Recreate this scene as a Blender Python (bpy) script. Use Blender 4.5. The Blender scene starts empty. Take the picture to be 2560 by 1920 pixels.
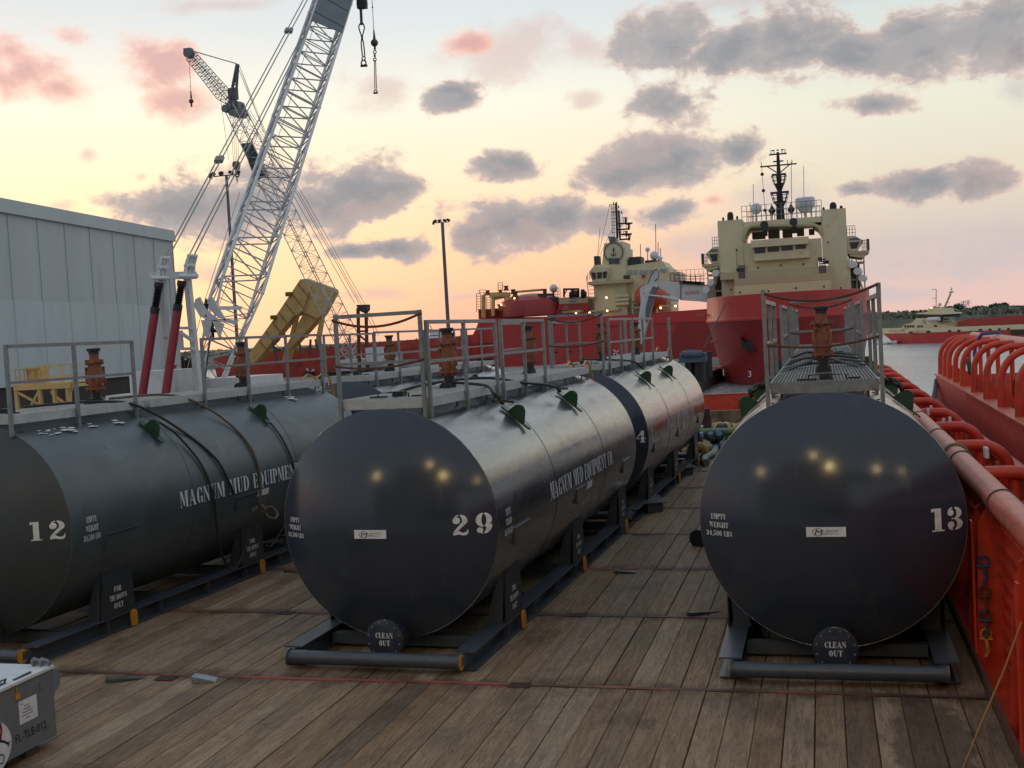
import bpy, math, random
import numpy as np
from mathutils import Vector, Matrix
random.seed(7)
PI = math.pi
rad = math.radians
sc = bpy.context.scene
col = sc.collection

# ------------------------------------------------------------------ camera
# world frame: the deck is z = 0, y runs forward along the ship, x to starboard
CAMH = 4.15
FPX = 2850.0                       # focal length in pixels of a 2560 wide frame
AX_R = Vector((0.96370, 0.26136, -0.05490))
AX_D = Vector((-0.04190, -0.05510, -0.99760))
AX_F = AX_R.cross(AX_D).normalized()
AX_D = AX_F.cross(AX_R).normalized()
AX_R.normalize()
def calib():
    global AX_R, AX_D, AX_F
    vx, vy, rho = 2053 - 1280, 794 - 960, 0.042
    fy = Vector((vx, vy, FPX)).normalized()
    up0 = Vector((0, -1, 0)); up0 = (up0 - fy * up0.dot(fy)).normalized()
    r0 = fy.cross(up0)
    if r0.x < 0: r0 = -r0
    rt = math.cos(rho) * r0 + math.sin(rho) * up0
    up = -math.sin(rho) * r0 + math.cos(rho) * up0
    AX_R = Vector((rt.x, fy.x, up.x)); AX_D = Vector((rt.y, fy.y, up.y)); AX_F = Vector((rt.z, fy.z, up.z))
calib()
cam_d = bpy.data.cameras.new('camera')
cam_d.sensor_width = 36.0
cam_d.lens = FPX / 2560 * 36.0
cam_d.clip_start = 0.1
cam_d.clip_end = 9000
cam = bpy.data.objects.new('camera', cam_d)
col.objects.link(cam)
m3 = Matrix((AX_R, -AX_D, -AX_F)).transposed()
cam.matrix_world = Matrix.Translation((0, 0, CAMH)) @ m3.to_4x4()
sc.camera = cam

def ray(px, py):
    return AX_R * ((px - 1280) / FPX) + AX_D * ((py - 960) / FPX) + AX_F
def W(px, py, Y):
    """point of the world plane y = Y seen at a photograph position"""
    d = ray(px, py)
    return Vector((0, 0, CAMH)) + d * (Y / d.y)
def WZ(px, py, z):
    d = ray(px, py)
    return Vector((0, 0, CAMH)) + d * ((z - CAMH) / d.z)

def lin(c):
    return tuple(((v / 255) / 12.92 if v / 255 <= 0.04045 else ((v / 255 + 0.055) / 1.055) ** 2.4) for v in c)

# ------------------------------------------------------------------ render look
sc.view_settings.view_transform = 'Standard'
sc.view_settings.look = 'None'
sc.view_settings.exposure = 0.14
sc.view_settings.gamma = 1.0
try:
    sc.cycles.max_bounces = 6
    sc.cycles.diffuse_bounces = 3
    sc.cycles.glossy_bounces = 3
    sc.cycles.transparent_max_bounces = 6
    sc.cycles.caustics_reflective = False
    sc.cycles.caustics_refractive = False
    sc.cycles.sample_clamp_indirect = 4.0
    sc.cycles.use_denoising = True
except Exception:
    pass

# ------------------------------------------------------------------ node helper
class NG:
    def __init__(s, tree):
        s.t = tree
    def n(s, kind, **kw):
        nd = s.t.nodes.new(kind)
        for k, v in kw.items():
            setattr(nd, k, v)
        return nd
    def put(s, inp, v):
        if isinstance(v, bpy.types.NodeSocket):
            s.t.links.new(v, inp)
        elif v is not None:
            inp.default_value = v
    def m(s, op, a, b=None, c=None, clamp=False):
        nd = s.n('ShaderNodeMath', operation=op, use_clamp=clamp)
        s.put(nd.inputs[0], a); s.put(nd.inputs[1], b)
        if c is not None: s.put(nd.inputs[2], c)
        return nd.outputs[0]
    def v(s, op, a, b=None, out=0):
        nd = s.n('ShaderNodeVectorMath', operation=op)
        s.put(nd.inputs[0], a)
        if b is not None: s.put(nd.inputs[1], b)
        return nd.outputs[out]
    def scale(s, a, k):
        nd = s.n('ShaderNodeVectorMath', operation='SCALE')
        s.put(nd.inputs[0], a); s.put(nd.inputs['Scale'], k)
        return nd.outputs[0]
    def noise(s, vec, scale=5.0, detail=3.0, rough=0.55, out=0, dist=0.0):
        nd = s.n('ShaderNodeTexNoise')
        s.put(nd.inputs['Vector'], vec); s.put(nd.inputs['Scale'], scale)
        s.put(nd.inputs['Detail'], detail); s.put(nd.inputs['Roughness'], rough); s.put(nd.inputs['Distortion'], dist)
        return nd.outputs[out]
    def ramp(s, fac, stops, interp='LINEAR'):
        nd = s.n('ShaderNodeValToRGB')
        cr = nd.color_ramp; cr.interpolation = interp
        while len(cr.elements) < len(stops): cr.elements.new(0.5)
        for e, (p, c) in zip(cr.elements, stops):
            e.position = p; e.color = tuple(c)[:3] + (1.0,)
        s.put(nd.inputs[0], fac)
        return nd.outputs[0]
    def mix(s, fac, a, b, mode='MIX'):
        nd = s.n('ShaderNodeMix', data_type='RGBA', blend_type=mode)
        s.put(nd.inputs[0], fac)
        s.put(nd.inputs[6], a if isinstance(a, bpy.types.NodeSocket) else tuple(a)[:3] + (1.0,))
        s.put(nd.inputs[7], b if isinstance(b, bpy.types.NodeSocket) else tuple(b)[:3] + (1.0,))
        return nd.outputs[2]
    def step(s, x, a, b, to0=0.0, to1=1.0):
        nd = s.n('ShaderNodeMapRange', interpolation_type='SMOOTHSTEP')
        s.put(nd.inputs[0], x); nd.inputs[1].default_value = a; nd.inputs[2].default_value = b
        nd.inputs[3].default_value = to0; nd.inputs[4].default_value = to1
        return nd.outputs[0]
    def mapping(s, vec, sc_=(1, 1, 1), loc=(0, 0, 0)):
        nd = s.n('ShaderNodeMapping')
        s.put(nd.inputs[0], vec); nd.inputs[1].default_value = loc; nd.inputs[3].default_value = sc_
        return nd.outputs[0]

# ------------------------------------------------------------------ sky
def azel(px, py):
    d = ray(px, py).normalized()
    return math.atan2(d.x, d.y), math.asin(d.z)
def build_sky():
    w = bpy.data.worlds.new('World'); sc.world = w
    w.use_nodes = True
    w.node_tree.nodes.clear()
    g = NG(w.node_tree)
    tc = g.n('ShaderNodeTexCoord')
    d = g.v('NORMALIZE', tc.outputs['Generated'])
    sx = g.n('ShaderNodeSeparateXYZ'); g.put(sx.inputs[0], d)
    az = g.m('ARCTAN2', sx.outputs[0], sx.outputs[1])
    el = g.m('ARCSINE', sx.outputs[2])
    # clear sky: warm afterglow ahead on the left, cool and mauve to the right and behind
    deg = 180 / PI
    eld = g.m('MULTIPLY', el, deg / 60)          # 0..1 for 0..60 degrees
    def stops(l): return [(max(0.0, e / 60), lin(c)) for e, c in l]
    warm = g.ramp(eld, stops([(0, (224, 158, 148)), (1.6, (237, 172, 150)), (3.4, (247, 192, 155)), (5.2, (249, 207, 168)),
                              (8, (249, 227, 196)), (11.5, (240, 236, 220)), (15, (216, 221, 222)), (18, (204, 211, 217)), (60, (165, 180, 200))]))
    cool = g.ramp(eld, stops([(0, (222, 188, 180)), (1.5, (216, 188, 182)), (3.5, (202, 188, 184)), (6, (220, 208, 188)),
                              (10, (226, 224, 206)), (14, (208, 216, 212)), (20, (190, 202, 208)), (60, (165, 178, 198))]))
    back = g.ramp(eld, stops([(0, (158, 158, 164)), (5, (172, 170, 174)), (14, (170, 174, 182)), (60, (160, 172, 186))]))
    f1 = g.step(az, rad(-15), rad(5))
    aaz = g.m('ABSOLUTE', g.m('ADD', az, rad(22)))
    f2 = g.step(aaz, rad(50), rad(120))
    sky = g.mix(f2, g.mix(f1, warm, cool), back)
    # glow round the place where the sun has gone down
    gl = g.m('MULTIPLY', g.step(g.m('ABSOLUTE', g.m('ADD', az, rad(38))), rad(34), 0.0), g.step(el, rad(16), rad(3)))
    sky = g.mix(g.m('MULTIPLY', gl, 0.35), sky, lin((255, 238, 196)), 'MIX')
    # atmosphere model for the part of the light that comes from high up
    nis = g.n('ShaderNodeTexSky', sky_type='NISHITA', sun_disc=False)
    nis.sun_elevation = rad(3); nis.sun_rotation = rad(-38)
    sky = g.mix(1.0, sky, g.mix(1.0, nis.outputs[0], (0.012, 0.012, 0.012), 'MULTIPLY'), 'ADD')
    # clouds: banks at their own bearings and heights above the horizon
    p = g.n('ShaderNodeCombineXYZ'); g.put(p.inputs[0], az); g.put(p.inputs[1], el)
    wob = g.noise(p.outputs[0], 9.0, 2.0, 0.5, out=1)
    pw = g.v('ADD', p.outputs[0], g.scale(g.v('SUBTRACT', wob, (0.5, 0.5, 0.5)), 0.030))
    k = 1.1573
    def chain(blobs):
        acc = None
        for (cx, cy, rx, ry) in blobs:
            a, e = azel(cx * k, cy * k)
            s_ = k / FPX
            q = g.v('DIVIDE', g.v('SUBTRACT', pw, (a, e, 0)), (rx * s_, ry * s_, 1))
            b = g.m('SUBTRACT', 1.0, g.v('LENGTH', q, out=1))
            acc = b if acc is None else g.m('SMOOTH_MAX', acc, b, 0.25)
        return acc
    grey = chain([(1450, 78, 150, 75), (1565, 115, 175, 70), (1705, 95, 150, 80), (1850, 118, 170, 60), (1990, 92, 140, 90), (2140, 60, 170, 110),
                  (985, 212, 85, 48), (1440, 222, 105, 66), (1882, 222, 95, 36), (1095, 372, 105, 44),
                  (1440, 362, 190, 72), (1330, 390, 110, 40), (1600, 330, 60, 55), (770, 402, 160, 90), (700, 440, 150, 85), (850, 400, 80, 48),
                  (400, 445, 190, 75), (530, 440, 170, 95), (1095, 482, 180, 68), (1215, 465, 95, 55), (1035, 502, 100, 52), (1300, 470, 75, 48),
                  (850, 530, 110, 38), (770, 546, 70, 26), (1452, 462, 100, 36), (2020, 400, 180, 50), (2110, 402, 100, 42), (1860, 415, 80, 26)])
    faint = chain([(1600, 8, 330, 34), (1110, 105, 200, 85), (1250, 100, 110, 50), (820, 185, 110, 60), (1265, 212, 45, 26), (2060, 560, 260, 80),
                   (1690, 440, 150, 66), (1520, 528, 120, 42), (190, 320, 30, 24), (115, 435, 60, 18), (205, 430, 24, 14), (820, 636, 90, 20),
                   (1000, 626, 70, 14), (770, 645, 80, 14), (460, 585, 70, 30), (2190, 200, 60, 50), (430, 235, 70, 34), (1900, 640, 300, 26), (470, 6, 160, 26)])
    pink = chain([(55, 152, 125, 76), (135, 190, 95, 52), (20, 110, 70, 54), (340, 128, 90, 80), (385, 205, 100, 48), (300, 90, 66, 50), (145, 72, 60, 30),
                  (1430, 318, 70, 22), (2190, 100, 60, 40), (1010, 80, 70, 40), (1540, 440, 45, 24)])
    sq = g.mapping(d, (1, 1, 1.55))
    wv = g.noise(sq, 11.0, 3.0, 0.55, out=1)
    sw = g.v('ADD', sq, g.scale(g.v('SUBTRACT', wv, (0.5, 0.5, 0.5)), 0.040))
    n1 = g.noise(sw, 17.0, 10.0, 0.63)
    n1s = g.noise(g.v('ADD', sw, (-0.014, 0.004, 0.016)), 19.0, 4.0, 0.60)      # the same billows a little towards the light
    n2 = g.noise(sw, 58.0, 6.0, 0.62)
    nn = g.m('ADD', g.m('MULTIPLY', g.m('SUBTRACT', n1, 0.5), 2.0), g.m('ADD', 0.06, g.m('MULTIPLY', g.m('SUBTRACT', n2, 0.5), 0.62)))
    lit = g.step(g.m('SUBTRACT', n1, n1s), -0.10, 0.13)
    dg = g.m('ADD', grey, nn); df = g.m('ADD', faint, nn); dp = g.m('ADD', pink, nn)
    gcol = g.ramp(g.step(dg, 0.0, 0.95), [(0.0, lin((242, 208, 188))), (0.22, lin((206, 184, 176))), (0.48, lin((172, 165, 164))), (1.0, lin((141, 143, 149)))])
    gcol = g.mix(g.m('MULTIPLY', lit, 0.26), gcol, g.mix(g.step(el, rad(3), rad(14)), lin((232, 186, 170)), lin((204, 196, 192))))
    fcol = g.mix(f1, lin((214, 186, 178)), lin((194, 186, 188)))
    pcol = g.ramp(g.step(dp, 0.0, 1.1), [(0.0, lin((250, 222, 200))), (0.35, lin((246, 198, 180))), (0.75, lin((234, 178, 166))), (1.0, lin((214, 164, 158)))])
    sky = g.mix(g.step(df, 0.05, 1.0, 0, 0.62), sky, fcol)
    sky = g.mix(g.step(dp, -0.05, 0.85, 0, 0.82), sky, pcol)
    sky = g.mix(g.step(dg, 0.07, 0.44, 0, 0.95), sky, gcol)
    bg = g.n('ShaderNodeBackground'); g.put(bg.inputs[0], sky); bg.inputs[1].default_value = 1.0
    out = g.n('ShaderNodeOutputWorld'); w.node_tree.links.new(bg.outputs[0], out.inputs[0])
    try:
        w.cycles.sampling_method = 'MANUAL'; w.cycles.sample_map_resolution = 512
    except Exception:
        pass
build_sky()
sun_d = bpy.data.lights.new('sun', 'SUN')
sun_d.energy = 0.3; sun_d.angle = rad(12); sun_d.color = (1.0, 0.72, 0.52)
sun = bpy.data.objects.new('sun', sun_d); col.objects.link(sun)
sdir = Vector((math.sin(rad(-38)) * math.cos(rad(4)), math.cos(rad(-38)) * math.cos(rad(4)), math.sin(rad(4))))
sun.rotation_euler = sdir.to_track_quat('Z', 'Y').to_euler()

# ------------------------------------------------------------------ materials
MATS = {}
def mat(name, color, rough=0.6, metal=0.0, var=0.10, scale=3.0, stain=None, stain_amt=0.0, stain_scale=2.0, bump=0.0, bscale=30.0,
        spec=0.5, coat=None, emit=None, estr=0.0, stretch=(1, 1, 1), rvar=0.12):
    if name in MATS: return MATS[name]
    m = bpy.data.materials.new(name); m.use_nodes = True
    g = NG(m.node_tree); b = m.node_tree.nodes['Principled BSDF']
    tc = g.n('ShaderNodeTexCoord').outputs['Object']
    vec = g.mapping(tc, stretch)
    n = g.noise(vec, scale, 5, 0.6)
    c = lin(color)
    dark = tuple(v * (1 - var * 1.6) for v in c); light = tuple(min(1, v * (1 + var)) for v in c)
    cc = g.ramp(n, [(0.3, dark), (0.7, light)])
    if stain is not None:
        sn = g.noise(vec, stain_scale, 8, 0.68)
        cc = g.mix(g.step(sn, 0.62 - 0.25 * stain_amt, 0.72, 0, 0.9), cc, lin(stain))
    g.put(b.inputs['Base Color'], cc)
    g.put(b.inputs['Roughness'], g.m('ADD', rough - rvar / 2, g.m('MULTIPLY', g.noise(vec, scale * 2.3, 4, 0.6), rvar)))
    b.inputs['Metallic'].default_value = metal
    b.inputs['Specular IOR Level'].default_value = spec
    if bump:
        bn = g.n('ShaderNodeBump'); bn.inputs['Strength'].default_value = bump; bn.inputs['Distance'].default_value = 0.02
        g.put(bn.inputs['Height'], g.noise(vec, bscale, 4, 0.6)); g.put(b.inputs['Normal'], bn.outputs[0])
    if coat:
        cn = g.noise(g.mapping(tc, (1.2, .45, 1.2)), 2.2, 8, .68)
        fn_ = g.noise(g.mapping(tc, (9, .8, 9)), 1.6, 5, .65)
        g.put(b.inputs['Coat Weight'], g.step(g.m('ADD', cn, g.m('MULTIPLY', g.m('SUBTRACT', fn_, .5), .35)), .30, .56, coat[0] * .6, coat[0]))
        g.put(b.inputs['Coat Roughness'], g.step(cn, .35, .65, coat[1] * .8, coat[1] * 1.9))
        fb = g.n('ShaderNodeBump')
        fb.inputs['Strength'].default_value = .06
        fb.inputs['Distance'].default_value = .02
        g.put(fb.inputs['Height'], fn_)
        g.put(b.inputs['Coat Normal'], fb.outputs[0])
        b.inputs['Coat IOR'].default_value = coat[2]
    if emit is not None:
        b.inputs['Emission Color'].default_value = lin(emit) + (1,); b.inputs['Emission Strength'].default_value = estr
    MATS[name] = m
    return m

# ------------------------------------------------------------------ mesh builder
ROOT = {}
class MB:
    def __init__(s): s.v = []; s.f = []
    def add(s, vs, fs):
        o = len(s.v); s.v += [Vector(x) for x in vs]; s.f += [tuple(i + o for i in f) for f in fs]; return s
    def box(s, c, size, rot=None):
        c = Vector(c); hx, hy, hz = (x / 2 for x in size)
        vs = [Vector((x, y, z)) for x in (-hx, hx) for y in (-hy, hy) for z in (-hz, hz)]
        if rot is not None: vs = [rot @ q for q in vs]
        return s.add([c + q for q in vs], [(0, 1, 3, 2), (4, 6, 7, 5), (0, 4, 5, 1), (2, 3, 7, 6), (0, 2, 6, 4), (1, 5, 7, 3)])
    def b2(s, a, b):
        a = Vector(a); b = Vector(b)
        return s.box((a + b) / 2, (abs(a.x - b.x), abs(a.y - b.y), abs(a.z - b.z)))
    def bar(s, p, q, w, h=None, up=(0, 0, 1)):
        p = Vector(p); q = Vector(q); h = h or w
        d = (q - p).normalized(); u = Vector(up)
        if abs(d.dot(u)) > 0.98: u = Vector((0, 1, 0))
        r = d.cross(u).normalized(); u = r.cross(d)
        vs = [e + r * (sx * w / 2) + u * (sz * h / 2) for e in (p, q) for sx, sz in ((-1, -1), (1, -1), (1, 1), (-1, 1))]
        return s.add(vs, [(3, 2, 1, 0), (4, 5, 6, 7), (0, 1, 5, 4), (1, 2, 6, 5), (2, 3, 7, 6), (3, 0, 4, 7)])
    def tube(s, pts, r, n=8, caps=True):
        pts = [Vector(p) for p in pts]; rs = r if isinstance(r, (list, tuple)) else [r] * len(pts)
        t0 = (pts[1] - pts[0]).normalized()
        u = Vector((0, 0, 1)) if abs(t0.z) < 0.9 else Vector((1, 0, 0))
        nrm = (u - t0 * u.dot(t0)).normalized()
        o = len(s.v); vs = []
        for i, p in enumerate(pts):
            if i == 0: t = t0
            elif i == len(pts) - 1: t = (pts[i] - pts[i - 1]).normalized()
            else: t = ((pts[i + 1] - p).normalized() + (p - pts[i - 1]).normalized()).normalized()
            nrm = (nrm - t * nrm.dot(t)).normalized(); bn = t.cross(nrm)
            for j in range(n):
                a = 2 * PI * j / n
                vs.append(p + (nrm * math.cos(a) + bn * math.sin(a)) * rs[i])
        fs = []
        for i in range(len(pts) - 1):
            for j in range(n):
                a = i * n + j; b = i * n + (j + 1) % n
                fs.append((a, b, b + n, a + n))
        if caps:
            fs.append(tuple(range(n - 1, -1, -1))); fs.append(tuple(range((len(pts) - 1) * n, len(pts) * n)))
        return s.add(vs, fs)
    def lathe(s, prof, n=24, base=(0, 0, 0), axis=(0, 0, 1), caps=True):
        """prof: (radius, height) pairs from bottom to top"""
        base = Vector(base); ax = Vector(axis).normalized()
        u = Vector((1, 0, 0)) if abs(ax.x) < 0.9 else Vector((0, 0, 1))
        u = (u - ax * u.dot(ax)).normalized(); w = ax.cross(u)
        vs = []; fs = []
        for r, h in prof:
            for j in range(n):
                a = 2 * PI * j / n
                vs.append(base + ax * h + (u * math.cos(a) + w * math.sin(a)) * r)
        for i in range(len(prof) - 1):
            for j in range(n):
                a = i * n + j; b = i * n + (j + 1) % n
                fs.append((a, b, b + n, a + n))
        if caps:
            if prof[0][0] > 1e-4: fs.append(tuple(range(n - 1, -1, -1)))
            if prof[-1][0] > 1e-4: fs.append(tuple(range((len(prof) - 1) * n, len(prof) * n)))
        return s.add(vs, fs)
    def cyl(s, p, q, r, n=16, r2=None):
        p = Vector(p); q = Vector(q); L = (q - p).length
        return s.lathe([(r, 0), (r if r2 is None else r2, L)], n, p, q - p)
    def ball(s, c, r, n=16, zs=1.0):
        prof = [(max(1e-5, r * math.sin(PI * i / (n // 2))), -r * zs * math.cos(PI * i / (n // 2))) for i in range(n // 2 + 1)]
        return s.lathe(prof, n, c, caps=False)
    def prism(s, poly, off):
        """flat polygon (3d points) pushed along off"""
        off = Vector(off); n = len(poly); P = [Vector(p) for p in poly]
        vs = P + [p + off for p in P]
        return s.add(vs, [tuple(range(n - 1, -1, -1)), tuple(range(n, 2 * n))] + [(i, (i + 1) % n, (i + 1) % n + n, i + n) for i in range(n)])
    def quad(s, a, b, c, d): return s.add([a, b, c, d], [(0, 1, 2, 3)])
    def torus(s, c, R, r, axis=(0, 1, 0), n=24, m=8):
        c = Vector(c); ax = Vector(axis).normalized(); u = Vector((1, 0, 0)) if abs(ax.x) < .9 else Vector((0, 0, 1))
        u = (u - ax * u.dot(ax)).normalized(); w = ax.cross(u); vs = []; fs = []
        for i in range(n):
            a = 2 * PI * i / n; e = u * math.cos(a) + w * math.sin(a)
            for j in range(m):
                b = 2 * PI * j / m; vs.append(c + e * (R + r * math.cos(b)) + ax * (r * math.sin(b)))
        for i in range(n):
            for j in range(m):
                fs.append((i * m + j, i * m + (j + 1) % m, ((i + 1) % n) * m + (j + 1) % m, ((i + 1) % n) * m + j))
        return s.add(vs, fs)
    def mesh(s, name, m, off=None, smooth=35):
        me = bpy.data.meshes.new(name)
        me.from_pydata([tuple(v - off) if off is not None else tuple(v) for v in s.v], [], s.f)
        import bmesh
        bm = bmesh.new(); bm.from_mesh(me); bmesh.ops.recalc_face_normals(bm, faces=bm.faces); bm.to_mesh(me); bm.free()
        me.materials.append(m)
        if smooth:
            for p in me.polygons: p.use_smooth = True
            me.set_sharp_from_angle(angle=rad(smooth))
        return me
    def split(s):
        """builders of the pieces that lie apart from one another"""
        n = len(s.v); par = list(range(n))
        def find(a):
            while par[a] != a: par[a] = par[par[a]]; a = par[a]
            return a
        for f in s.f:
            r = find(f[0])
            for i in f[1:]: par[find(i)] = r
        roots = {}
        for i in range(n): roots.setdefault(find(i), []).append(i)
        isl = list(roots.values()); k = len(isl)
        if k < 2 or k > 700: return [s]
        P = np.array([tuple(v) for v in s.v])
        lo = np.array([P[i].min(0) for i in isl]); hi = np.array([P[i].max(0) for i in isl]); size = (hi - lo).max(1)
        gap = np.maximum(0, np.maximum(lo[:, None] - hi[None], lo[None] - hi[:, None]))
        near = np.sqrt((gap ** 2).sum(2)) <= np.maximum(.018, .48 * np.maximum(size[:, None], size[None]))
        comp = [-1] * k; c = 0
        for i in range(k):
            if comp[i] >= 0: continue
            st = [i]; comp[i] = c
            while st:
                a = st.pop()
                for b_ in np.nonzero(near[a])[0]:
                    if comp[b_] < 0: comp[b_] = c; st.append(int(b_))
            c += 1
        if c == 1: return [s]
        which = {}
        for i, ids in enumerate(isl):
            for v in ids: which[v] = comp[i]
        out = [MB() for _ in range(c)]; new = {}
        for v in range(n): q = out[which[v]]; new[v] = len(q.v); q.v.append(s.v[v])
        for f in s.f: out[which[f[0]]].f.append(tuple(new[i] for i in f))
        return out
    def build(s, name, m, parent=None, local=False, smooth=35, **tg):
        if parent is not None:
            ps = s.split()
            if len(ps) > 1: return [q.build1(name, m, parent, local, smooth) for q in ps][0]
        return s.build1(name, m, parent, local, smooth, **tg)
    def build1(s, name, m, parent=None, local=False, smooth=35, **tg):
        off = None
        if parent is not None and not local: off = ROOT[parent.name]
        o = bpy.data.objects.new(name, s.mesh(name, m, off, smooth)); col.objects.link(o)
        if parent is not None:
            o.parent = parent; ROOT[o.name] = ROOT[parent.name]
        else:
            ROOT[o.name] = Vector((0, 0, 0))
        if tg: tag(o, **tg)
        return o
def tag(o, label=None, cat=None, group=None, kind=None):
    if label: o['label'] = label
    if cat: o['category'] = cat
    if group: o['group'] = group
    if kind: o['kind'] = kind
    return o
def thing(name, label, cat, loc=(0, 0, 0), rotz=0.0, group=None):
    o = bpy.data.objects.new(name, None); o.empty_display_size = 0.3; col.objects.link(o)
    o.location = loc; o.rotation_euler = (0, 0, rotz); ROOT[o.name] = Vector(loc)
    return tag(o, label, cat, group)
def copy_tree(o, parent=None):
    c = o.copy(); col.objects.link(c)
    if parent is not None: c.parent = parent
    ROOT[c.name] = ROOT.get(o.name, Vector((0, 0, 0)))
    for ch in list(o.children): copy_tree(ch, c)
    return c
def sag(p, q, drop, n=10):
    p = Vector(p); q = Vector(q)
    return [p.lerp(q, i / n) - Vector((0, 0, drop * 4 * (i / n) * (1 - i / n))) for i in range(n + 1)]

# ------------------------------------------------------------------ lettering (stencil slab face drawn as polygons)
def R_(x0, y0, x1, y1): return [(x0, y0), (x1, y0), (x1, y1), (x0, y1)]
def arc(cx, cy, rxo, ryo, rxi, ryi, a0, a1, n=8):
    o = [(cx + rxo * math.cos(rad(a0 + (a1 - a0) * i / n)), cy + ryo * math.sin(rad(a0 + (a1 - a0) * i / n))) for i in range(n + 1)]
    i_ = [(cx + rxi * math.cos(rad(a0 + (a1 - a0) * i / n)), cy + ryi * math.sin(rad(a0 + (a1 - a0) * i / n))) for i in range(n + 1)]
    return [[o[k], o[k + 1], i_[k + 1], i_[k]] for k in range(n)]
def stem(x, w=0.24, y0=0, y1=1):
    return [R_(x, y0 + .065, x + w, y1 - .065), R_(x - .06, y0, x + w + .06, y0 + .06), R_(x - .06, y1 - .06, x + w + .06, y1)]
BO = (.12, .34, .44)
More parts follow.
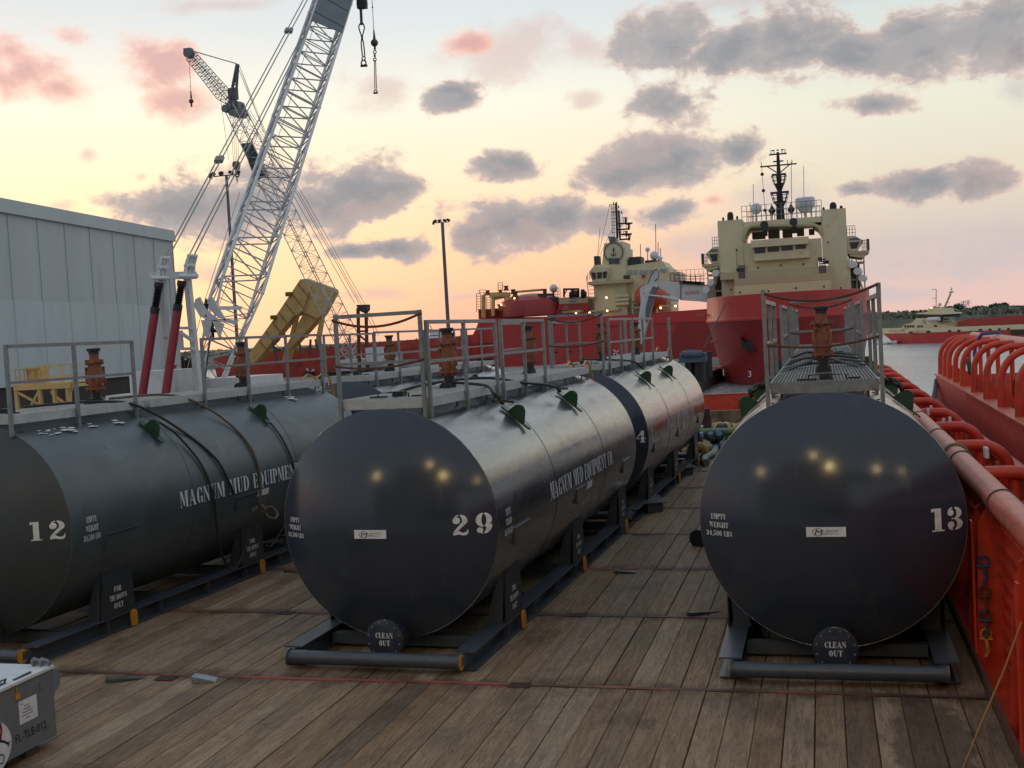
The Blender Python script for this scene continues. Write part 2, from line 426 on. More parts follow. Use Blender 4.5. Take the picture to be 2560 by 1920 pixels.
GL = {
 'I': (.38, stem(.07)), 'L': (.70, stem(.07) + [R_(.40, 0, .66, .07), [(.52, .07), (.66, .07), (.66, .34)]]),
 'E': (.72, stem(.07) + [R_(.40, .93, .66, 1), [(.52, .93), (.66, .66), (.66, .93)], R_(.40, .46, .52, .54), R_(.50, .38, .55, .62), R_(.40, 0, .68, .07), [(.54, .07), (.68, .07), (.68, .36)]]),
 'F': (.70, stem(.07) + [R_(.40, .93, .66, 1), [(.52, .93), (.66, .66), (.66, .93)], R_(.40, .46, .52, .54), R_(.50, .38, .55, .62)]),
 'T': (.80, stem(.28) + [R_(.02, .93, .18, 1), [(.02, .93), (.02, .64), (.16, .93)], R_(.62, .93, .78, 1), [(.64, .93), (.78, .64), (.78, .93)]]),
 'H': (.90, stem(.07) + stem(.58) + [R_(.37, .45, .52, .54)]),
 'M': (1.05, [R_(.09, .06, .14, .94), R_(.03, 0, .22, .06), [(.06, 1), (.34, 1), (.56, .18), (.48, .02)], [(.74, 1), (.68, 1), (.53, .30), (.56, .12)]] + stem(.72)),
 'N': (.84, [R_(.08, .06, .13, .9), R_(.02, 0, .2, .06), [(.02, 1), (.28, 1), (.70, .22), (.70, 0), (.62, 0), (.14, .84)], R_(.65, .3, .70, .94), R_(.58, .94, .78, 1)]),
 'U': (.82, [R_(.08, .3, .31, .94), R_(.02, .94, .37, 1), R_(.64, .3, .69, .94), R_(.56, .94, .78, 1)] + arc(.385, .3, .305, .31, .075, .23, 180, 262) + arc(.385, .3, .305, .31, .255, .23, 278, 360)),
 'O': (.82, arc(.40, .5, .36, .51, .11, .44, 98, 262) + arc(.40, .5, .36, .51, .11, .44, -82, 82)),
 'Q': (.82, arc(.40, .5, .36, .51, .11, .44, 98, 262) + arc(.40, .5, .36, .51, .11, .44, -82, 82) + [[(.34, .2), (.5, .2), (.74, -.12), (.56, -.12)]]),
 'C': (.76, arc(.40, .5, .36, .51, .11, .44, 98, 264) + arc(.40, .5, .34, .51, .27, .44, 20, 82) + [R_(.62, .62, .72, .98)] + arc(.40, .5, .34, .51, .27, .44, 278, 335)),
 'G': (.82, arc(.40, .5, .36, .51, .11, .44, 98, 264) + arc(.40, .5, .34, .51, .27, .44, 25, 82) + [R_(.62, .66, .70, .98), R_(.52, .03, .74, .40), R_(.47, .36, .79, .42)]),
 'D': (.84, stem(.07) + arc(.38, .5, .40, .5, .16, .43, -88, 88)),
 'P': (.74, stem(.07) + arc(.38, .73, .32, .27, .10, .20, -88, 88)),
 'R': (.84, stem(.07) + arc(.38, .73, .32, .27, .10, .20, -88, 88) + [[(.36, .46), (.54, .46), (.82, 0), (.56, 0)]]),
 'B': (.80, stem(.07) + arc(.38, .75, .29, .25, .09, .19, -88, 88) + arc(.38, .26, .36, .26, .13, .19, -88, 88)),
 'S': (.68, arc(.32, .74, .27, .27, .05, .20, 95, 255) + arc(.34, .27, .28, .28, .06, .21, -85, 85) + [[(.26, .56), (.40, .62), (.46, .44), (.30, .40)], R_(.52, .66, .60, .98), R_(.04, .02, .12, .34)]),
 'Y': (.84, [[(.02, .94), (.30, .94), (.54, .48), (.30, .48)], R_(-.02, .94, .34, 1), [(.70, .94), (.64, .94), (.46, .56), (.54, .52)], R_(.56, .94, .82, 1), R_(.30, .06, .54, .44), R_(.22, 0, .62, .06)]),
 'W': (1.16, [[(.04, .94), (.30, .94), (.44, .02), (.36, .02)], R_(-.02, .94, .36, 1), [(.48, .94), (.74, .94), (.88, .02), (.80, .02)], R_(.42, .94, .80, 1), [(.56, .66), (.52, .84), (.44, .14), (.42, .02)], [(1.06, .94), (1.0, .94), (.86, .16), (.88, .02)], R_(.92, .94, 1.14, 1)]),
 'A': (.86, [[(.08, .06), (.14, .06), (.42, .94), (.36, .98)], R_(.0, 0, .24, .06), [(.34, 1), (.48, 1), (.80, .06), (.54, .06)], R_(.46, 0, .88, .06), R_(.22, .28, .50, .35)]),
 '.': (.34, [R_(.06, 0, .28, .2)]), ',': (.34, [R_(.08, 0, .28, .2), [(.16, 0), (.28, 0), (.14, -.18)]]), '-': (.46, [R_(.06, .38, .40, .50)]), ' ': (.46, []), '_': (.14, []),
 '1': (.60, [R_(.16, .065, .44, .935), R_(.04, 0, .56, .06), [(.02, .94), (.44, .94), (.44, 1), (.02, 1)], [(.02, .94), (.02, .84), (.16, .90), (.16, .94)]]),
 '2': (.78, arc(.22, .72, .17, .17, 0, 0, 0, 360, 12) + arc(.36, .70, .36, .30, .12, .24, -25, 82) + arc(.36, .70, .30, .30, .24, .24, 98, 140) + [[(.44, .60), (.68, .58), (.28, .22), (.06, .16)], [(.06, .0), (.06, .14), (.30, .22), (.50, .10), (.48, -.02), (.30, .04)], [(.48, -.02), (.50, .10), (.66, .16), (.70, .26), (.74, .26), (.72, .06), (.62, -.02)]]),
 '3': (.76, arc(.34, .74, .33, .27, .10, .21, -86, 82) + arc(.34, .26, .37, .27, .12, .20, -82, 86) + arc(.19, .76, .14, .14, 0, 0, 0, 360, 10) + arc(.19, .24, .15, .15, 0, 0, 0, 360, 10) + arc(.30, .74, .26, .27, .20, .21, 98, 150) + arc(.30, .26, .26, .27, .20, .20, 210, 262) + [R_(.22, .48, .40, .53)]),
 '4': (.78, [R_(.40, .065, .64, .52), R_(.40, .30, .76, .36), R_(.30, 0, .74, .06), [(.02, .30), (.34, .30), (.34, .36), (.12, .36)], [(.02, .36), (.10, .36), (.62, .98), (.50, 1)], R_(.40, .56, .64, .96)]),
 '5': (.72, arc(.32, .32, .34, .33, .10, .26, -82, 82) + [R_(.08, .52, .14, .96), [(.08, 1), (.62, 1), (.56, .84), (.08, .84)]] + arc(.18, .2, .13, .14, 0, 0, 0, 360, 10) + arc(.30, .32, .24, .33, .17, .26, 98, 140) + arc(.30, .32, .26, .33, .2, .26, 215, 262)),
 '9': (.80, arc(.38, .66, .35, .35, .10, .29, 98, 262) + arc(.38, .66, .35, .35, .11, .29, -82, 82) + arc(.34, .36, .39, .38, .14, .32, -82, 10) + arc(.20, .17, .14, .14, 0, 0, 0, 360, 10) + arc(.34, .34, .24, .36, .18, .29, 215, 262)),
 '0': (.78, arc(.38, .5, .35, .51, .12, .44, 98, 262) + arc(.38, .5, .35, .51, .12, .44, -82, 82)),
}
GL['%'] = GL['O']
def text_polys(txt, xs=1.0, track=0.06):
    x = 0; out = []
    for ch in txt:
        w, ps = GL[ch]
        for p in ps: out.append([((x + a) * xs, b) for a, b in p])
        x += w + track
    return out, (x - track) * xs
def letter(mb, txt, fn, height, width=None, align='c', xs=1.0, u0=0.0, v0=0.0):
    """fn(u, v) -> 3d point; u along the line, v up, metres"""
    ps, w = text_polys(txt, xs)
    k = height; kx = height if width is None else width / w
    W_ = w * kx
    s = {'c': -W_ / 2, 'l': 0.0, 'r': -W_}[align]
    for p in ps:
        mb.add([fn(u0 + s + a * kx, v0 + b * k) for a, b in p], [tuple(range(len(p)))])
    return W_
def sans(mb, txt, fn, height, align='c', width=None):
    cu = bpy.data.curves.new('lettering', 'FONT'); cu.body = txt; cu.size = 1.0
    o = bpy.data.objects.new('lettering', cu); col.objects.link(o)
    dg = bpy.context.evaluated_depsgraph_get(); dg.update()
    me = bpy.data.meshes.new_from_object(o.evaluated_get(dg))
    xs = [v.co.x for v in me.vertices]; ys = [v.co.y for v in me.vertices]
    x0, x1, y1 = min(xs), max(xs), max(ys)
    k = height / y1; kx = k if width is None else width / (x1 - x0)
    s = {'c': -(x0 + x1) / 2, 'l': -x0, 'r': -x1}[align]
    mb.add([fn((v.co.x + s) * kx, v.co.y * k) for v in me.vertices], [tuple(p.vertices) for p in me.polygons])
    bpy.data.objects.remove(o); bpy.data.meshes.remove(me); bpy.data.curves.remove(cu)

# ------------------------------------------------------------------ materials of the place
M_TANK = mat('tank_paint', (44, 48, 58), 0.30, var=0.10, scale=1.3, stain=(58, 62, 70), stain_amt=0.3, stain_scale=2.5, rvar=0.14, bump=0.02, bscale=3, coat=(1.0, .17, 2.1))
M_HEAD = mat('tank_head_paint', (52, 59, 72), 0.17, var=0.07, scale=1.6, rvar=0.06, stain=(78, 78, 78), stain_amt=0.2, stain_scale=2.0, stretch=(1, 1, .4), bump=.02, bscale=2.5)
M_TANK12 = mat('chalky_tank_paint', (68, 79, 84), 0.42, coat=(.35, .34, 1.6), var=0.14, scale=1.5, stain=(90, 102, 104), stain_amt=0.45, stain_scale=1.8, rvar=0.12)
M_HEAD12 = mat('chalky_head_paint', (58, 63, 66), 0.45, var=0.06, scale=1.5)
M_SADDLE = mat('saddle_paint', (48, 52, 58), .5, var=.12, scale=4)
M_SKID = mat('skid_paint', (72, 79, 88), 0.38, var=0.15, scale=5, stain=(84, 62, 50), stain_amt=0.28, stain_scale=5)
M_GALV = mat('galvanized_steel', (126, 132, 136), 0.42, metal=0.25, var=0.16, scale=9, stain=(112, 98, 88), stain_amt=0.04, stain_scale=5)
M_GALVW = mat('weathered_walkway_paint', (176, 180, 180), 0.5, var=0.10, scale=7, stain=(140, 118, 98), stain_amt=0.06, stain_scale=5)
M_RUST = mat('rusty_orange', (134, 80, 54), 0.7, var=0.28, scale=9, stain=(96, 52, 34), stain_amt=0.45, stain_scale=5, bump=0.3)
M_RUSTD = mat('rust_brown', (98, 62, 48), 0.8, var=0.25, scale=12)
M_BLACK = mat('black_rubber', (26, 28, 32), 0.5, var=0.2, scale=8)
M_GREEN = mat('green_paint', (34, 72, 48), 0.5, var=0.2, scale=8, stain=(70, 96, 80), stain_amt=0.15, stain_scale=6)
M_YEL = mat('yellow_paint', (206, 140, 36), 0.5, var=0.15, scale=10, stain=(120, 80, 40), stain_amt=0.12, stain_scale=8)
M_RIM = mat('bare_rim', (120, 124, 130), 0.25, var=.1, scale=6, coat=(1, .12, 2.0))
M_WHITE = mat('white_lettering', (222, 222, 224), 0.6, var=0.12, scale=14)
M_WIRE = mat('greased_wire', (48, 46, 42), 0.6, var=0.3, scale=60)
M_STEEL = mat('bare_steel', (150, 156, 166), 0.35, metal=0.5, var=0.2, scale=10)
M_DKSTEEL = mat('dull_steel', (84, 84, 86), 0.55, metal=0.3, var=0.25, scale=8)
M_RED = mat('rail_red', (208, 66, 44), 0.46, var=0.14, scale=4, stain=(116, 58, 46), stain_amt=0.3, stain_scale=3.5, bump=0.05, bscale=14)
M_REDPIPE = mat('skylit_worn_pipe_red', (196, 104, 82), 0.40, var=0.12, scale=5, stain=(120, 74, 62), stain_amt=0.32, stain_scale=4)  # red paled to pink to carry the sky's reflection, with worn blotches
M_HULL = mat('hull_red', (190, 60, 55), 0.5, var=0.10, scale=0.35, stain=(146, 58, 50), stain_amt=0.3, stain_scale=0.7, rvar=0.2, stretch=(1, 1, .3))
M_HULLD = mat('hull_dark_red', (162, 47, 46), 0.42, var=0.12, scale=0.3, stain=(118, 44, 42), stain_amt=0.35, stain_scale=0.8, rvar=0.2, stretch=(1, 1, .25))
M_CREAM = mat('cream_paint', (214, 203, 166), 0.55, var=0.06, scale=0.6, stain=(176, 158, 116), stain_amt=0.12, stain_scale=0.8)
M_CREAMD = mat('buff_paint', (188, 174, 138), 0.6, var=0.06, scale=0.6)
M_GLASS = mat('dark_window_glass', (24, 32, 36), 0.12, var=0.1, scale=1.0)
M_MAST = mat('mast_black', (30, 32, 34), 0.6, var=0.15, scale=2)
M_WPAINT = mat('crane_white', (212, 213, 212), 0.5, var=0.08, scale=1.2, stain=(150, 140, 132), stain_amt=0.10, stain_scale=1.5)
M_GPLATE = mat('grey_plate', (108, 114, 118), 0.6, var=0.08, scale=1)
M_DPLATE = mat('dark_plate', (56, 62, 66), 0.6, var=0.08, scale=1)
M_CYLRED = mat('cylinder_red', (150, 50, 62), 0.45, var=0.10, scale=2)
M_YSTEEL = mat('yellow_steel', (206, 170, 108), 0.6, var=0.14, scale=0.7, stain=(130, 92, 48), stain_amt=0.22, stain_scale=0.9)
M_CONC = mat('quay_concrete', (140, 138, 132), 0.85, var=0.15, scale=0.3, stain=(110, 106, 100), stain_amt=0.3, stain_scale=0.2)
M_DARKC = mat('wet_concrete', (62, 58, 54), 0.8, var=0.2, scale=0.6)
M_ORANGE = mat('lifeboat_orange', (198, 84, 58), 0.45, var=0.06, scale=1)
M_TEAL = mat('teal_hose', (92, 112, 110), 0.5, var=0.12, scale=6)
M_HOSEY = mat('yellow_hose', (182, 156, 84), 0.5, var=0.15, scale=8)
M_BLUE = mat('blue_fitting', (48, 76, 124), 0.45, var=0.15, scale=8)
M_GREY = mat('toolbox_grey', (112, 116, 118), 0.5, var=0.08, scale=5, stain=(92, 90, 86), stain_amt=0.2, stain_scale=4)
M_LIDW = mat('scuffed_white', (214, 216, 220), 0.4, var=0.08, scale=5, stain=(150, 150, 150), stain_amt=0.1, stain_scale=5)
M_INK = mat('black_ink', (26, 26, 28), 0.6, var=0.1)
M_LOGOR = mat('red_ink', (150, 40, 52), 0.6, var=0.1)
M_LAMPW = mat('warm_lamp', (255, 226, 150), 0.4, emit=(255, 214, 130), estr=6)
M_LAMPF = mat('flood_lamp', (255, 236, 190), 0.4, emit=(255, 222, 150), estr=170)
M_LAMPR = mat('red_lamp', (255, 60, 30), 0.4, emit=(255, 70, 30), estr=3)
M_ROPE = mat('rope', (168, 126, 74), 0.8, var=0.2, scale=40)
M_ROPED = mat('dark_rope', (70, 76, 78), 0.85, var=0.3, scale=30)

def wood_mat():
    m = bpy.data.materials.new('deck_timber'); m.use_nodes = True
    g = NG(m.node_tree); b = m.node_tree.nodes['Principled BSDF']
    o = g.n('ShaderNodeTexCoord').outputs['Object']
    isl = g.n('ShaderNodeNewGeometry').outputs['Random Per Island']
    sh = g.n('ShaderNodeCombineXYZ'); g.put(sh.inputs[0], g.m('MULTIPLY', isl, 37.0)); g.put(sh.inputs[1], g.m('MULTIPLY', isl, 91.0))
    pv = g.v('ADD', o, sh.outputs[0])
    base = g.ramp(isl, [(0.0, lin((122, 106, 88))), (0.2, lin((156, 139, 116))), (0.4, lin((136, 116, 93))), (0.55, lin((168, 153, 132))), (0.7, lin((142, 120, 95))),
                        (0.85, lin((154, 140, 121))), (1.0, lin((114, 99, 83)))])
    grain = g.noise(g.mapping(pv, (16, 1.5, 16)), 1.0, 7, 0.66, dist=1.2)
    fine = g.noise(g.mapping(pv, (70, 9, 70)), 1.0, 4, 0.65)
    c = g.mix(g.step(grain, 0.38, 0.66), g.mix(1.0, base, (0.70, 0.67, 0.64), 'MULTIPLY'), g.mix(1.0, base, (1.12, 1.1, 1.08), 'MULTIPLY'))
    c = g.mix(g.step(fine, 0.32, 0.47, 0.6, 0), c, lin((58, 50, 43)))
    big = g.noise(o, 0.55, 6, 0.65)
    c = g.mix(g.step(big, 0.50, 0.72, 0, 0.55), c, lin((74, 66, 58)))             # oil and mud trodden in
    blo = g.noise(g.mapping(o, (1, 0.6, 1)), 2.1, 5, 0.7)
    c = g.mix(g.step(blo, 0.60, 0.74, 0, 0.55), c, lin((112, 74, 52)))          # rust run-off
    nails = g.noise(o, 11.0, 3, 0.7)
    c = g.mix(g.step(nails, 0.70, 0.78, 0, 0.8), c, lin((44, 40, 38)))
    wet = g.v('LENGTH', g.v('DIVIDE', g.v('SUBTRACT', g.v('ADD', o, g.scale(g.noise(o, 2.5, 4, .6, out=1), .5)), (1.12, 11.75, .25)), (.42, 1.5, 9)), out=1)
    c = g.mix(g.step(wet, 1.0, .8, 0, .55), c, lin((52, 48, 44)))
    sy = g.n('ShaderNodeSeparateXYZ'); g.put(sy.inputs[0], o)
    dist = g.m('ABSOLUTE', g.m('SUBTRACT', g.m('FRACT', g.m('ADD', g.m('DIVIDE', g.m('SUBTRACT', sy.outputs[1], 12.86), 3.25), 20.5)), .5))   # 0 at a seam
    dirt = g.m('SUBTRACT', g.m('ADD', g.noise(o, 1.7, 6, .7), .02), g.m('MULTIPLY', dist, 2.0))
    c = g.mix(g.step(dirt, .30, .58, 0, .75), c, lin((66, 52, 44)))
    pud = g.noise(g.mapping(o, (1, .45, 1), (3.3, 1.7, 0)), .8, 7, .72)
    c = g.mix(g.step(pud, .56, .66, 0, .5), c, lin((60, 54, 50)))
    c = g.mix(1.0, c, (1.0, .92, .83), 'MULTIPLY')
    g.put(b.inputs['Base Color'], c)
    g.put(b.inputs['Roughness'], g.step(big, 0.35, 0.75, 0.82, 0.55))
    b.inputs['Specular IOR Level'].default_value = 0.35
    bn = g.n('ShaderNodeBump'); bn.inputs['Strength'].default_value = 0.55; bn.inputs['Distance'].default_value = 0.012
    g.put(bn.inputs['Height'], g.m('ADD', grain, g.m('MULTIPLY', fine, 0.6))); g.put(b.inputs['Normal'], bn.outputs[0])
    return m
def water_mat():
    m = bpy.data.materials.new('harbour_water'); m.use_nodes = True
    g = NG(m.node_tree); b = m.node_tree.nodes['Principled BSDF']
    o = g.n('ShaderNodeTexCoord').outputs['Object']
    n1 = g.noise(g.mapping(o, (0.5, 0.22, 1)), 1.0, 4, 0.6); n2 = g.noise(g.mapping(o, (1.6, 0.8, 1)), 1.0, 3, 0.6)
    n0 = g.noise(g.mapping(o, (0.11, 0.035, 1)), 1.0, 5, 0.65)
    g.put(b.inputs['Base Color'], g.ramp(n0, [(0.3, lin((132, 143, 147))), (0.7, lin((166, 176, 180)))]))
    b.inputs['Roughness'].default_value = 0.2
    b.inputs['IOR'].default_value = 1.33
    bn = g.n('ShaderNodeBump'); bn.inputs['Strength'].default_value = 0.8; bn.inputs['Distance'].default_value = 0.6
    g.put(bn.inputs['Height'], g.m('ADD', g.m('MULTIPLY', n0, 3.0), g.m('ADD', n1, g.m('MULTIPLY', n2, 0.45)))); g.put(b.inputs['Normal'], bn.outputs[0])
    return m
def seam_mat():
    m = bpy.data.materials.new('worn_red_strip'); m.use_nodes = True
    g = NG(m.node_tree); b = m.node_tree.nodes['Principled BSDF']
    o = g.n('ShaderNodeTexCoord').outputs['Object']
    n = g.noise(g.mapping(o, (0.55, 4, 1)), 1.0, 7, 0.75)
    c = g.ramp(n, [(0.40, lin((60, 44, 38))), (0.50, lin((96, 62, 50))), (0.58, lin((166, 84, 72))), (0.75, lin((176, 96, 84)))])
    g.put(b.inputs['Base Color'], c); b.inputs['Roughness'].default_value = 0.6
    return m
M_WOOD = wood_mat(); M_WATER = water_mat(); M_SEAM = seam_mat()
M_SCRUB = mat('scrub_ground', (112, 112, 88), 0.9, var=0.3, scale=0.06, stain=(62, 72, 52), stain_amt=0.4, stain_scale=0.05)  # slight fading with distance mixed into the ground colour

# ------------------------------------------------------------------ the setting: water, land, quay, deck
WATER_Z = -2.5
mb = MB(); mb.quad((-3000, -400, WATER_Z), (3000, -400, WATER_Z), (3000, 6000, WATER_Z), (-3000, 6000, WATER_Z))
mb.build('water', M_WATER, smooth=0, kind='structure')

SEAM0, ROWL = 12.86, 3.25
XL, XR = -17.0, 1.555
mb = MB()
rows = [SEAM0 + ROWL * k for k in range(-3, 12)]
nx = int(round((XR - XL) / 0.2995))
for r in range(len(rows) - 1):
    y0, y1 = rows[r] + 0.035, rows[r + 1] - 0.035
    if y0 > 50: break
    y1 = min(y1, 49.9)
    for i in range(nx):
        x1 = XR - i * 0.2995; x0 = x1 - 0.2995 + random.uniform(0.005, 0.015)
        dz = random.uniform(-0.006, 0.004)
        ya = y0 + random.uniform(0, 0.02); yb = y1 - random.uniform(0, 0.02)
        e = 0.006
        vs = [(x0, ya, -.06), (x1, ya, -.06), (x1, yb, -.06), (x0, yb, -.06), (x0, ya, dz - e), (x1, ya, dz - e), (x1, yb, dz - e), (x0, yb, dz - e),
              (x0 + e, ya + e, dz), (x1 - e, ya + e, dz), (x1 - e, yb - e, dz), (x0 + e, yb - e, dz)]
        mb.add(vs, [(0, 1, 5, 4), (1, 2, 6, 5), (2, 3, 7, 6), (3, 0, 4, 7), (4, 5, 9, 8), (5, 6, 10, 9), (6, 7, 11, 10), (7, 4, 8, 11), (8, 9, 10, 11)])
mb.build('deck', M_WOOD, smooth=0, kind='structure')
mb = MB(); mb.b2((XL, 2.6, -.4), (XR + 1.2, 50.2, -.03))
mb.build('deck_base', M_RUSTD, smooth=0, kind='structure')
mb = MB()
for y in rows[1:]:
    if y > 49: break
    mb.b2((XL, y - .036, -.03), (XR, y + .036, .007))
mb.build('deck_strips', M_SEAM, smooth=0, kind='structure')

QZ = -1.0
mb = MB(); mb.b2((-600, 57, -6), (-11.9, 177.5, QZ))
mb.build('quay', M_CONC, smooth=0, kind='structure')
mb = MB(); mb.b2((-600, 56.6, -6), (-11.5, 57.0, QZ + .25)); mb.b2((-11.9, 57.0, -6), (-11.5, 177.5, QZ + .01))
mb.build('quay_wall', M_DARKC, smooth=0, kind='structure')

# low scrub land beyond the channel
mb = MB()
N = 90
def land_z(x, y):
    return 1.2 * math.sin(x * .013) + .8 * math.sin(x * .041 + 1) + .5 * math.sin(y * .02 + x * .03)
xs = [-1500 + 3000 * i / N for i in range(N + 1)]
ys = [0, 12, 40, 90, 170, 320, 700, 1800]
for j, dy in enumerate(ys):
    for x in xs:
        shore = 425 + 14 * math.sin(x * .01) + 6 * math.sin(x * .037) - (40 if x < -150 else 0)
        z = WATER_Z - .4 if j == 0 else (1.0 if j == 1 else 2.2 if j == 2 else 3.0) + land_z(x, dy) * .45
        if x < -40: z += 0.9 if j > 1 else 0
        mb.v.append(Vector((x, shore + dy, z)))
for j in range(len(ys) - 1):
    for i in range(N):
        a = j * (N + 1) + i; mb.f.append((a, a + 1, a + N + 2, a + N + 1))
mb.build('far_shore', M_SCRUB, kind='structure')
# a rise of ground on the skyline, haze blue put into its colour
mb = MB()
for i in range(61):
    x = -400 + 1400 * i / 60
    h = 5.2 + 2.0 * math.sin(i * .7) + 1.6 * math.sin(i * .23)
    mb.v += [Vector((x, 2190, -3)), Vector((x, 2200, h)), Vector((x, 2290, -3))]
for i in range(60):
    for k_ in (0, 1): mb.f.append((i * 3 + k_, i * 3 + 3 + k_, i * 3 + 4 + k_, i * 3 + 1 + k_))
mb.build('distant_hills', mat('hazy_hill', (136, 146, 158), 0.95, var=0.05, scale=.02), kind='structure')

# ------------------------------------------------------------------ mud tanks
TR, TZ, TL, RS = 1.524, 1.745, 9.4, 2.65
PITCH = 10.85
def head_pt(x, z):
    """front dome, local tank frame: y is along the axis, x to the right, z measured from the axis"""
    r2 = min(x * x + z * z, TR * TR)
    return -(math.sqrt(RS * RS - r2) - math.sqrt(RS * RS - TR * TR))
def on_head(u, v): return Vector((u, head_pt(u, v) - 0.006, TZ + v))
def on_side(u, v, side=1):
    a = v / TR; rr = TR + 0.011
    return Vector((side * rr * math.cos(a), u, TZ + rr * math.sin(a)))
TM = {}
def tank_meshes():
    b = MB(); prof = [(TR, .0), (TR, TL)]
    for i in range(len(prof) - 1): pass
    rings = 24
    b.lathe([(TR, TL * i / rings) for i in range(rings + 1)], 96, (0, 0, TZ), (0, 1, 0), caps=False)
    TM['shell'] = b
    b = MB(); rr = [TR * math.sin(PI / 2 * i / 22) for i in range(22, -1, -1)]
    b.lathe([(max(r, 1e-4), -head_pt(r, 0)) for r in rr], 96, (0, 0, TZ), (0, -1, 0), caps=False)
    TM['front_head'] = b
    b = MB(); b.lathe([(max(r, 1e-4), -head_pt(r, 0)) for r in rr], 64, (0, TL, TZ), (0, 1, 0), caps=False)
    TM['rear_head'] = b
    b = MB(); b.torus((0, .0, TZ), TR - .003, .006, (0, 1, 0), 96, 8); b.torus((0, TL, TZ), TR - .003, .006, (0, 1, 0), 96, 8)
    TM['rim_weld'] = b
    b = MB()
    for y in (2.95, 6.4): b.torus((0, y, TZ), TR - .002, .008, (0, 1, 0), 96, 6)
    TM['seam_weld'] = b
    # skid: two long channel beams, cross beams
    b = MB()
    for sx in (-1, 1):
        x0 = 1.06; x1 = 1.32
        b.b2((sx * x0, -.60, .235), (sx * x1, TL + .6, .255)); b.b2((sx * x0, -.60, .012), (sx * x1, TL + .6, .030)); b.b2((sx * 1.15, -.6, .03), (sx * 1.165, TL + .6, .235))
        for y in (.9, 2.2, 3.5, 4.7, 5.9, 7.2, 8.5): b.b2((sx * 1.165, y - .01, .03), (sx * 1.31, y + .01, .235))
        for y in (1.15, 4.95, 8.75):       # saddle plates up to the shell
            b.prism([(sx * 1.02, y - .36, .255), (sx * 1.24, y - .36, .255), (sx * 1.30, y - .36, .98), (sx * 1.18, y - .36, .80)], (0, .02, 0))
            b.prism([(sx * 1.02, y + .34, .255), (sx * 1.24, y + .34, .255), (sx * 1.30, y + .34, .98), (sx * 1.18, y + .34, .80)], (0, .02, 0))
    for y in (.35, 2.8, 4.9, 7.0, 9.0): b.b2((-1.06, y - .07, .05), (1.06, y + .07, .2))
    TM['skid'] = b
    b = MB()
    for sx in (-1, 1):
        for y in (1.15, 4.95, 8.75):
            b.prism([(sx * 1.30, y - .40, .258), (sx * 1.30, y + .40, .258), (sx * 1.30, y + .33, .985), (sx * 1.30, y - .33, .985)], (sx * .016, 0, 0))
    TM['tie_down_plate'] = b
    b = MB()
    for y in (-.74, TL + .74):
        b.cyl((-1.16, y, .155), (1.16, y, .155), .088, 20)
        for sx in (-1, 1): b.cyl((sx * 1.16, y, .155), (sx * 1.185, y, .155), .108, 20); b.b2((sx * 1.0, y - .02 if y > 0 else y, .10), (sx * 1.2, y if y > 0 else y + .16, .21))
    TM['drag_pipe'] = b
    b = MB()
    for y in (-.74, TL + .74):
        for sx in (-1, 1): b.cyl((sx * 1.185, y, .155), (sx * 1.192, y, .155), .10, 20)
    TM['pipe_end_disc'] = b
    b = MB()
    for sx in (-1, 1):
        for y in (1.45, 5.2, 8.9):
            pts = [(sx * 1.33, y + dy, z) for dy, z in ((-.06, .02), (.06, .02), (.075, .19), (.05, .25), (0, .27), (-.05, .25), (-.075, .19))]
            b.prism(pts, (sx * .03, 0, 0))
    TM['pad_eye'] = b
    # lifting lugs
    def lug(sx, y):
        q = MB(); a = rad(50)
        n = Vector((sx * math.cos(a), 0, math.sin(a))); t = Vector((sx * math.sin(a), 0, -math.cos(a)))
        c = Vector((0, y, TZ)) + n * (TR + .012)
        pl = [c + t * u + Vector((0, v, 0)) for u, v in ((-.20, -.06), (.30, -.06), (.34, 0), (.30, .06), (-.20, .06), (-.24, 0))]
        q.prism(pl, n * .022)
        prof = [(-.11, .02), (.21, .02), (.12, .19), (.09, .235), (.035, .255), (-.03, .24), (-.07, .19)]
        P = [c + t * u + n * v * .85 + Vector((0, -.02, 0)) for u, v in prof]
        q.prism(P, (0, .04, 0))
        cen = c + t * .03 + n * .15
        q.torus(cen, .05, .026, (0, 1, 0), 16, 6)
        return q
    for i, (sx, y) in enumerate(((1, 2.62), (1, 5.95), (-1, 2.62), (-1, 5.95))): TM['lug%d' % i] = lug(sx, y)
    # walkway: three framed panels of grating
    fr = MB(); gr = MB(); lg = MB()
    for (a, b_) in ((.06, 3.02), (3.18, 6.2), (6.3, 9.3)):
        for sx in (-1, 1):
            fr.b2((sx * .60, a, 3.265), (sx * .625, b_, 3.40)); fr.b2((sx * .54, a, 3.262), (sx * .60, b_, 3.28))
        for y in (a, b_ - .02): fr.b2((-.60, y, 3.265), (.60, y + .022, 3.372))
        nb = 29
        for i in range(nb):
            x = -.575 + 1.15 * i / (nb - 1); gr.b2((x - .0045, a + .024, 3.366), (x + .0045, b_ - .024, 3.398))
        n2 = int((b_ - a) / .1)
        for i in range(n2 + 1):
            y = a + .03 + (b_ - a - .06) * i / n2; gr.b2((-.597, y - .007, 3.373), (.597, y + .007, 3.3935))
        for y in (a + .12, (a + b_) / 2, b_ - .12):
            for sx in (-1, 1):
                x = sx * .50; zt = TZ + math.sqrt(TR * TR - x * x)
                lg.cyl((x, y, zt - .01), (x, y, 3.265), .014, 8); lg.bar((x - .13, y, zt + (.055 if sx < 0 else .055) - .09), (x + .13, y, zt - .035), .05, .012)
    TM['walkway_frame'] = fr; TM['grating'] = gr; TM['walkway_leg'] = lg
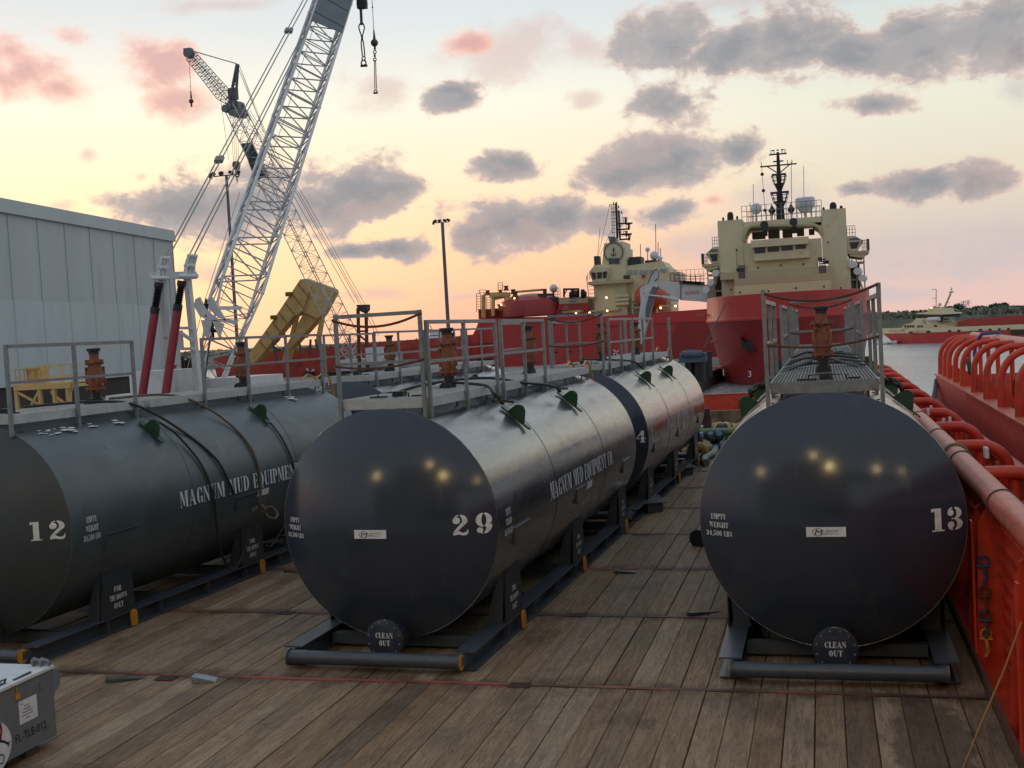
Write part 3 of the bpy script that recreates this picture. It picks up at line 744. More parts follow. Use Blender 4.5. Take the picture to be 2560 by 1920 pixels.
    # valve: flanged body, neck, elbow
    for i, y in enumerate((2.62, 7.1)):
        b = MB(); Z = 3.42
        b.lathe([(.075, .08), (.075, .14), (.10, .17), (.10, .20)], 20, (0, y, Z))
        b.lathe([(.155, .20), (.155, .235), (.105, .24), (.118, .30), (.135, .36), (.135, .50), (.108, .59), (.10, .635), (.15, .64), (.15, .67), (.09, .68), (.078, .70), (.078, .80)], 24, (0, y, Z))
        for j in range(8):
            a = 2 * PI * j / 8; b.cyl((.130 * math.cos(a), y + .130 * math.sin(a), Z + .17), (.130 * math.cos(a), y + .130 * math.sin(a), Z + .26), .016, 6); b.cyl((.130 * math.cos(a), y + .130 * math.sin(a), Z + .615), (.130 * math.cos(a), y + .130 * math.sin(a), Z + .70), .016, 6)
        for j in range(4):
            a = PI / 4 + PI / 2 * j; b.bar((.138 * math.cos(a), y + .138 * math.sin(a), Z + .30), (.138 * math.cos(a), y + .138 * math.sin(a), Z + .58), .03)
        TM['valve%d' % i] = b
        b = MB(); b.lathe([(.084, .79), (.084, .835), (.112, .845), (.112, .885), (.10, .89)], 24, (0, y, Z)); TM['vcap%d' % i] = b
        b = MB(); b.lathe([(.105, -.10), (.105, .05), (.082, .08), (.082, .16)], 20, (0, y, Z)); b.cyl((0, y, Z - .03), (.0, y - .18, Z - .03), .07, 16); b.cyl((0, y - .17, Z - .03), (0, y - .2, Z - .03), .1, 16); TM['vbase%d' % i] = b
    # clean-out cover
    b = MB(); c = Vector((0, -.30, .305))
    b.lathe([(.225, -.25), (.225, 0), (.258, .0), (.258, .05), (.245, .056)], 40, c, (0, -1, 0)); TM['clean_out_cover'] = b
    b = MB()
    for j in range(12):
        a = 2 * PI * (j + .5) / 12; b.cyl(c + Vector((.218 * math.cos(a), -.056, .218 * math.sin(a))), c + Vector((.218 * math.cos(a), -.072, .218 * math.sin(a))), .013, 6)
    TM['cover_bolt'] = b
    # grab frame and hatch handle on the first panel
    b = MB(); b.tube([(-.18, .32, 3.40), (-.18, .32, 3.46), (.02, .32, 3.47), (.02, .32, 3.40)], .012, 6); b.tube([(.08, .32, 3.40), (.08, .32, 3.46), (.26, .32, 3.46), (.26, .32, 3.40)], .012, 6); b.b2((-.32, .36, 3.40), (-.08, .41, 3.42)); b.b2((.28, .37, 3.40), (.42, .40, 3.42)); b.b2((-.05, .5, 3.40), (.1, .66, 3.47)); TM['hatch_handle'] = b
    # small weld brackets on the side
    b = MB()
    for sx in (-1, 1):
        for y in (1.1, 4.6, 8.4):
            z = 1.55; x = math.sqrt(TR * TR - (z - TZ) ** 2)
            b.b2((sx * (x - .004), y - .38, z), (sx * (x + .028), y + .38, z + .016)); b.b2((sx * (x - .09), y - .385, z - .22), (sx * (x + .008), y - .373, z + .006))
            b.b2((sx * (1.30), y - .34, .986), (sx * (1.335), y + .34, 1.0))
    TM['side_bracket'] = b
tank_meshes()
TCACHE = {}
def tpart(key, name, m, parent):
    kk = (key, m.name)
    if kk not in TCACHE: TCACHE[kk] = [q.mesh(name, m) for q in TM[key].split()]
    first = None
    for me in TCACHE[kk]:
        o = bpy.data.objects.new(name, me); col.objects.link(o); o.parent = parent
        ROOT[o.name] = Vector((0, 0, 0)); first = first or o
    return first
def make_tank(num, label, x, y, yaw, shell_m, head_m, rails, gate, frame_m, ladder_side=None, letters=True, num_u=1.475):
    t = thing('mud_tank', label, 'storage tank', (x, y, 0), -rad(yaw), 'horizontal mud tanks on the deck')
    sh = tpart('shell', 'shell', shell_m, t); tpart('seam_weld', 'seam_weld', shell_m, sh); tpart('rim_weld', 'rim_weld', shell_m, sh); tpart('side_bracket', 'side_bracket', M_SKID, sh)
    fh = tpart('front_head', 'front_head', head_m, t); tpart('rear_head', 'rear_head', head_m, t)
    sk = tpart('skid', 'skid', M_SKID, t); tpart('tie_down_plate', 'tie_down_plate', M_SADDLE, sk)
    dp = tpart('drag_pipe', 'drag_pipe', M_SKID, sk); tpart('pipe_end_disc', 'pipe_end_disc', M_YEL, sk); tpart('pad_eye', 'pad_eye', M_YEL, sk)
    for i in range(4): tpart('lug%d' % i, 'lifting_lug', M_GREEN, t)
    wf = tpart('walkway_frame', 'walkway', frame_m, t); tpart('grating', 'grating', frame_m, wf); tpart('walkway_leg', 'walkway_leg', M_DKSTEEL, wf); tpart('hatch_handle', 'hatch_handle', M_BLACK, wf)
    for i in range(2):
        v = tpart('valve%d' % i, 'valve', M_RUST, t); tpart('vcap%d' % i, 'valve_cap', M_BLACK, v); tpart('vbase%d' % i, 'valve_base', M_BLACK, v)
    co = tpart('clean_out_cover', 'clean_out_cover', head_m, t); tpart('cover_bolt', 'cover_bolt', M_GALV, co)
    # railings of square tube
    b = MB()
    W_ = .048
    def post(x, y, z1): b.b2((x - W_ / 2, y - W_ / 2, 3.10), (x + W_ / 2, y + W_ / 2, z1))
    for (a, c, side) in rails:
        for sx in side:
            xx = sx * .655; zt = 4.40
            n = max(1, int(round((c - a) / 1.6)))
            for i in range(n + 1): post(xx, a + (c - a) * i / n, zt)
            b.b2((xx - W_ / 2, a, zt - W_), (xx + W_ / 2, c, zt + .004)); b.b2((xx - W_ / 2 + .004, a, 3.84), (xx + W_ / 2 - .004, c, 3.88))
    b.build('side_railing', M_GALV, t, local=True)
    if gate is not None:
        b = MB(); y0 = .03
        if gate != 'bare':
            for sx in (-1, 1): post(sx * .60, y0, 4.54)
        else:
            for sx in (-1, 1): b.b2((sx * .655 - .026, .03, 4.38), (sx * .655 + .026, .08, 4.52))
        if gate == 'bar': b.b2((-.58, y0 - .025, 4.485), (.58, y0 + .025, 4.535)); b.b2((-.58, y0 - .02, 3.86), (.58, y0 + .02, 3.90))
        elif gate == 'open':
            for sx in (-1, 1): b.bar((sx * .6, y0, 4.52), (sx * .6, y0 + .42, 4.40), .05); b.bar((sx * .6, y0, 3.86), (sx * .6, y0 + .4, 3.9), .04); post(sx * .60, y0 + .42, 4.40)
        b.build('end_gate', M_GALV, t, local=True)
        b = MB(); b.tube(sag((-.64, y0 - .03, 4.47), (.64, y0 - .03, 4.50), .13, 12), .017, 6); b.tube(sag((-.64, y0 - .03, 3.86), (.64, y0 - .03, 3.9), .07, 12), .015, 6)
        b.build('guard_hose', M_RUSTD, t, local=True)
    # lettering
    if letters:
        b = MB(); 
        letter(b, num, lambda u, v: on_head(u, v), .262, align='r', u0=num_u, v0=-.10, xs=1.0)
        for i, (s_, w_) in enumerate((('EMPTY', .185), ('WEIGHT', .235), ('34,500 LBS', .32))):
            letter(b, s_, lambda u, v: on_head(u, v), .064, width=w_, u0=-1.29, v0=.06 - i * .102)
        b.build('stencil_number', M_WHITE, fh, local=True, smooth=0)
        b = MB()
        letter(b, 'CLEAN', lambda u, v: Vector((u, -.359, .305 + v)), .072, width=.245, v0=.015)
        letter(b, 'OUT', lambda u, v: Vector((u, -.359, .305 + v)), .072, width=.155, v0=-.085)
        b.build('clean_out_lettering', M_WHITE, co, local=True, smooth=0)
        b = MB(); P = lambda u, v: Vector((u - .05, head_pt(0.05, .05) - .012, TZ - .05 + v))
        b.prism([P(-.22, -.05), P(.22, -.05), P(.22, .06), P(-.22, .06)], (0, .02, 0))
        npl = b.build('name_plate', M_WHITE, fh, local=True, smooth=0)
        b = MB(); pp = lambda u, v: P(u, v) + Vector((0, -.003, 0))
        sans(b, 'M', lambda u, v: pp(u * 1.0 + v * .3 - .09, v - .028), .062, 'c', .075)
        sans(b, 'AGNUM', lambda u, v: pp(u, v + .008), .022, 'l', .13); sans(b, 'MUD EQUIP. CO.', lambda u, v: pp(u - .03, v - .022), .018, 'l', .17)
        b.tube([pp(-.09 + .06 * math.cos(a * PI / 10), .005 + .042 * math.sin(a * PI / 10)) for a in range(20)], .0022, 4)
        b.build('plate_lettering', M_INK, npl, local=True, smooth=0)
    for side in (1, -1):
        b = MB(); fn = (lambda u, v: on_side(u, v, 1)) if side == 1 else (lambda u, v: on_side(TL - u, v, -1))
        letter(b, 'MAGNUM MUD EQUIPMENT CO.', fn, .262, width=4.5, align='l', u0=2.55, v0=-.10)
        for i, (s_, w_) in enumerate((('EMPTY', .22), ('WEIGHT', .27), ('34,500 LBS', .37))):
            letter(b, s_, fn, .085, width=w_, u0=.42, v0=.05 - i * .13)
        f2 = lambda u, v: Vector(((1.472 + (v - 0) * .272 - .20) if side == 1 else -(1.272 + v * .272), u if side == 1 else TL - u, .258 + v))
        f2 = lambda u, v, sd=side: Vector((sd * (1.3205), u if sd == 1 else TL - u, .258 + v))
        for yy in ((1.15, 4.95, 8.75) if side == 1 else (TL - 1.15, TL - 4.95, TL - 8.75)):
            for i, (s_, w_) in enumerate((('FOR', .17), ('TIE-DOWN', .40), ('ONLY', .22))):
                letter(b, s_, f2, .08, width=w_, u0=yy, v0=.36 - i * .125)
        letter(b, 'LIFT ONLY', fn, .07, width=.4, u0=5.0, v0=-.52)
        b.build('side_lettering', M_WHITE, sh, local=True, smooth=0)
        b = MB(); b.prism([fn(4.9, -.27), fn(5.28, -.27), fn(5.28, -.16), fn(4.9, -.16)], (side * .008, 0, 0)); b.build('side_sticker', M_WHITE, sh, local=True, smooth=0)
    if ladder_side is not None:
        b = MB(); y0 = TL + .02
        for x0 in (.2 * ladder_side, .55 * ladder_side):
            b.tube([(x0, y0 - .3, 3.42), (x0, y0 - .02, 3.52), (x0, y0 + .32, 3.44), (x0, y0 + .50, 3.1), (x0, y0 + .50, .3)], .022, 6)
        for i in range(10): b.cyl((.2 * ladder_side, y0 + .50, .5 + .29 * i), (.55 * ladder_side, y0 + .50, .5 + .29 * i), .015, 6)
        b.build('ladder', M_YEL, t, local=True)
    return t
sR, sB = (1,), (1, -1)
t29 = make_tank('2_9', 'dark mud tank stencilled 29 in the middle of the deck', -5.615, 13.964, 1.8, M_TANK, M_HEAD,
                [(.1, 3.0, sR), (3.3, 5.8, sR), (7.4, 9.1, (-1,))], 'bar', M_GALVW, 1)
yw = rad(1.8)
t24 = make_tank('2_4', 'dark mud tank directly behind the one stencilled 29', -5.615 + PITCH * math.sin(yw), 13.964 + PITCH * math.cos(yw), 1.8, M_TANK, M_HEAD,
                [(.45, 3.1, sB), (3.3, 6.05, sR), (8.8, 9.0, sB)], 'bar', M_GALVW, 1)
t13 = make_tank('13', 'dark mud tank stencilled 13 pushed against the red rail', 0.0, 13.9, 0.0, M_TANK, M_HEAD,
                [(.05, 3.15, sB), (6.0, 9.0, sB)], 'bare', M_GALV, None, num_u=1.48)
t13b = make_tank('1 7', 'mud tank behind the one stencilled 13, its walkway rails close to the rail', 0.0, 13.9 + PITCH, 0.0, M_TANK, M_HEAD,
                 [(.45, 3.1, sB), (5.5, 9.0, sB)], 'bar', M_GALV, None, letters=False)
t12 = make_tank('1_2', 'chalky green-grey mud tank stencilled 12 at the left edge', -11.8, 13.8, 3.5, M_TANK12, M_HEAD12,
                [(-.05, 2.76, sR), (4.75, 9.25, sR)], None, M_GALVW, 1, num_u=1.47)
b = MB()
for (y0_, n_, w_) in ((.45, 9, .05), (.95, 5, .09), (1.55, 3, .06), (2.15, 3, .07), (7.6, 5, .08)):
    for i in range(n_):
        y_ = y0_ + .045 * i; a_ = rad(62 + 3 * math.sin(i * 1.7)); p_ = Vector((TR * math.cos(a_), y_, TZ + TR * math.sin(a_))); b.ball(p_, w_ * random.uniform(.6, 1.1), 8, .25)
b.build('salt_crust', M_WHITE, t12, local=True)
yw = rad(3.5)
t12b = make_tank('1 6', 'mud tank behind the chalky one stencilled 12, mostly hidden', -11.35 + PITCH * math.sin(yw) * .9, 13.8 + PITCH * math.cos(yw), 2.5, M_TANK, M_HEAD,
                 [(.3, 3.1, sB), (3.4, 6.2, sR), (6.6, 9.1, sB)], None, M_GALVW, None, letters=False)

# ------------------------------------------------------------------ cargo rail along the starboard side of the deck
PX, PZ, PR = 1.86, 1.97, .155
Y0, Y1 = 4.0, 49.8
cr = thing('cargo_rail', 'red cargo rail with thick top pipe and bent hoops beside the tank stencilled 13', 'ship rail', (PX, 20, 0))
b = MB(); b.tube([(PX, y, PZ) for y in [Y0 + (Y1 - Y0) * i / 24 for i in range(25)]], PR, 24)
pipe = b.build('top_pipe', M_REDPIPE, cr)
b = MB()
for y in (13.6, 17.4, 20.8, 24.6): b.torus((PX, y, PZ), PR + .006, .012, (0, 1, .12), 28, 6)
b.build('lashing', M_ROPED, pipe)
b = MB(); b.torus((PX, 18.2, PZ), PR + .012, .03, (0, 1, .05), 28, 8); b.build('webbing_sling', mat('olive_webbing', (120, 120, 96), .8), pipe)
b = MB(); b.b2((1.93, Y0, -.3), (1.96, Y1, PZ)); b.b2((1.58, Y0, -.02), (1.94, Y1, .02))
for i in range(8):                              # horizontal swages pressed into the plating
    z = .22 + i * .2
    b.tube([(1.93, Y0, z), (1.93, Y1, z)], .045, 8)
b.build('wall_plate', M_RED, cr)
for k in range(14):
    y = 10.9 + 3.25 * k
    if y > 49: break
    b = MB()
    b.prism([(1.60, y, .02), (1.93, y, .02), (1.93, y, PZ), (1.80, y, PZ - .05), (1.66, y, PZ - .30)], (0, .025, 0))
    b.b2((1.575, y - .05, .02), (1.60, y + .08, PZ - .28))
    b.prism([(1.60, y + .75, .02), (1.93, y + .75, .02), (1.93, y + .75, PZ - .1), (1.72, y + .75, PZ - .25), (1.64, y + .75, 1.2)], (0, .025, 0))
    b.build('stanchion', M_RED, cr)
for k in range(12):
    y = 12.5 + 3.25 * k
    if y > 49.5: break
    b = MB()
    pts = [(PX + .1, y, PZ + .06)] + [(PX + .1 + .30 + .0 * i, y, PZ + .06 - .0 * i) for i in (1,)] + [(2.30 + .42 * math.sin(a), y, PZ - .36 + .42 * math.cos(a)) for a in [PI / 2 * i / 8 for i in range(1, 9)]] + [(2.72, y, 1.2), (2.74, y, .3)]
    b.tube(pts, .088, 14)
    b.tube([(2.32, y + .1, PZ), (2.32, y + .1, .2)], .075, 12)
    b.build('hoop', M_RED, cr)
b = MB(); b.b2((2.86, Y0, 1.52), (3.10, Y1, 1.56)); b.b2((2.95, Y0, -2.8), (2.98, Y1, 1.52)); b.b2((1.9, Y0, .0), (2.95, Y1, .03))
for k in range(30):
    y = 6 + 1.5 * k
    if y < Y1: b.prism([(2.95, y, 1.52), (2.78, y, 1.52), (2.95, y, .9)], (0, .02, 0))
b.build('outer_bulwark', M_REDPIPE, cr)
b = MB(); b.b2((1.553, Y0, -.0), (1.585, Y1, .14)); b.build('kick_plate', M_RUSTD, cr)
b = MB()
for y, x in ((25.2, 2.05), (25.8, 2.16), (22.6, 2.1), (22.9, 2.24), (17.6, 2.2), (17.75, 2.2)): b.b2((x, y - .02, PZ + .02), (x + .05, y + .06, PZ + .17))
b.build('cleat', M_WHITE, cr)

def shackle(name, label, y, z, m):
    b = MB(); b.torus((1.70, y - .03, z), .055, .016, (0, 1, 0), 16, 6); b.cyl((1.63, y - .03, z - .06), (1.77, y - .03, z - .06), .018, 8); b.tube([(1.70, y - .03, z - .06), (1.72, y - .05, z - .2), (1.69, y - .03, z - .27)], .024, 8)
    o = b.build(name, m, cat='shackle', label=label, group='shackles hung on the cargo rail')
shackle('shackle', 'blue shackle hanging highest on the red rail stanchion', 14.14, 1.22, M_BLUE)
shackle('shackle', 'dull brown shackle hanging in the middle of the red rail', 14.14, .86, M_RUSTD)
shackle('shackle', 'grey steel shackle low on the red rail, above the yellow one', 14.14, .58, M_DKSTEEL)
shackle('shackle', 'yellow shackle lowest on the red rail stanchion', 14.14, .36, M_YEL)

b = MB(); p = Vector((1.60, 10.80, 1.36)); q = Vector((1.02, 10.62, .012))
b.tube([p, p.lerp(q, .3) + Vector((0.01, 0, -.01)), p.lerp(q, .7), q, q + Vector((-.05, -.4, .0))], .010, 8)
b.build('tag_line', M_ROPE, label='thin tan rope slanting from the red rail to the deck', cat='rope')

# bulwark across the end of the deck
tb = thing('end_bulwark', 'red bulwark closing the far end of the deck', 'ship bulwark', (-7, 50, 0))
b = MB(); b.b2((-17, 50.0, -2.8), (1.9, 50.06, 1.06))
for i in range(12): b.prism([(-16.5 + 1.6 * i, 50.0, .02), (-16.5 + 1.6 * i, 49.8, .02), (-16.5 + 1.6 * i, 50.0, 1.0)], (.02, 0, 0))
b.build('plating', M_RED, tb)
b = MB(); b.b2((-17, 49.96, 1.06), (1.9, 50.14, 1.10)); b.build('cap', M_REDPIPE, tb)
b = MB(); b.b2((-12, 48.55, .01), (-1.5, 48.95, .46)); b.build('timber_baulk', M_WOOD, None, cat='timber', label='long timber baulk lying at the foot of the end bulwark')

# ------------------------------------------------------------------ vessel lying alongside to starboard
vs = thing('moored_vessel', 'red stern bulwark and hoops of the vessel moored alongside on the right', 'ship', (4.2, 30, WATER_Z))
def VX(y): return 3.36 + (y - 20) * .012
b = MB()
def slab(x0o, x1o, ya, yb, za, zb):
    P = [(VX(ya) + x0o, ya, za), (VX(ya) + x1o, ya, za), (VX(yb) + x1o, yb, za), (VX(yb) + x0o, yb, za), (VX(ya) + x0o, ya, zb), (VX(ya) + x1o, ya, zb), (VX(yb) + x1o, yb, zb), (VX(yb) + x0o, yb, zb)]
    b.add(P, [(0, 3, 2, 1), (4, 5, 6, 7), (0, 1, 5, 4), (1, 2, 6, 5), (2, 3, 7, 6), (3, 0, 4, 7)])
slab(0, .06, 4, 40.3, -2.8, 2.04); slab(.06, 9, 4, 40.3, -2.8, .4); slab(.06, 9, 40.25, 40.3, -2.8, 2.0)
M_REDV = mat('lightened_vessel_red', (200, 78, 66), .5, var=.1, scale=1.5, stain=(140, 60, 50), stain_amt=.15, stain_scale=1.2)  # rail red made lighter, skylight on the hull side put into the colour
b.build('hull', M_REDV, vs)
b = MB(); slab(-.05, .30, 4, 40.35, 2.04, 2.08); slab(-.03, .0, 4, 40.32, 1.2, 1.24); b.build('bulwark_cap', M_REDPIPE, vs)
b = MB()
for i in range(9): slab(-.006, -.0, 27.0 + i * 1.25, 27.75 + i * 1.25, .55 + (i % 2) * .05, .95)
b.build('freeing_port', M_RUSTD, vs)
for y in (40.1, 38.4, 37.0, 35.1, 33.1, 30.5, 28.0, 25.6, 23.2, 20.8, 18.4, 16.0, 13.6):
    b = MB(); x = VX(y) + .12
    pts = [(x, y, 2.06), (x + .02, y, 2.62)] + [(x + .02 + .62 * (1 - math.cos(a)), y, 2.62 + .64 * math.sin(a)) for a in [PI / 2 * i / 8 for i in range(1, 9)]] + [(x + 1.05, y, 3.27)]
    b.tube(pts, .075, 12); b.tube([(x + .95, y + .3, 3.15), (x + .95, y + .3, .4)], .06, 10)
    b.prism([(x - .05, y - .02, 2.07), (x + .35, y - .02, 2.07), (x + .10, y - .02, 2.5)], (0, .03, 0))
    b.build('hoop', M_RED, vs)
b = MB(); b.tube([(VX(y) + 1.22, y, 3.24) for y in (10, 20, 30, 40.3)], .17, 16); b.build('top_pipe', M_REDPIPE, vs)
b = MB(); slab(1.1, 1.13, 4, 31, .4, 2.35); slab(1.1, 1.13, 4, 21, 2.35, 3.0); b.build('inner_plating', M_HULLD, vs)
vx = VX(35)
b = MB(); b.torus((vx + .30, 33.9, 2.5), .24, .07, (1, .25, 0), 24, 8); b.build('hose_coil', M_ROPED, None, cat='hose', label='dark coiled hose hung inside the hoops of the vessel alongside')
b = MB(); b.tube([(vx + .72, 34.6, 3.3), (vx + .80, 34.5, 3.44), (vx + 1.2, 34.3, 3.46), (vx + 1.4, 34.2, 3.2)], .05, 8); b.tube([(vx + .72, 34.6, 3.3), (vx + .6, 34.7, 2.9), (vx + .62, 34.6, 2.5)], .04, 8)
b.build('blue_strop', mat('faded_blue', (70, 84, 136), .7), None, cat='strap', label='faded blue strop thrown over the top pipe of the vessel alongside')
b = MB()
for i in range(26):
    a = i * .9; z = 3.2 - i * .05
    b.torus((vx + .66 + .03 * math.cos(a), 25.2 + .05 * math.sin(a), z), .07, .018, (math.cos(a), .4, math.sin(a)), 10, 5)
b.build('chain', M_DKSTEEL, None, cat='chain', label='bundle of grey chain hanging behind the hoops at the right edge')
b = MB(); b.tube(sag((2.75, 33.0, 1.62), (VX(40) - .0, 40.2, 1.86), .25, 14), [.075, .075, .08, .12, .09, .13, .1, .09, .08, .08, .075, .07, .07, .07, .07], 8)
b.build('mooring_rope', M_ROPED, None, cat='rope', label='dark knotted mooring rope between the rail and the vessel alongside')
b = MB(); b.tube(sag((2.2, 15.9, 1.62), (VX(19) + .0, 19.2, 1.9), .35, 12), .05, 8)
b.build('mooring_rope', mat('blue_grey_rope', (62, 84, 104), .8, scale=30, var=.25), None, cat='rope', label='blue-grey mooring rope passing under a near hoop of the red rail')

# ------------------------------------------------------------------ wire slings lying over the tanks
def over(tx, ty, yaw, pts, side=1, lift=.03):
    c, s_ = math.cos(-rad(yaw)), math.sin(-rad(yaw)); out = []
    for (y, ang, ex) in pts:
        a = rad(ang); r = TR + lift + ex; x = side * r * math.cos(a); z = TZ + r * math.sin(a)
        out.append(Vector((tx + x * c - y * s_, ty + x * s_ + y * c, z)))
    return out
def smooth(pts, n=5):
    P = [Vector(p) for p in pts]; Q = [P[0] * 2 - P[1]] + P + [P[-1] * 2 - P[-2]]; out = []
    for i in range(1, len(Q) - 2):
        for j in range(n):
            t = j / n; a, b_, c, d = Q[i - 1], Q[i], Q[i + 1], Q[i + 2]
            out.append(.5 * ((2 * b_) + (c - a) * t + (2 * a - 5 * b_ + 4 * c - d) * t * t + (3 * b_ - a - 3 * c + d) * t ** 3))
    out.append(P[-1]); return out
T12 = (-11.8, 13.8, 3.5)
def sling(label, pts, r=.018, loops=(), m=M_WIRE):
    b = MB(); b.tube(smooth(pts), r, 8)
    for (c, R, ax) in loops: b.torus(c, R, r * 1.3, ax, 18, 6)
    b.build('wire_sling', m, None, cat='wire sling', label=label, group='wire rope slings on the tanks')
P = over(*T12, [(2.66, 52, .16), (2.8, 46, .14), (3.05, 40, .05), (3.3, 20, 0), (3.45, 0, 0), (3.6, -22, .05), (3.8, -38, .25), (4.15, -46, .45), (4.5, -40, .3), (4.7, -30, .1)])
sling('wire sling running from the near lug of the chalky tank down its side', P, .02)
P = over(*T12, [(1.2, 98, .17), (2.2, 80, .17), (2.75, 66, .17), (3.35, 44, 0), (3.75, 22, 0), (3.95, 6, 0), (4.1, -4, 0)])
sling('wire sling draped over the middle of the chalky tank from its walkway', P, .022)
P = over(*T12, [(3.3, 100, .16), (4.0, 78, .17), (4.45, 62, .10), (4.8, 40, 0), (4.95, 20, 0), (4.98, 0, 0), (4.9, -14, .05), (4.95, -18, .05)])
e1 = P[-1]
sling('wire sling ending in a bound eye loop below the lettering of the chalky tank', P, .022, [(e1 + Vector((.08, .25, -.12)), .13, (.7, -.3, .6)), (e1 + Vector((.05, .0, -.02)), .06, (.3, 1, .2))], mat('tan_wire', (104, 92, 74), .7, var=.3, scale=40))
P = over(*T12, [(5.95, 52, .16), (6.0, 44, .03), (6.1, 24, 0), (6.2, 4, 0), (6.3, -16, 0), (6.1, -34, .1), (5.6, -44, .3), (5.3, -42, .3)])
sling('wire sling hanging from the far lug of the chalky tank in a bight', P, .018)
T29 = (-5.615, 13.964, 1.8)
P = over(*T29, [(2.60, 54, .17), (2.35, 58, .16), (2.2, 62, .22), (2.5, 70, .22), (2.6, 90, .18)])
sling('short wire sling shackled to the near lug of the tank stencilled 29', P, .022, [(P[1], .06, (1, 0, .3))])
P = over(*T29, [(5.9, 54, .17), (5.5, 56, .17), (5.0, 60, .20), (4.4, 68, .17), (3.7, 80, .20), (3.2, 95, .19), (2.4, 104, .2), (1.6, 112, .18)])
sling('wire sling arching from the far lug onto the walkway of the tank stencilled 29', P, .022, [(P[1], .06, (1, 0, .3))])
P = over(-5.615 + PITCH * math.sin(rad(1.8)), 13.964 + PITCH, 1.8, [(2.60, 54, .17), (2.2, 62, .26), (1.6, 74, .2), (.8, 92, .2)])
sling('wire sling on the tank behind the one stencilled 29', P, .022)
T13 = (0, 13.9, 0)
for sd, nm in ((1, 'right'), (-1, 'left')):
    P = over(*T13, [(2.62, 54, .17), (2.5, 60, .16), (2.3, 64, .18), (2.9, 66, .2), (3.6, 74, .18), (4.3, 84, .2)], sd)
    sling('wire sling shackled to the %s near lug of the tank stencilled 13' % nm, P, .024, [(P[0], .045, (1, 0, .3)), (P[1], .04, (0, 1, .3)), (P[2], .04, (1, 0, .3))])
for i, y in enumerate((4.2, 5.6, 7.2, 9.0)):
    b = MB(); ww = .62
    b.tube(smooth([(-ww, 13.9 + y - .2, 3.38), (-ww * .5, 13.9 + y, 3.44 + .05 * (i % 2)), (0, 13.9 + y + .15, 3.455), (ww * .55, 13.9 + y + .05, 3.44), (ww + .02, 13.9 + y - .3, 3.40)]), .022, 7)
    b.build('wire_sling', M_WIRE, None, cat='wire sling', group='wire rope slings on the tanks',
            label='wire sling crossing the walkway of tank 13, ' + ('nearest the rusty valve', 'second beyond the near valve', 'just short of the far valve', 'farthest along, beyond the far valve')[i])

# ------------------------------------------------------------------ loose things on the deck
def wedge(label, x, y, rz, L, w, h, m):
    c, s_ = math.cos(rz), math.sin(rz); b = MB()
    T = lambda u, v, z: (x + u * c - v * s_, y + u * s_ + v * c, .004 + z)
    b.add([T(-L / 2, -w / 2, 0), (T(L / 2, -w / 2, 0)), T(L / 2, w / 2, 0), T(-L / 2, w / 2, 0), T(-L / 2, -w / 2, h), T(L * .42, -w / 2, h * .25), T(L * .46, w / 2, h * .25), T(-L / 2, w / 2, h)],
          [(3, 2, 1, 0), (4, 5, 6, 7), (0, 1, 5, 4), (1, 2, 6, 5), (2, 3, 7, 6), (3, 0, 4, 7)])
    b.build('steel_wedge', m, None, cat='steel wedge', label=label, group='steel wedges left on the deck')
def dk(px, py): return WZ(px, py, 0)
for (px, py, rz, L, w, h, m, lb) in ((514, 1704, .2, .30, .16, .09, M_STEEL, 'shiny steel wedge on the red seam left of the middle skid'),
        (314, 1700, .5, .48, .12, .05, M_DKSTEEL, 'long dull steel wedge on the red seam near the grey toolbox'),
        (1566, 1432, .1, .42, .12, .05, M_DKSTEEL, 'flat steel wedge lying between the two front tanks'),
        (1760, 1534, .6, .5, .10, .05, M_DKSTEEL, 'dark steel wedge beside the left foot of the tank stencilled 13'),
        (738, 1430, .1, .4, .12, .05, M_DKSTEEL, 'dark steel wedge against the left side of the middle tank')):
    p = dk(px, py); wedge(lb, p.x, p.y, rz, L, w, h, m)
for (px, py) in ((1445, 1539), (1300, 1714), (415, 1697), (715, 1533)):
    p = dk(px, py); b = MB(); b.b2((p.x - .13, p.y - .09, -.02), (p.x + .13, p.y + .09, .011))
    b.build('socket_plate', mat('rusted_socket', (62, 36, 30), .8, var=.3, scale=14), None, cat='deck socket', group='rusted lashing sockets let into the deck seams',
            label={1445: 'rusted lashing socket in the deck seam right of the middle skid', 1300: 'rusted lashing socket in front of the middle skid', 415: 'rusted lashing socket between the two wedges at left', 715: 'rusted lashing socket behind the left of the middle skid'}[px])
# spread feet of the far skid
for (y, lb) in ((25.6, 'dark triangular plate beside the middle row, nearer one'), (31.8, 'dark triangular plate beside the middle row, farther one')):
    b = MB(); b.prism([(-4.05, y - .7, .24), (-3.50, y - .2, .20), (-4.0, y + 1.2, .24)], (0, 0, .02)); b.prism([(-3.9, y - .5, .01), (-3.6, y - .2, .01), (-3.9, y + .6, .01)], (0, 0, .22))
    b.build('spread_plate', M_SKID, None, cat='steel plate', label=lb, group='triangular spread plates')

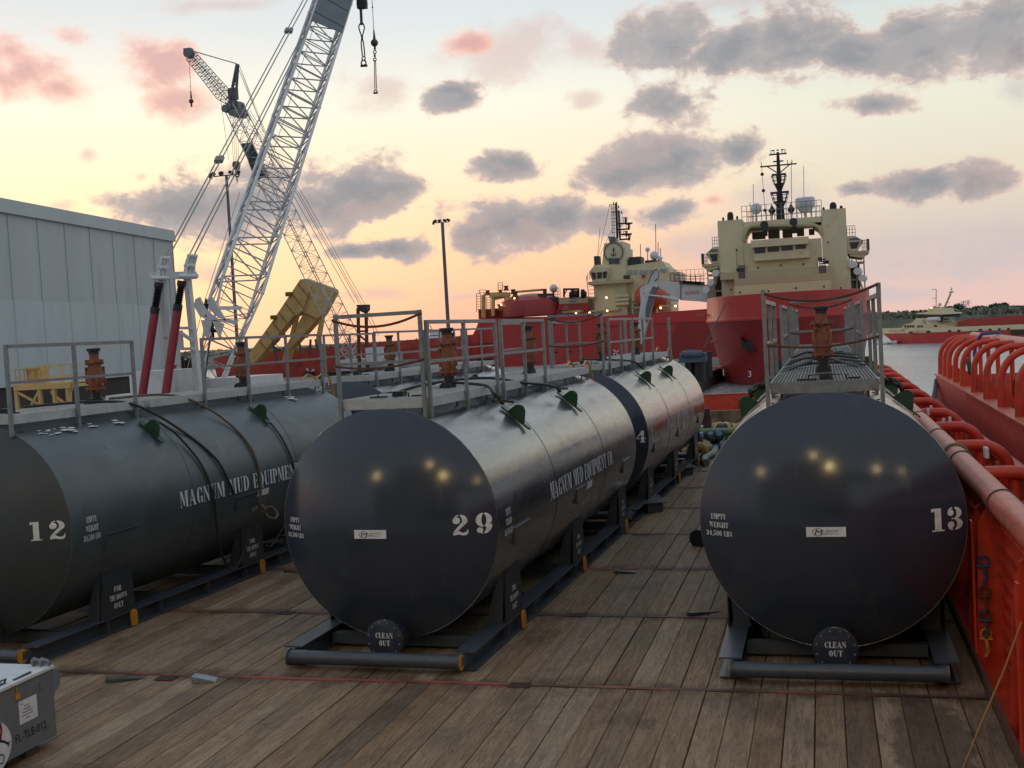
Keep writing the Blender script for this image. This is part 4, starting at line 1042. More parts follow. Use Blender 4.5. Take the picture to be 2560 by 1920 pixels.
# corrugated hoses, manifold and gear at the far end of the deck
def corr(name, label, pts, r, m1, m2, step=.06, group=None):
    t = thing(name, label, 'hose', pts[0], group=group); S = smooth(pts, 8)
    b = MB(); b.tube(S, r, 10); b.build('hose_core', m2, t)
    b = MB(); acc = 0
    for i in range(1, len(S)):
        acc += (S[i] - S[i - 1]).length
        if acc > step: b.torus(S[i], r + .004, step * .28, (S[i] - S[i - 1]), 14, 5); acc = 0
    b.build('hose_rib', m1, t); return t
t = corr('suction_hose', 'yellow ribbed hose with black coupling left of the tank stencilled 13', [Vector((-2.25, 22.0, .12)), Vector((-1.9, 23.4, .12)), Vector((-1.55, 24.6, .14)), Vector((-1.4, 26, .12))], .085, M_HOSEY, M_BLACK, .09)
b = MB(); b.cyl((-2.36, 21.4, .14), (-2.24, 22.05, .13), .14, 16); b.cyl((-2.40, 21.3, .15), (-2.37, 21.42, .15), .17, 16); b.build('coupling', M_BLACK, t)
b = MB(); b.lathe([(.16, 0), (.16, .04), (.1, .06), (.1, .22), (.13, .24), (.13, .28)], 14, (-1.95, 22.2, .005)); b.build('hose_fitting', M_TEAL, None, cat='hose fitting', label='teal hose fitting standing beside the ribbed hose coupling')
G = lambda px, py, z=.12: WZ(px, py, z)
corr('suction_hose', 'thick yellow and black ribbed hose lying along the timber baulk', [G(1790, 1075, .4), G(1806, 1073, .45), G(1822, 1074, .42), G(1852, 1078, .35)], .20, M_HOSEY, M_BLACK, .26)
corr('suction_hose', 'short bent yellow ribbed hose on the deck by the middle row', [G(1728, 1116, .35), G(1740, 1118, .4), G(1754, 1121, .35), G(1755, 1128, .18), G(1744, 1130, .13)], .14, M_HOSEY, mat('ochre_rubber', (150, 116, 58), .7), .14)
for (pts, lb, m) in (([G(1776, 1082, .6), G(1778, 1096, .4), G(1786, 1108), G(1789, 1122), G(1782, 1134), G(1768, 1141), G(1760, 1147), G(1766, 1156)], 'long grey-green hose winding over the deck from the green fitting', M_TEAL),
                     ([G(1797, 1082, .6), G(1796, 1096, .35), G(1793, 1106), G(1799, 1114), G(1816, 1122)], 'teal hose curving from the blue fitting toward the tank stencilled 13', mat('pale_teal', (100, 132, 134), .5))):
    b = MB(); b.tube(smooth(pts, 8), .10, 10); b.build('transfer_hose', m, None, cat='hose', label=lb)
c0 = G(1778, 1077, .6); YV = c0.y; VX0 = c0.x
t = thing('valve_manifold', 'blue and green valve manifold in front of the end bulwark', 'manifold', (VX0, YV, 0))
b = MB(); b.cyl((VX0 - .7, YV + .1, .55), (VX0 + .75, YV, .55), .13, 14); b.cyl((VX0 - .5, YV, 0), (VX0 - .5, YV, .55), .07, 10); b.cyl((VX0 + .5, YV, 0), (VX0 + .5, YV, .55), .07, 10); b.build('header_pipe', mat('green_fitting', (92, 126, 66), .5, var=.2, scale=6), t)
b = MB()
for x in (VX0, VX0 + .3): b.lathe([(.15, 0), (.15, .07), (.11, .09), (.11, .25), (.15, .27), (.15, .33)], 14, (x, YV - .05, .52), (0, -1, -.35))
b.build('outlet_flange', M_BLUE, t)
b = MB(); b.cyl((VX0 - .5, YV + .1, .5), (VX0 - .5, YV + .1, .8), .07, 10); b.torus((VX0 - .5, YV + .1, .84), .14, .022, (0, .3, 1), 18, 6); b.box((VX0 - .55, YV - .2, .5), (.6, .2, .16)); b.build('hand_wheel', mat('pale_blue', (176, 190, 220), .5), t)
c0 = G(1738, 1102, .3); PXx, PYy = c0.x - .1, c0.y
t = thing('pump_unit', 'dark wheeled pump unit beside the far hoses', 'pump', (PXx, PYy, 0))
b = MB(); b.box((PXx, PYy, .34), (.6, 1.2, .36)); b.cyl((PXx - .25, PYy - .5, .6), (PXx + .3, PYy - .5, .6), .16, 12); b.build('housing', mat('navy_black', (34, 40, 54), .5, var=.2), t)
b = MB(); b.cyl((PXx - .38, PYy - .5, .15), (PXx - .31, PYy - .5, .15), .15, 14); b.cyl((PXx + .31, PYy - .5, .15), (PXx + .38, PYy - .5, .15), .15, 14); b.build('wheel', M_BLACK, t)
b = MB(); b.box((PXx + .25, PYy - .6, .82), (.36, .4, .05)); b.box((PXx + .0, PYy + 1.2, .5), (.2, .25, .4)); b.build('cover', M_LIDW, t)
c0 = G(1766, 1062, .5); b = MB(); b.box((c0.x, c0.y, .45), (.36, .4, .9)); b.cyl((c0.x, c0.y, .9), (c0.x, c0.y, 1.1), .16, 10); b.torus((c0.x - .2, c0.y - .2, .8), .18, .04, (0, 1, .2), 14, 6)
b.build('deck_ventilator', mat('dark_maroon', (70, 40, 42), .6), None, cat='ventilator', label='small dark maroon ventilator standing before the timber baulk')

# ------------------------------------------------------------------ grey toolbox at the near left corner
tx, ty0, ty1, tz0, tz1 = -8.17, 8.35, 10.40, .10, .83
tbx = thing('toolbox', 'grey steel toolbox with scuffed white lid and company badge, near left corner', 'toolbox', (tx - .6, 9.4, 0))
b = MB(); b.b2((tx - 1.2, ty0, tz0), (tx, ty1, tz1)); b.b2((tx - 1.2, ty1, tz1 - .3), (tx, ty1 + .012, tz1))
body = b.build('body', M_GREY, tbx, smooth=0)
b = MB(); b.prism([(tx - .012, ty1 + .006, tz1 - .02), (tx - .012, ty1 + .13, tz1 - .05), (tx - .012, ty1 + .13, tz1 - .22), (tx - .012, ty1 + .006, tz1 - .30)], (-.03, 0, 0)); b.b2((tx, 10.18, tz1 - .16), (tx + .012, 10.26, tz1 - .09)); b.build('lifting_plate', M_GALV, tbx)
b = MB(); b.b2((tx - 1.2, ty0, tz1), (tx + .02, ty1 + .02, tz1 + .03)); b.build('lid', M_LIDW, tbx, smooth=0)
b = MB(); b.tube([(tx - .10, 9.42, tz1 + .03), (tx - .08, 9.42, tz1 + .07), (tx - .08, 9.78, tz1 + .07), (tx - .10, 9.78, tz1 + .03)], .012, 6); b.tube([(tx - .05, 9.86, tz1 + .035), (tx - .05, 10.12, tz1 + .04)], .014, 6); b.b2((tx - .16, 9.44, tz1 + .031), (tx - .06, 9.76, tz1 + .036)); b.build('handle', M_DKSTEEL, tbx)
b = MB()
for i in range(4): b.torus((tx - .05 - .05 * i, ty1 - .03 + .02 * (i % 2), tz1 + .06), .045, .016, (i % 2, 1 - i % 2, .3), 12, 6)
b.build('corner_shackle', M_GALV, tbx)
b = MB()
for y in (8.6, 10.05): b.b2((tx - .25, y - .08, 0), (tx - .06, y + .08, tz0))
b.build('foot', M_DKSTEEL, tbx)
b = MB(); b.tube([(tx + .006, 9.82, tz1 - .01), (tx + .012, 9.82, tz1 - .10)], .006, 6); b.b2((tx + .002, 9.79, tz1 - .15), (tx + .02, 9.85, tz1 - .10)); b.build('padlock', M_YEL, tbx)
F = lambda u, v, e=.004: Vector((tx + e, u, v))
b = MB(); b.prism([F(9.84, .40, .002), F(10.12, .40, .002), F(10.12, .64, .002), F(9.84, .64, .002)], (.002, 0, 0)); pap = b.build('paper_notice', M_WHITE, tbx, smooth=0)
b = MB()
for i, (w_, o_) in enumerate(((.05, 0), (.09, .06), (.12, .05), (.16, .03), (.18, .02), (.08, .07))):
    for j in range(int(w_ / .014)): b.b2((tx + .0045, 9.86 + o_ + j * .014, .60 - i * .032), (tx + .0052, 9.86 + o_ + j * .014 + .009, .610 - i * .032))
b.build('print', M_INK, pap, smooth=0)
b = MB(); sans(b, 'FL-TLB-012', lambda u, v: F(9.76 + u, .235 + v), .085, 'l', .48); b.build('stencil_number', M_INK, body, smooth=0)
b = MB(); cy, cz = 9.34, .30
b.prism([F(cy + .36 * math.cos(2 * PI * i / 40), cz + .29 * math.sin(2 * PI * i / 40), .001) for i in range(40)], (.002, 0, 0)); bdg = b.build('badge', M_WHITE, tbx, smooth=0)
b = MB()
def pl(pts, e=.005): b.prism([F(cy + u, cz + v, e) for u, v in pts], (.0015, 0, 0))
def strip(pts, w):
    for (p, q) in zip(pts[:-1], pts[1:]):
        d = Vector((q[0] - p[0], q[1] - p[1])); d.normalize(); n = Vector((-d.y, d.x)) * w / 2
        pl([(p[0] + n.x, p[1] + n.y), (p[0] - n.x, p[1] - n.y), (q[0] - n.x, q[1] - n.y), (q[0] + n.x, q[1] + n.y)])
strip([(.03, -.1), (.10, -.02), (.18, .06), (.14, .14), (.20, .20)], .045); strip([(.17, .05), (.25, .02), (.30, -.02)], .022)
for dx, dy in ((.035, .012), (.03, -.02), (.005, -.04)): strip([(.30, -.02), (.30 + dx, -.02 + dy)], .010)
strip([(.03, -.10), (.00, -.15)], .03)
b.build('badge_lizard', M_INK, bdg, smooth=0)
b = MB(); strip([(.12, .22), (.17, .25), (.21, .22), (.225, .15), (.20, .05)], .03); b.build('badge_tail', M_LOGOR, bdg, smooth=0)
b = MB(); sans(b, 'O', lambda u, v: F(cy + .19 + u, cz - .19 + v, .005), .10, 'c', .10); b.build('badge_letter', M_INK, bdg, smooth=0)

# ------------------------------------------------------------------ lattice work
def lattice(P0, P1, u, v, nb, cr_, br, t0=1.0, t1=1.0, chord=None, brace=None):
    """four chords round the axis P0-P1; u, v are the section's edge vectors; returns chord and brace builders"""
    P0 = Vector(P0); P1 = Vector(P1); u = Vector(u); v = Vector(v)
    ch = chord or MB(); bc = brace or MB()
    def cor(t, i):
        k = t0 + (t1 - t0) * t; c = P0.lerp(P1, t); su, sv = ((-1, -1), (1, -1), (1, 1), (-1, 1))[i]
        return c + u * (su * k / 2) + v * (sv * k / 2)
    for i in range(4): ch.tube([cor(0, i), cor(1, i)], cr_, 8)
    for f in range(4):
        a, b_ = f, (f + 1) % 4
        for k in range(nb):
            p, q = (a, b_) if (k + f) % 2 else (b_, a)
            bc.tube([cor(k / nb, p), cor((k + 1) / nb, q)], br, 5, False)
            if k % 2 == 0 or True: bc.tube([cor(k / nb, a), cor(k / nb, b_)], br * .8, 5, False)
    return ch, bc, cor
M_BRACE = mat('crane_brace_white', (172, 172, 172), .5, var=.1, scale=1)

# ------------------------------------------------------------------ near crawler crane
YB, YT = 84.0, 116.0
Pb = W(588, 745, YB); Pt = W(826, 17, YT); axv = (Pt - Pb).normalized()
Pt2 = Pb + (Pt - Pb) * 1.55                          # the boom goes on above the frame
u = Vector((.56, .83, 0)); u = (u - axv * u.dot(axv)).normalized() * 3.4
v = axv.cross(u).normalized() * 3.4
if v.x < 0: v = -v
foot = W(508, 1012, 80)
c1 = thing('lattice_crane', 'near white lattice crane with red cylinders, boom reaching out of the top', 'crane', (foot.x, 80, QZ))
ch, bc, cor = lattice(Pb, Pt2, u, v, 30, .145, .068)
Pm = foot.lerp(Pb, .30)
b0 = MB(); b0c = MB()
k0 = (Pb - Pm).length
ch2, bc2, cor2 = lattice(Pm, Pb, u, v, 4, .105, .048, .55, 1.0, ch, bc)
for i in range(4): ch.tube([cor2(0, i), foot + u * (.2 if i in (1, 2) else -.2)], .14, 8)
for i in range(3): bc.tube([cor2(0, i), cor2(0, i + 1)], .07, 6)
for t_ in (.10, .37, .64, .83):                        # heavier frames where boom sections are pinned
    for i in range(4): ch.tube([cor(t_, i), cor(t_, (i + 1) % 4)], .075, 6); ch.ball(cor(t_, i), .2, 8)
bo = ch.build('boom', M_WPAINT, c1); bc.build('bracing', M_BRACE, bo)
b = MB(); p1, p2 = cor(.515, 1), cor(.515, 2); q1, q2 = cor(.72, 1), cor(.72, 2)
off = u.normalized() * .12
# name board fixed across two faces of the boom
off = -v.normalized() * .14
A_, B_, C_, D_ = cor(.545, 3), cor(.555, 2), cor(.78, 2), cor(.78, 3)
b.prism([A_ - off, B_ - off, C_ - off, D_ - off], -off * .4)
E1, E2 = cor(.515, 1) , cor(.73, 1)
bd = b.build('name_board', M_GPLATE, c1, smooth=0)
b = MB()
for i in range(5):
    t_ = .57 + i * .045; b.tube([cor(t_, 3) - off * 1.5, cor(t_, 2) - off * 1.5], .04, 5)
b.build('board_rib', M_DPLATE, bd)
# gantry legs, cross head, cylinders
YG = 76.0
gl_, gr_ = W(400, 690, YG), W(468, 688, YG + 1)
b = MB()
for (p, q) in ((W(405, 690, YG), W(428, 1010, YG + 1)), (W(468, 690, YG + 1), W(500, 1010, YG + 2))):
    b.bar(p, q, .42, .5, (0, 1, 0))
b.bar(W(376, 690, YG), W(490, 688, YG + 1), .62, .55)
for (x, y) in ((480, 820), (484, 872)): b.bar(W(450, y, YG + 2), W(x, y + 0, YG + 1), .22)
b.bar(W(452, 832, YG + 2), W(482, 852, YG + 1), .22); b.bar(W(452, 826, YG + 2), W(455, 870, YG + 2), .22)
b.bar(W(416, 810, YG + 1), W(433, 1010, YG + 2), .2); b.bar(W(424, 700, YG), W(432, 815, YG + .5), .12)
gm = b.build('gantry', M_WPAINT, c1)
b = MB()
for (x, y) in ((402, 665), (470, 660)):
    for dx in (-9, 0, 9):
        b.prism([W(x + dx - 4, y + 32, YG - .3 + dx * .02), W(x + dx + 6, y + 32, YG - .3 + dx * .02), W(x + dx + 8, y + 2, YG - .3 + dx * .02), W(x + dx + 14, y - 22, YG - .3 + dx * .02), W(x + dx + 9, y - 26, YG - .3 + dx * .02), W(x + dx + 1, y - 4, YG - .3 + dx * .02)], (0, .12, 0)); b.ball(W(x + dx + 10, y - 20, YG - .3), .14, 8); b.ball(W(x + dx + 3, y + 4, YG - .4), .16, 8)
    b.cyl(W(x - 20, y + 30, YG - .5), W(x + 24, y + 30, YG - .5), .16, 12)
b.build('pendant_sheave', M_WPAINT, gm)
for (tx_, ty_, mx, my, bx, by) in ((398, 706, 386, 784, 352, 1010), (455, 702, 443, 778, 410, 1010)):
    top, mid, bot = W(tx_, ty_, YG - .6), W(mx, my, YG - .8), W(bx, by, YG - 1.2)
    b = MB(); b.tube([mid, bot], .30, 18); b.cyl(mid, mid + (top - mid).normalized() * .25, .33, 18)
    b.tube([mid + Vector((.36, 0, 0)), bot + Vector((.36, 0, 0))], .04, 6)
    cy_ = b.build('hydraulic_cylinder', M_CYLRED, c1)
    b = MB(); d = top - mid; L = d.length; prof = [(.34, 0), (.34, .5)]
    n = 11
    for i in range(n): prof += [(.22, .5 + (L - .9) * i / n), (.32, .5 + (L - .9) * (i + .5) / n)]
    prof += [(.28, L - .4), (.34, L - .35), (.34, L)]
    b.lathe(prof, 18, mid, d); b.build('bellows', M_BLACK, cy_)
b = MB()
def knot(p): b.cyl(p - (Pt - Pb).normalized() * .3, p + (Pt - Pb).normalized() * .3, .22, 8)
for (sx, sy, mx, my, ex, ey) in ((413, 640, 522, 446, 758, 0), (424, 638, 533, 449, 768, 0), (468, 648, 598, 405, 790, 20), (480, 648, 609, 398, 797, 20)):
    p, m_, q = W(sx, sy, YG), W(mx, my, YG + 12), W(ex, ey, 112)
    q2 = p + (q - p) * 1.5
    b.tube([p, q2], .055, 6)
    if sx < 450: knot(p.lerp(q, .30)); knot(p.lerp(q, .84))
b.tube([W(470, 985, 80), W(520, 840, 83), W(610, 590, 90), W(700, 330, 102), W(806, 0, 118)], .03, 5); b.tube([W(452, 985, 80), W(514, 745, 83), W(600, 480, 94)], .03, 5)
b.build('pendant', mat('pendant_grey', (150, 146, 142), .5, var=.1), c1)
# backstop and sheave frame hanging behind the boom foot
b = MB(); YS = 79.0
for dz in (0, 1.1):
    b.prism([W(488, 748, YS + dz), W(500, 742, YS + dz), (W(512, 770, YS + dz)), W(545, 800, YS + dz), W(570, 795, YS + dz), W(560, 806, YS + dz), W(520, 800, YS + dz), W(500, 792, YS + dz), W(484, 765, YS + dz)], (0, .1, 0))
    b.prism([W(526, 740, YS + dz), W(532, 744, YS + dz), W(565, 800, YS + dz), W(598, 800, YS + dz), W(584, 812, YS + dz), W(540, 790, YS + dz), W(520, 770, YS + dz)], (0, .1, 0))
    b.prism([W(502, 800, YS + dz), W(540, 800, YS + dz), W(560, 810, YS + dz), W(548, 848, YS + dz), W(530, 800, YS + dz), W(520, 848, YS + dz), W(512, 840, YS + dz)], (0, .1, 0))
b.bar(W(540, 770, YS + .6), W(602, 770, YS + 3), .28); b.bar(W(560, 800, YS + .6), W(592, 808, YS + 1), .3)
b.build('backstop_frame', M_WPAINT, c1)
b = MB()
for (x, y, r) in ((503, 770, .35), (516, 762, .42), (520, 818, .5), (532, 826, .55)): b.torus(W(x, y, YS + .6), r, .09, (1, .5, 0), 18, 6); b.cyl(W(x - 10, y, YS + .5), W(x + 12, y + 2, YS + .7), .12, 10)
b.tube([W(516, 755, YS + .6), W(515, 790, YS), W(524, 812, YS + .5)], .07, 6); b.tube([W(526, 840, YS + .6), W(518, 900, YS + .6), W(512, 960, YS)], .06, 6)
b.build('sheave', M_MAST, c1)
# machinery house and crawlers on the quay
b = MB()
hx = W(450, 985, 79)
b.b2((hx.x - 3.4, 77.5, 1.1), (hx.x + .8, 81, 2.9)); b.b2((hx.x + 1.0, 80.5, .4), (hx.x + 5.4, 86, 2.0)); b.b2((hx.x - 4.6, 76.0, .2), (hx.x + .2, 80, 1.2))
b.build('machinery_house', M_WPAINT, c1)
b = MB(); q = W(590, 958, 84); b.box((q.x, 85, 1.55), (3.2, 4.0, .5)); b.build('cab_roof', mat('pale_roof', (224, 214, 192), .5), c1)
b = MB()
for dy in (0, 7.5):
    b.prism([(hx.x - 6, 77 + dy, QZ), (hx.x + 8, 77 + dy, QZ), (hx.x + 8.8, 77 + dy, QZ + .6), (hx.x + 8, 77 + dy, QZ + 1.2), (hx.x - 6, 77 + dy, QZ + 1.2), (hx.x - 6.8, 77 + dy, QZ + .6)], (0, 1.3, 0))
b.build('crawler_track', M_MAST, c1)
# hook block and headache ball hanging from the boom head
YH = 118
t = thing('hook_block', 'black hook block with long wire slings and shackle hanging from the near crane', 'hook block', tuple(W(901, 0, YH)))
b = MB(); p = W(901, -60, YH); q = W(902, 22, YH)
b.b2((p.x - .50, YH - .35, q.z), (p.x + .50, YH + .35, p.z)); b.cyl((p.x - .55, YH, q.z + .5), (p.x + .55, YH, q.z + .5), .3, 12)
for dx in (-.3, 0, .3): b.tube([(p.x + dx, YH, p.z), (p.x + dx, YH, p.z + 16)], .03, 5)
b.build('sheave_case', M_MAST, t)
b = MB(); b.tube([W(902, 22, YH), W(904, 62, YH)], .16, 10); b.build('hook_shank', M_DKSTEEL, t)
b = MB()
for s_ in (-1, 1): b.tube(smooth([W(904, 54, YH), W(904 + 7 * s_, 68, YH), W(905 + 1 * s_, 92, YH), W(906 + 3 * s_, 110, YH), W(909 + 3 * s_, 140, YH)]), .075, 6)
b.torus(W(909, 146, YH), .2, .07, (0, 1, 0), 12, 6); b.torus(W(909, 157, YH), .28, .085, (0, 1, 0), 14, 6); b.cyl(W(902, 165, YH), W(918, 164, YH), .13, 8)
b.build('lifting_sling', M_MAST, t)
t = thing('headache_ball', 'round rusty headache ball with chain and twin slings beside the hook block', 'hook ball', tuple(W(936, 107, YH)))
b = MB(); b.ball(W(936, 107, YH), .41, 20); b.lathe([(.16, 0), (.06, 1.1)], 10, W(936, 99, YH)); b.cyl(W(937, 116, YH), W(937, 124, YH), .13, 8); b.build('ball', mat('rusty_iron', (86, 66, 62), .6, var=.2, scale=3), t)
b = MB(); b.tube([W(935, 92, YH), W(930, -70, YH) + Vector((0, 0, 14))], .035, 6); b.ball(W(931, 18, YH), .1, 8); b.build('load_line', M_MAST, t)
b = MB()
for i, y in enumerate((130, 139, 149)): b.torus(W(937, y, YH), .17, .055, (i % 2, 1 - i % 2, 0), 12, 6)
b.tube([W(936, 150, YH), W(937, 222, YH)], .05, 6); b.tube([W(939, 150, YH), W(941, 222, YH)], .05, 6); b.torus(W(939, 228, YH), .16, .06, (0, 1, 0), 12, 6); b.cyl(W(934, 233, YH), W(944, 232, YH), .1, 8)
b.build('lifting_sling', M_MAST, t)

# ------------------------------------------------------------------ far crane leaning the other way
Y2 = 165.0
Pb = W(868, 850, Y2); Pt = W(584, 266, Y2 - 2); axv = (Pt - Pb).normalized()
u = Vector((.34, .94, 0)); u = (u - axv * u.dot(axv)).normalized() * 2.7; v = axv.cross(u).normalized() * 2.7
f2 = W(902, 930, Y2)
c2 = thing('lattice_crane', 'far white lattice crane with a jib, boom leaning to the left', 'crane', (f2.x, Y2, QZ))
ch, bc, cor = lattice(Pb, Pt, u, v, 30, .085, .042, 1, .8)
ch, bc, cor2 = lattice(f2.lerp(Pb, .15), Pb, u, v, 5, .10, .05, .35, 1, ch, bc)
bo = ch.build('boom', mat('far_crane_white', (196, 192, 188), .55, var=.1, scale=1), c2); bc.build('bracing', MATS['far_crane_white'], bo)
b = MB(); o_ = Vector((0, -1.9, 0)); b.prism([W(604, 359, Y2 - 2.2), W(631, 356, Y2 - 2.2), W(673, 438, Y2 - 2.2), (W(640, 452, Y2 - 2.2))], (0, -.15, 0)); b.build('name_board', M_DPLATE, c2, smooth=0)
b = MB(); hd = W(583, 268, Y2 - 2)
for dx in (-1, 0, 1): b.cyl(hd + Vector((dx * .7 - .2, -1.2, .3 * dx)), hd + Vector((dx * .7 + .2, 1.2, .3 * dx)), .6, 18)
b.prism([W(566, 258, Y2 - 3), W(590, 252, Y2 - 3), W(606, 282, Y2 - 3), W(592, 292, Y2 - 3), W(572, 288, Y2 - 3)], (0, 2.2, 0)); b.build('boom_head', M_GPLATE, c2)
J0, J1 = W(580, 262, Y2 - 2), W(476, 138, Y2 - 6)
ax2 = (J1 - J0).normalized(); u2 = Vector((.3, .95, 0)); u2 = (u2 - ax2 * u2.dot(ax2)).normalized() * 1.7; v2 = ax2.cross(u2).normalized() * 1.7
Jm = J0.lerp(J1, .22)
ch, bc, _ = lattice(Jm, J1, u2, v2, 22, .06, .03, 1, .75); ch, bc, _ = lattice(J0, Jm, u2, v2, 5, .06, .03, .3, 1, ch, bc)
jb = ch.build('jib', M_GPLATE, c2); bc.build('jib_bracing', M_GPLATE, jb)
b = MB(); b.cyl(J1 + Vector((-.2, -.5, .3)), J1 + Vector((-.2, .5, .3)), .75, 14); b.box(J1 + Vector((-.3, 0, .5)), (1.2, .9, 1.1)); b.build('jib_head', M_GPLATE, c2)
b = MB(); S1 = W(594, 160, Y2 - 4)
for (x, y) in ((573, 256), (590, 256)):
    b.bar(W(x, y, Y2 - 3.2), S1 + Vector((0, -.3, 0)), .24); b.bar(W(x, y, Y2 - 1), S1 + Vector((0, .3, 0)), .24)
for k in range(1, 6):
    p, q = W(573, 256, Y2 - 3).lerp(S1, k / 7), W(590, 256, Y2 - 3).lerp(S1, k / 7 + .06); b.bar(p, q, .1)
b.box(W(583, 235, Y2 - 2), (1.4, .8, 1.8)); b.build('jib_strut', M_GPLATE, c2)
b = MB(); gt = W(905, 762, Y2 - 4)
for dx in (-.4, .4):
    b.tube([J1 + Vector((.4, dx, .6)), S1 + Vector((0, dx, 0))], .05, 5); b.tube([S1 + Vector((0, dx, 0)), W(660, 330, Y2)], .03, 5); b.tube([S1 + Vector((0, dx, 0)), W(700, 420, Y2)], .03, 5)
    b.tube([W(892 + dx * 14, 758, Y2 - 4), W(745 + dx * 14, 498, Y2 - 2), W(600 + dx * 8, 262, Y2 - 2)], .045, 5)
    b.tube([W(908 + dx * 10, 760, Y2 - 4), W(760 + dx * 10, 498, Y2 - 2), W(622 + dx * 8, 276, Y2 - 2)], .04, 5)
    b.tube([W(914 + dx * 12, 770, Y2 - 4), W(944 + dx * 8, 840, Y2)], .04, 5)
b.tube([J0 + Vector((.5, 0, 1.0)), J1 + Vector((.2, 0, -.2))], .04, 5); b.tube([W(552, 250, Y2 - 3), W(572, 400, Y2 - 3)], .03, 5)
b.build('pendant', mat('pendant_dark', (110, 104, 102), .5), c2)
b = MB()
for x in (895, 915): b.bar(W(x, 770, Y2 - 4), W(x + 4, 935, Y2 - 3), .42, .42)
b.bar(W(895, 828, Y2 - 4), W(917, 828, Y2 - 4), .3); b.bar(W(895, 835, Y2 - 4), W(918, 855, Y2 - 4), .25); b.build('gantry', mat('dark_orange_steel', (108, 62, 48), .6, var=.15), c2)
b = MB(); b.prism([W(890, 762, Y2 - 5), W(916, 761, Y2 - 5), W(916, 775, Y2 - 5), W(908, 782, Y2 - 5), W(896, 776, Y2 - 5)], (0, 1.5, 0)); b.build('gantry_head', M_DPLATE, c2)
b = MB(); q = W(895, 905, Y2); b.box((q.x + 2, Y2, 0.6), (8, 6, 2.2)); b.box((q.x + 4.2, Y2 - 3, 2.2), (2.4, 2, 2.4)); b.build('machinery_house', M_WPAINT, c2)
b = MB(); b.b2((q.x - 5, Y2 - 4, QZ), (q.x + 7, Y2 - 2.8, QZ + 1)); b.b2((q.x - 5, Y2 + 2.8, QZ), (q.x + 7, Y2 + 4, QZ + 1)); b.build('crawler_track', M_MAST, c2)
t = thing('headache_ball', 'small headache ball hanging from the far crane jib at upper left', 'hook ball', tuple(W(478, 253, Y2 - 6)))
b = MB(); b.ball(W(478, 253, Y2 - 6), .36, 16); b.cyl(W(478, 258, Y2 - 6), W(479, 267, Y2 - 6), .14, 8); b.lathe([(.16, 0), (.07, 1.2)], 8, W(478, 246, Y2 - 6)); b.build('ball', M_RUSTD, t)
b = MB(); b.tube([W(478, 243, Y2 - 6), W(472, 145, Y2 - 6)], .035, 5)
for y in (193, 216): b.ball(W(475.5, y, Y2 - 6), .09, 6)
b.build('load_line', M_MAST, t)
t = thing('hook_block', 'yellow hook block hanging on parallel ropes from the far crane head', 'hook block', tuple(W(591, 415, Y2 - 3)))
b = MB(); p = W(591, 414, Y2 - 3); b.box(p, (.75, .7, 1.25)); b.cyl(p + Vector((-.45, 0, .1)), p + Vector((.45, 0, .1)), .5, 14); b.build('sheave_case', mat('dirty_yellow', (112, 88, 46), .6, var=.2), t)
b = MB()
for i in range(4): b.tube([W(576 + i * 5.5, 280, Y2 - 3), W(584 + i * 4.2, 405, Y2 - 3)], .03, 5)
b.build('hoist_rope', MATS['pendant_dark'], t)
b = MB(); b.torus(W(593, 437, Y2 - 3), .32, .12, (0, 1, 0), 14, 6); b.cyl(W(592, 430, Y2 - 3), W(592, 424, Y2 - 3), .14, 8); b.tube([W(592, 442, Y2 - 3), W(593, 455, Y2 - 3)], .1, 6); b.build('hook', M_MAST, t)

# ------------------------------------------------------------------ yellow box girder legs standing on the quay
YA = 172.0
def r6(x, y, Y=YA): return W(360 + x * .28933, 640 + y * .28933, Y)
t = thing('yellow_girder', 'yellow two-legged steel girder standing aslant on the quay beside the cranes', 'steel structure', tuple(r6(1100, 900)))
b = MB()
b.prism([r6(*p) for p in ((1350, 200), (1440, 262), (1370, 470), (1305, 520), (1290, 520), (975, 905), (925, 935), (900, 880), (925, 820), (1110, 560))], (0, 2.2, 0))
leg = b.build('near_leg', M_YSTEEL, t, smooth=0)
b = MB(); b.prism([r6(x, y, YA + .4) for x, y in ((1352, 202), (1400, 196), (1640, 285), (1652, 312), (1556, 498), (1500, 540), (1372, 482))], (0, 1.6, 0)); b.build('head_plate', M_YSTEEL, t, smooth=0)
b = MB(); b.prism([r6(x, y, YA + 1.2) for x, y in ((1390, 470), (1540, 500), (1250, 815), (1222, 915), (1194, 908), (1215, 800))], (0, 2.2, 0)); b.build('far_leg', M_YSTEEL, t, smooth=0)
b = MB(); b.prism([r6(x, y, YA + 1) for x, y in ((1300, 515), (1330, 515), (1285, 690), (1255, 700))], (0, .8, 0)); b.prism([r6(x, y, YA + 1) for x, y in ((1520, 520), (1550, 520), (1505, 780), (1475, 775))], (0, .8, 0)); b.build('strut', M_YSTEEL, t, smooth=0)
b = MB()
for k in range(7):
    p = r6(1330 - k * 55, 240 + k * 83, YA - .05); b.bar(p, p + Vector((2.0, 0, -2.6)), .12)
for (x, y) in ((1195, 690), (1390, 690), (1250, 330), (1120, 530)): b.box(r6(x, y, YA - .2), (.9, .7, .7))
b.build('stiffener', mat('dirty_ochre', (132, 98, 48), .7, var=.2), t)
b = MB()
for (x, y, x2, y2) in ((1110, 740, 1150, 910), (1340, 740, 1360, 830), (1440, 720, 1430, 850), (1130, 760, 1170, 720), (1480, 720, 1530, 880)): b.bar(r6(x, y), r6(x2, y2), .3)
b.build('prop', M_DKSTEEL, t)

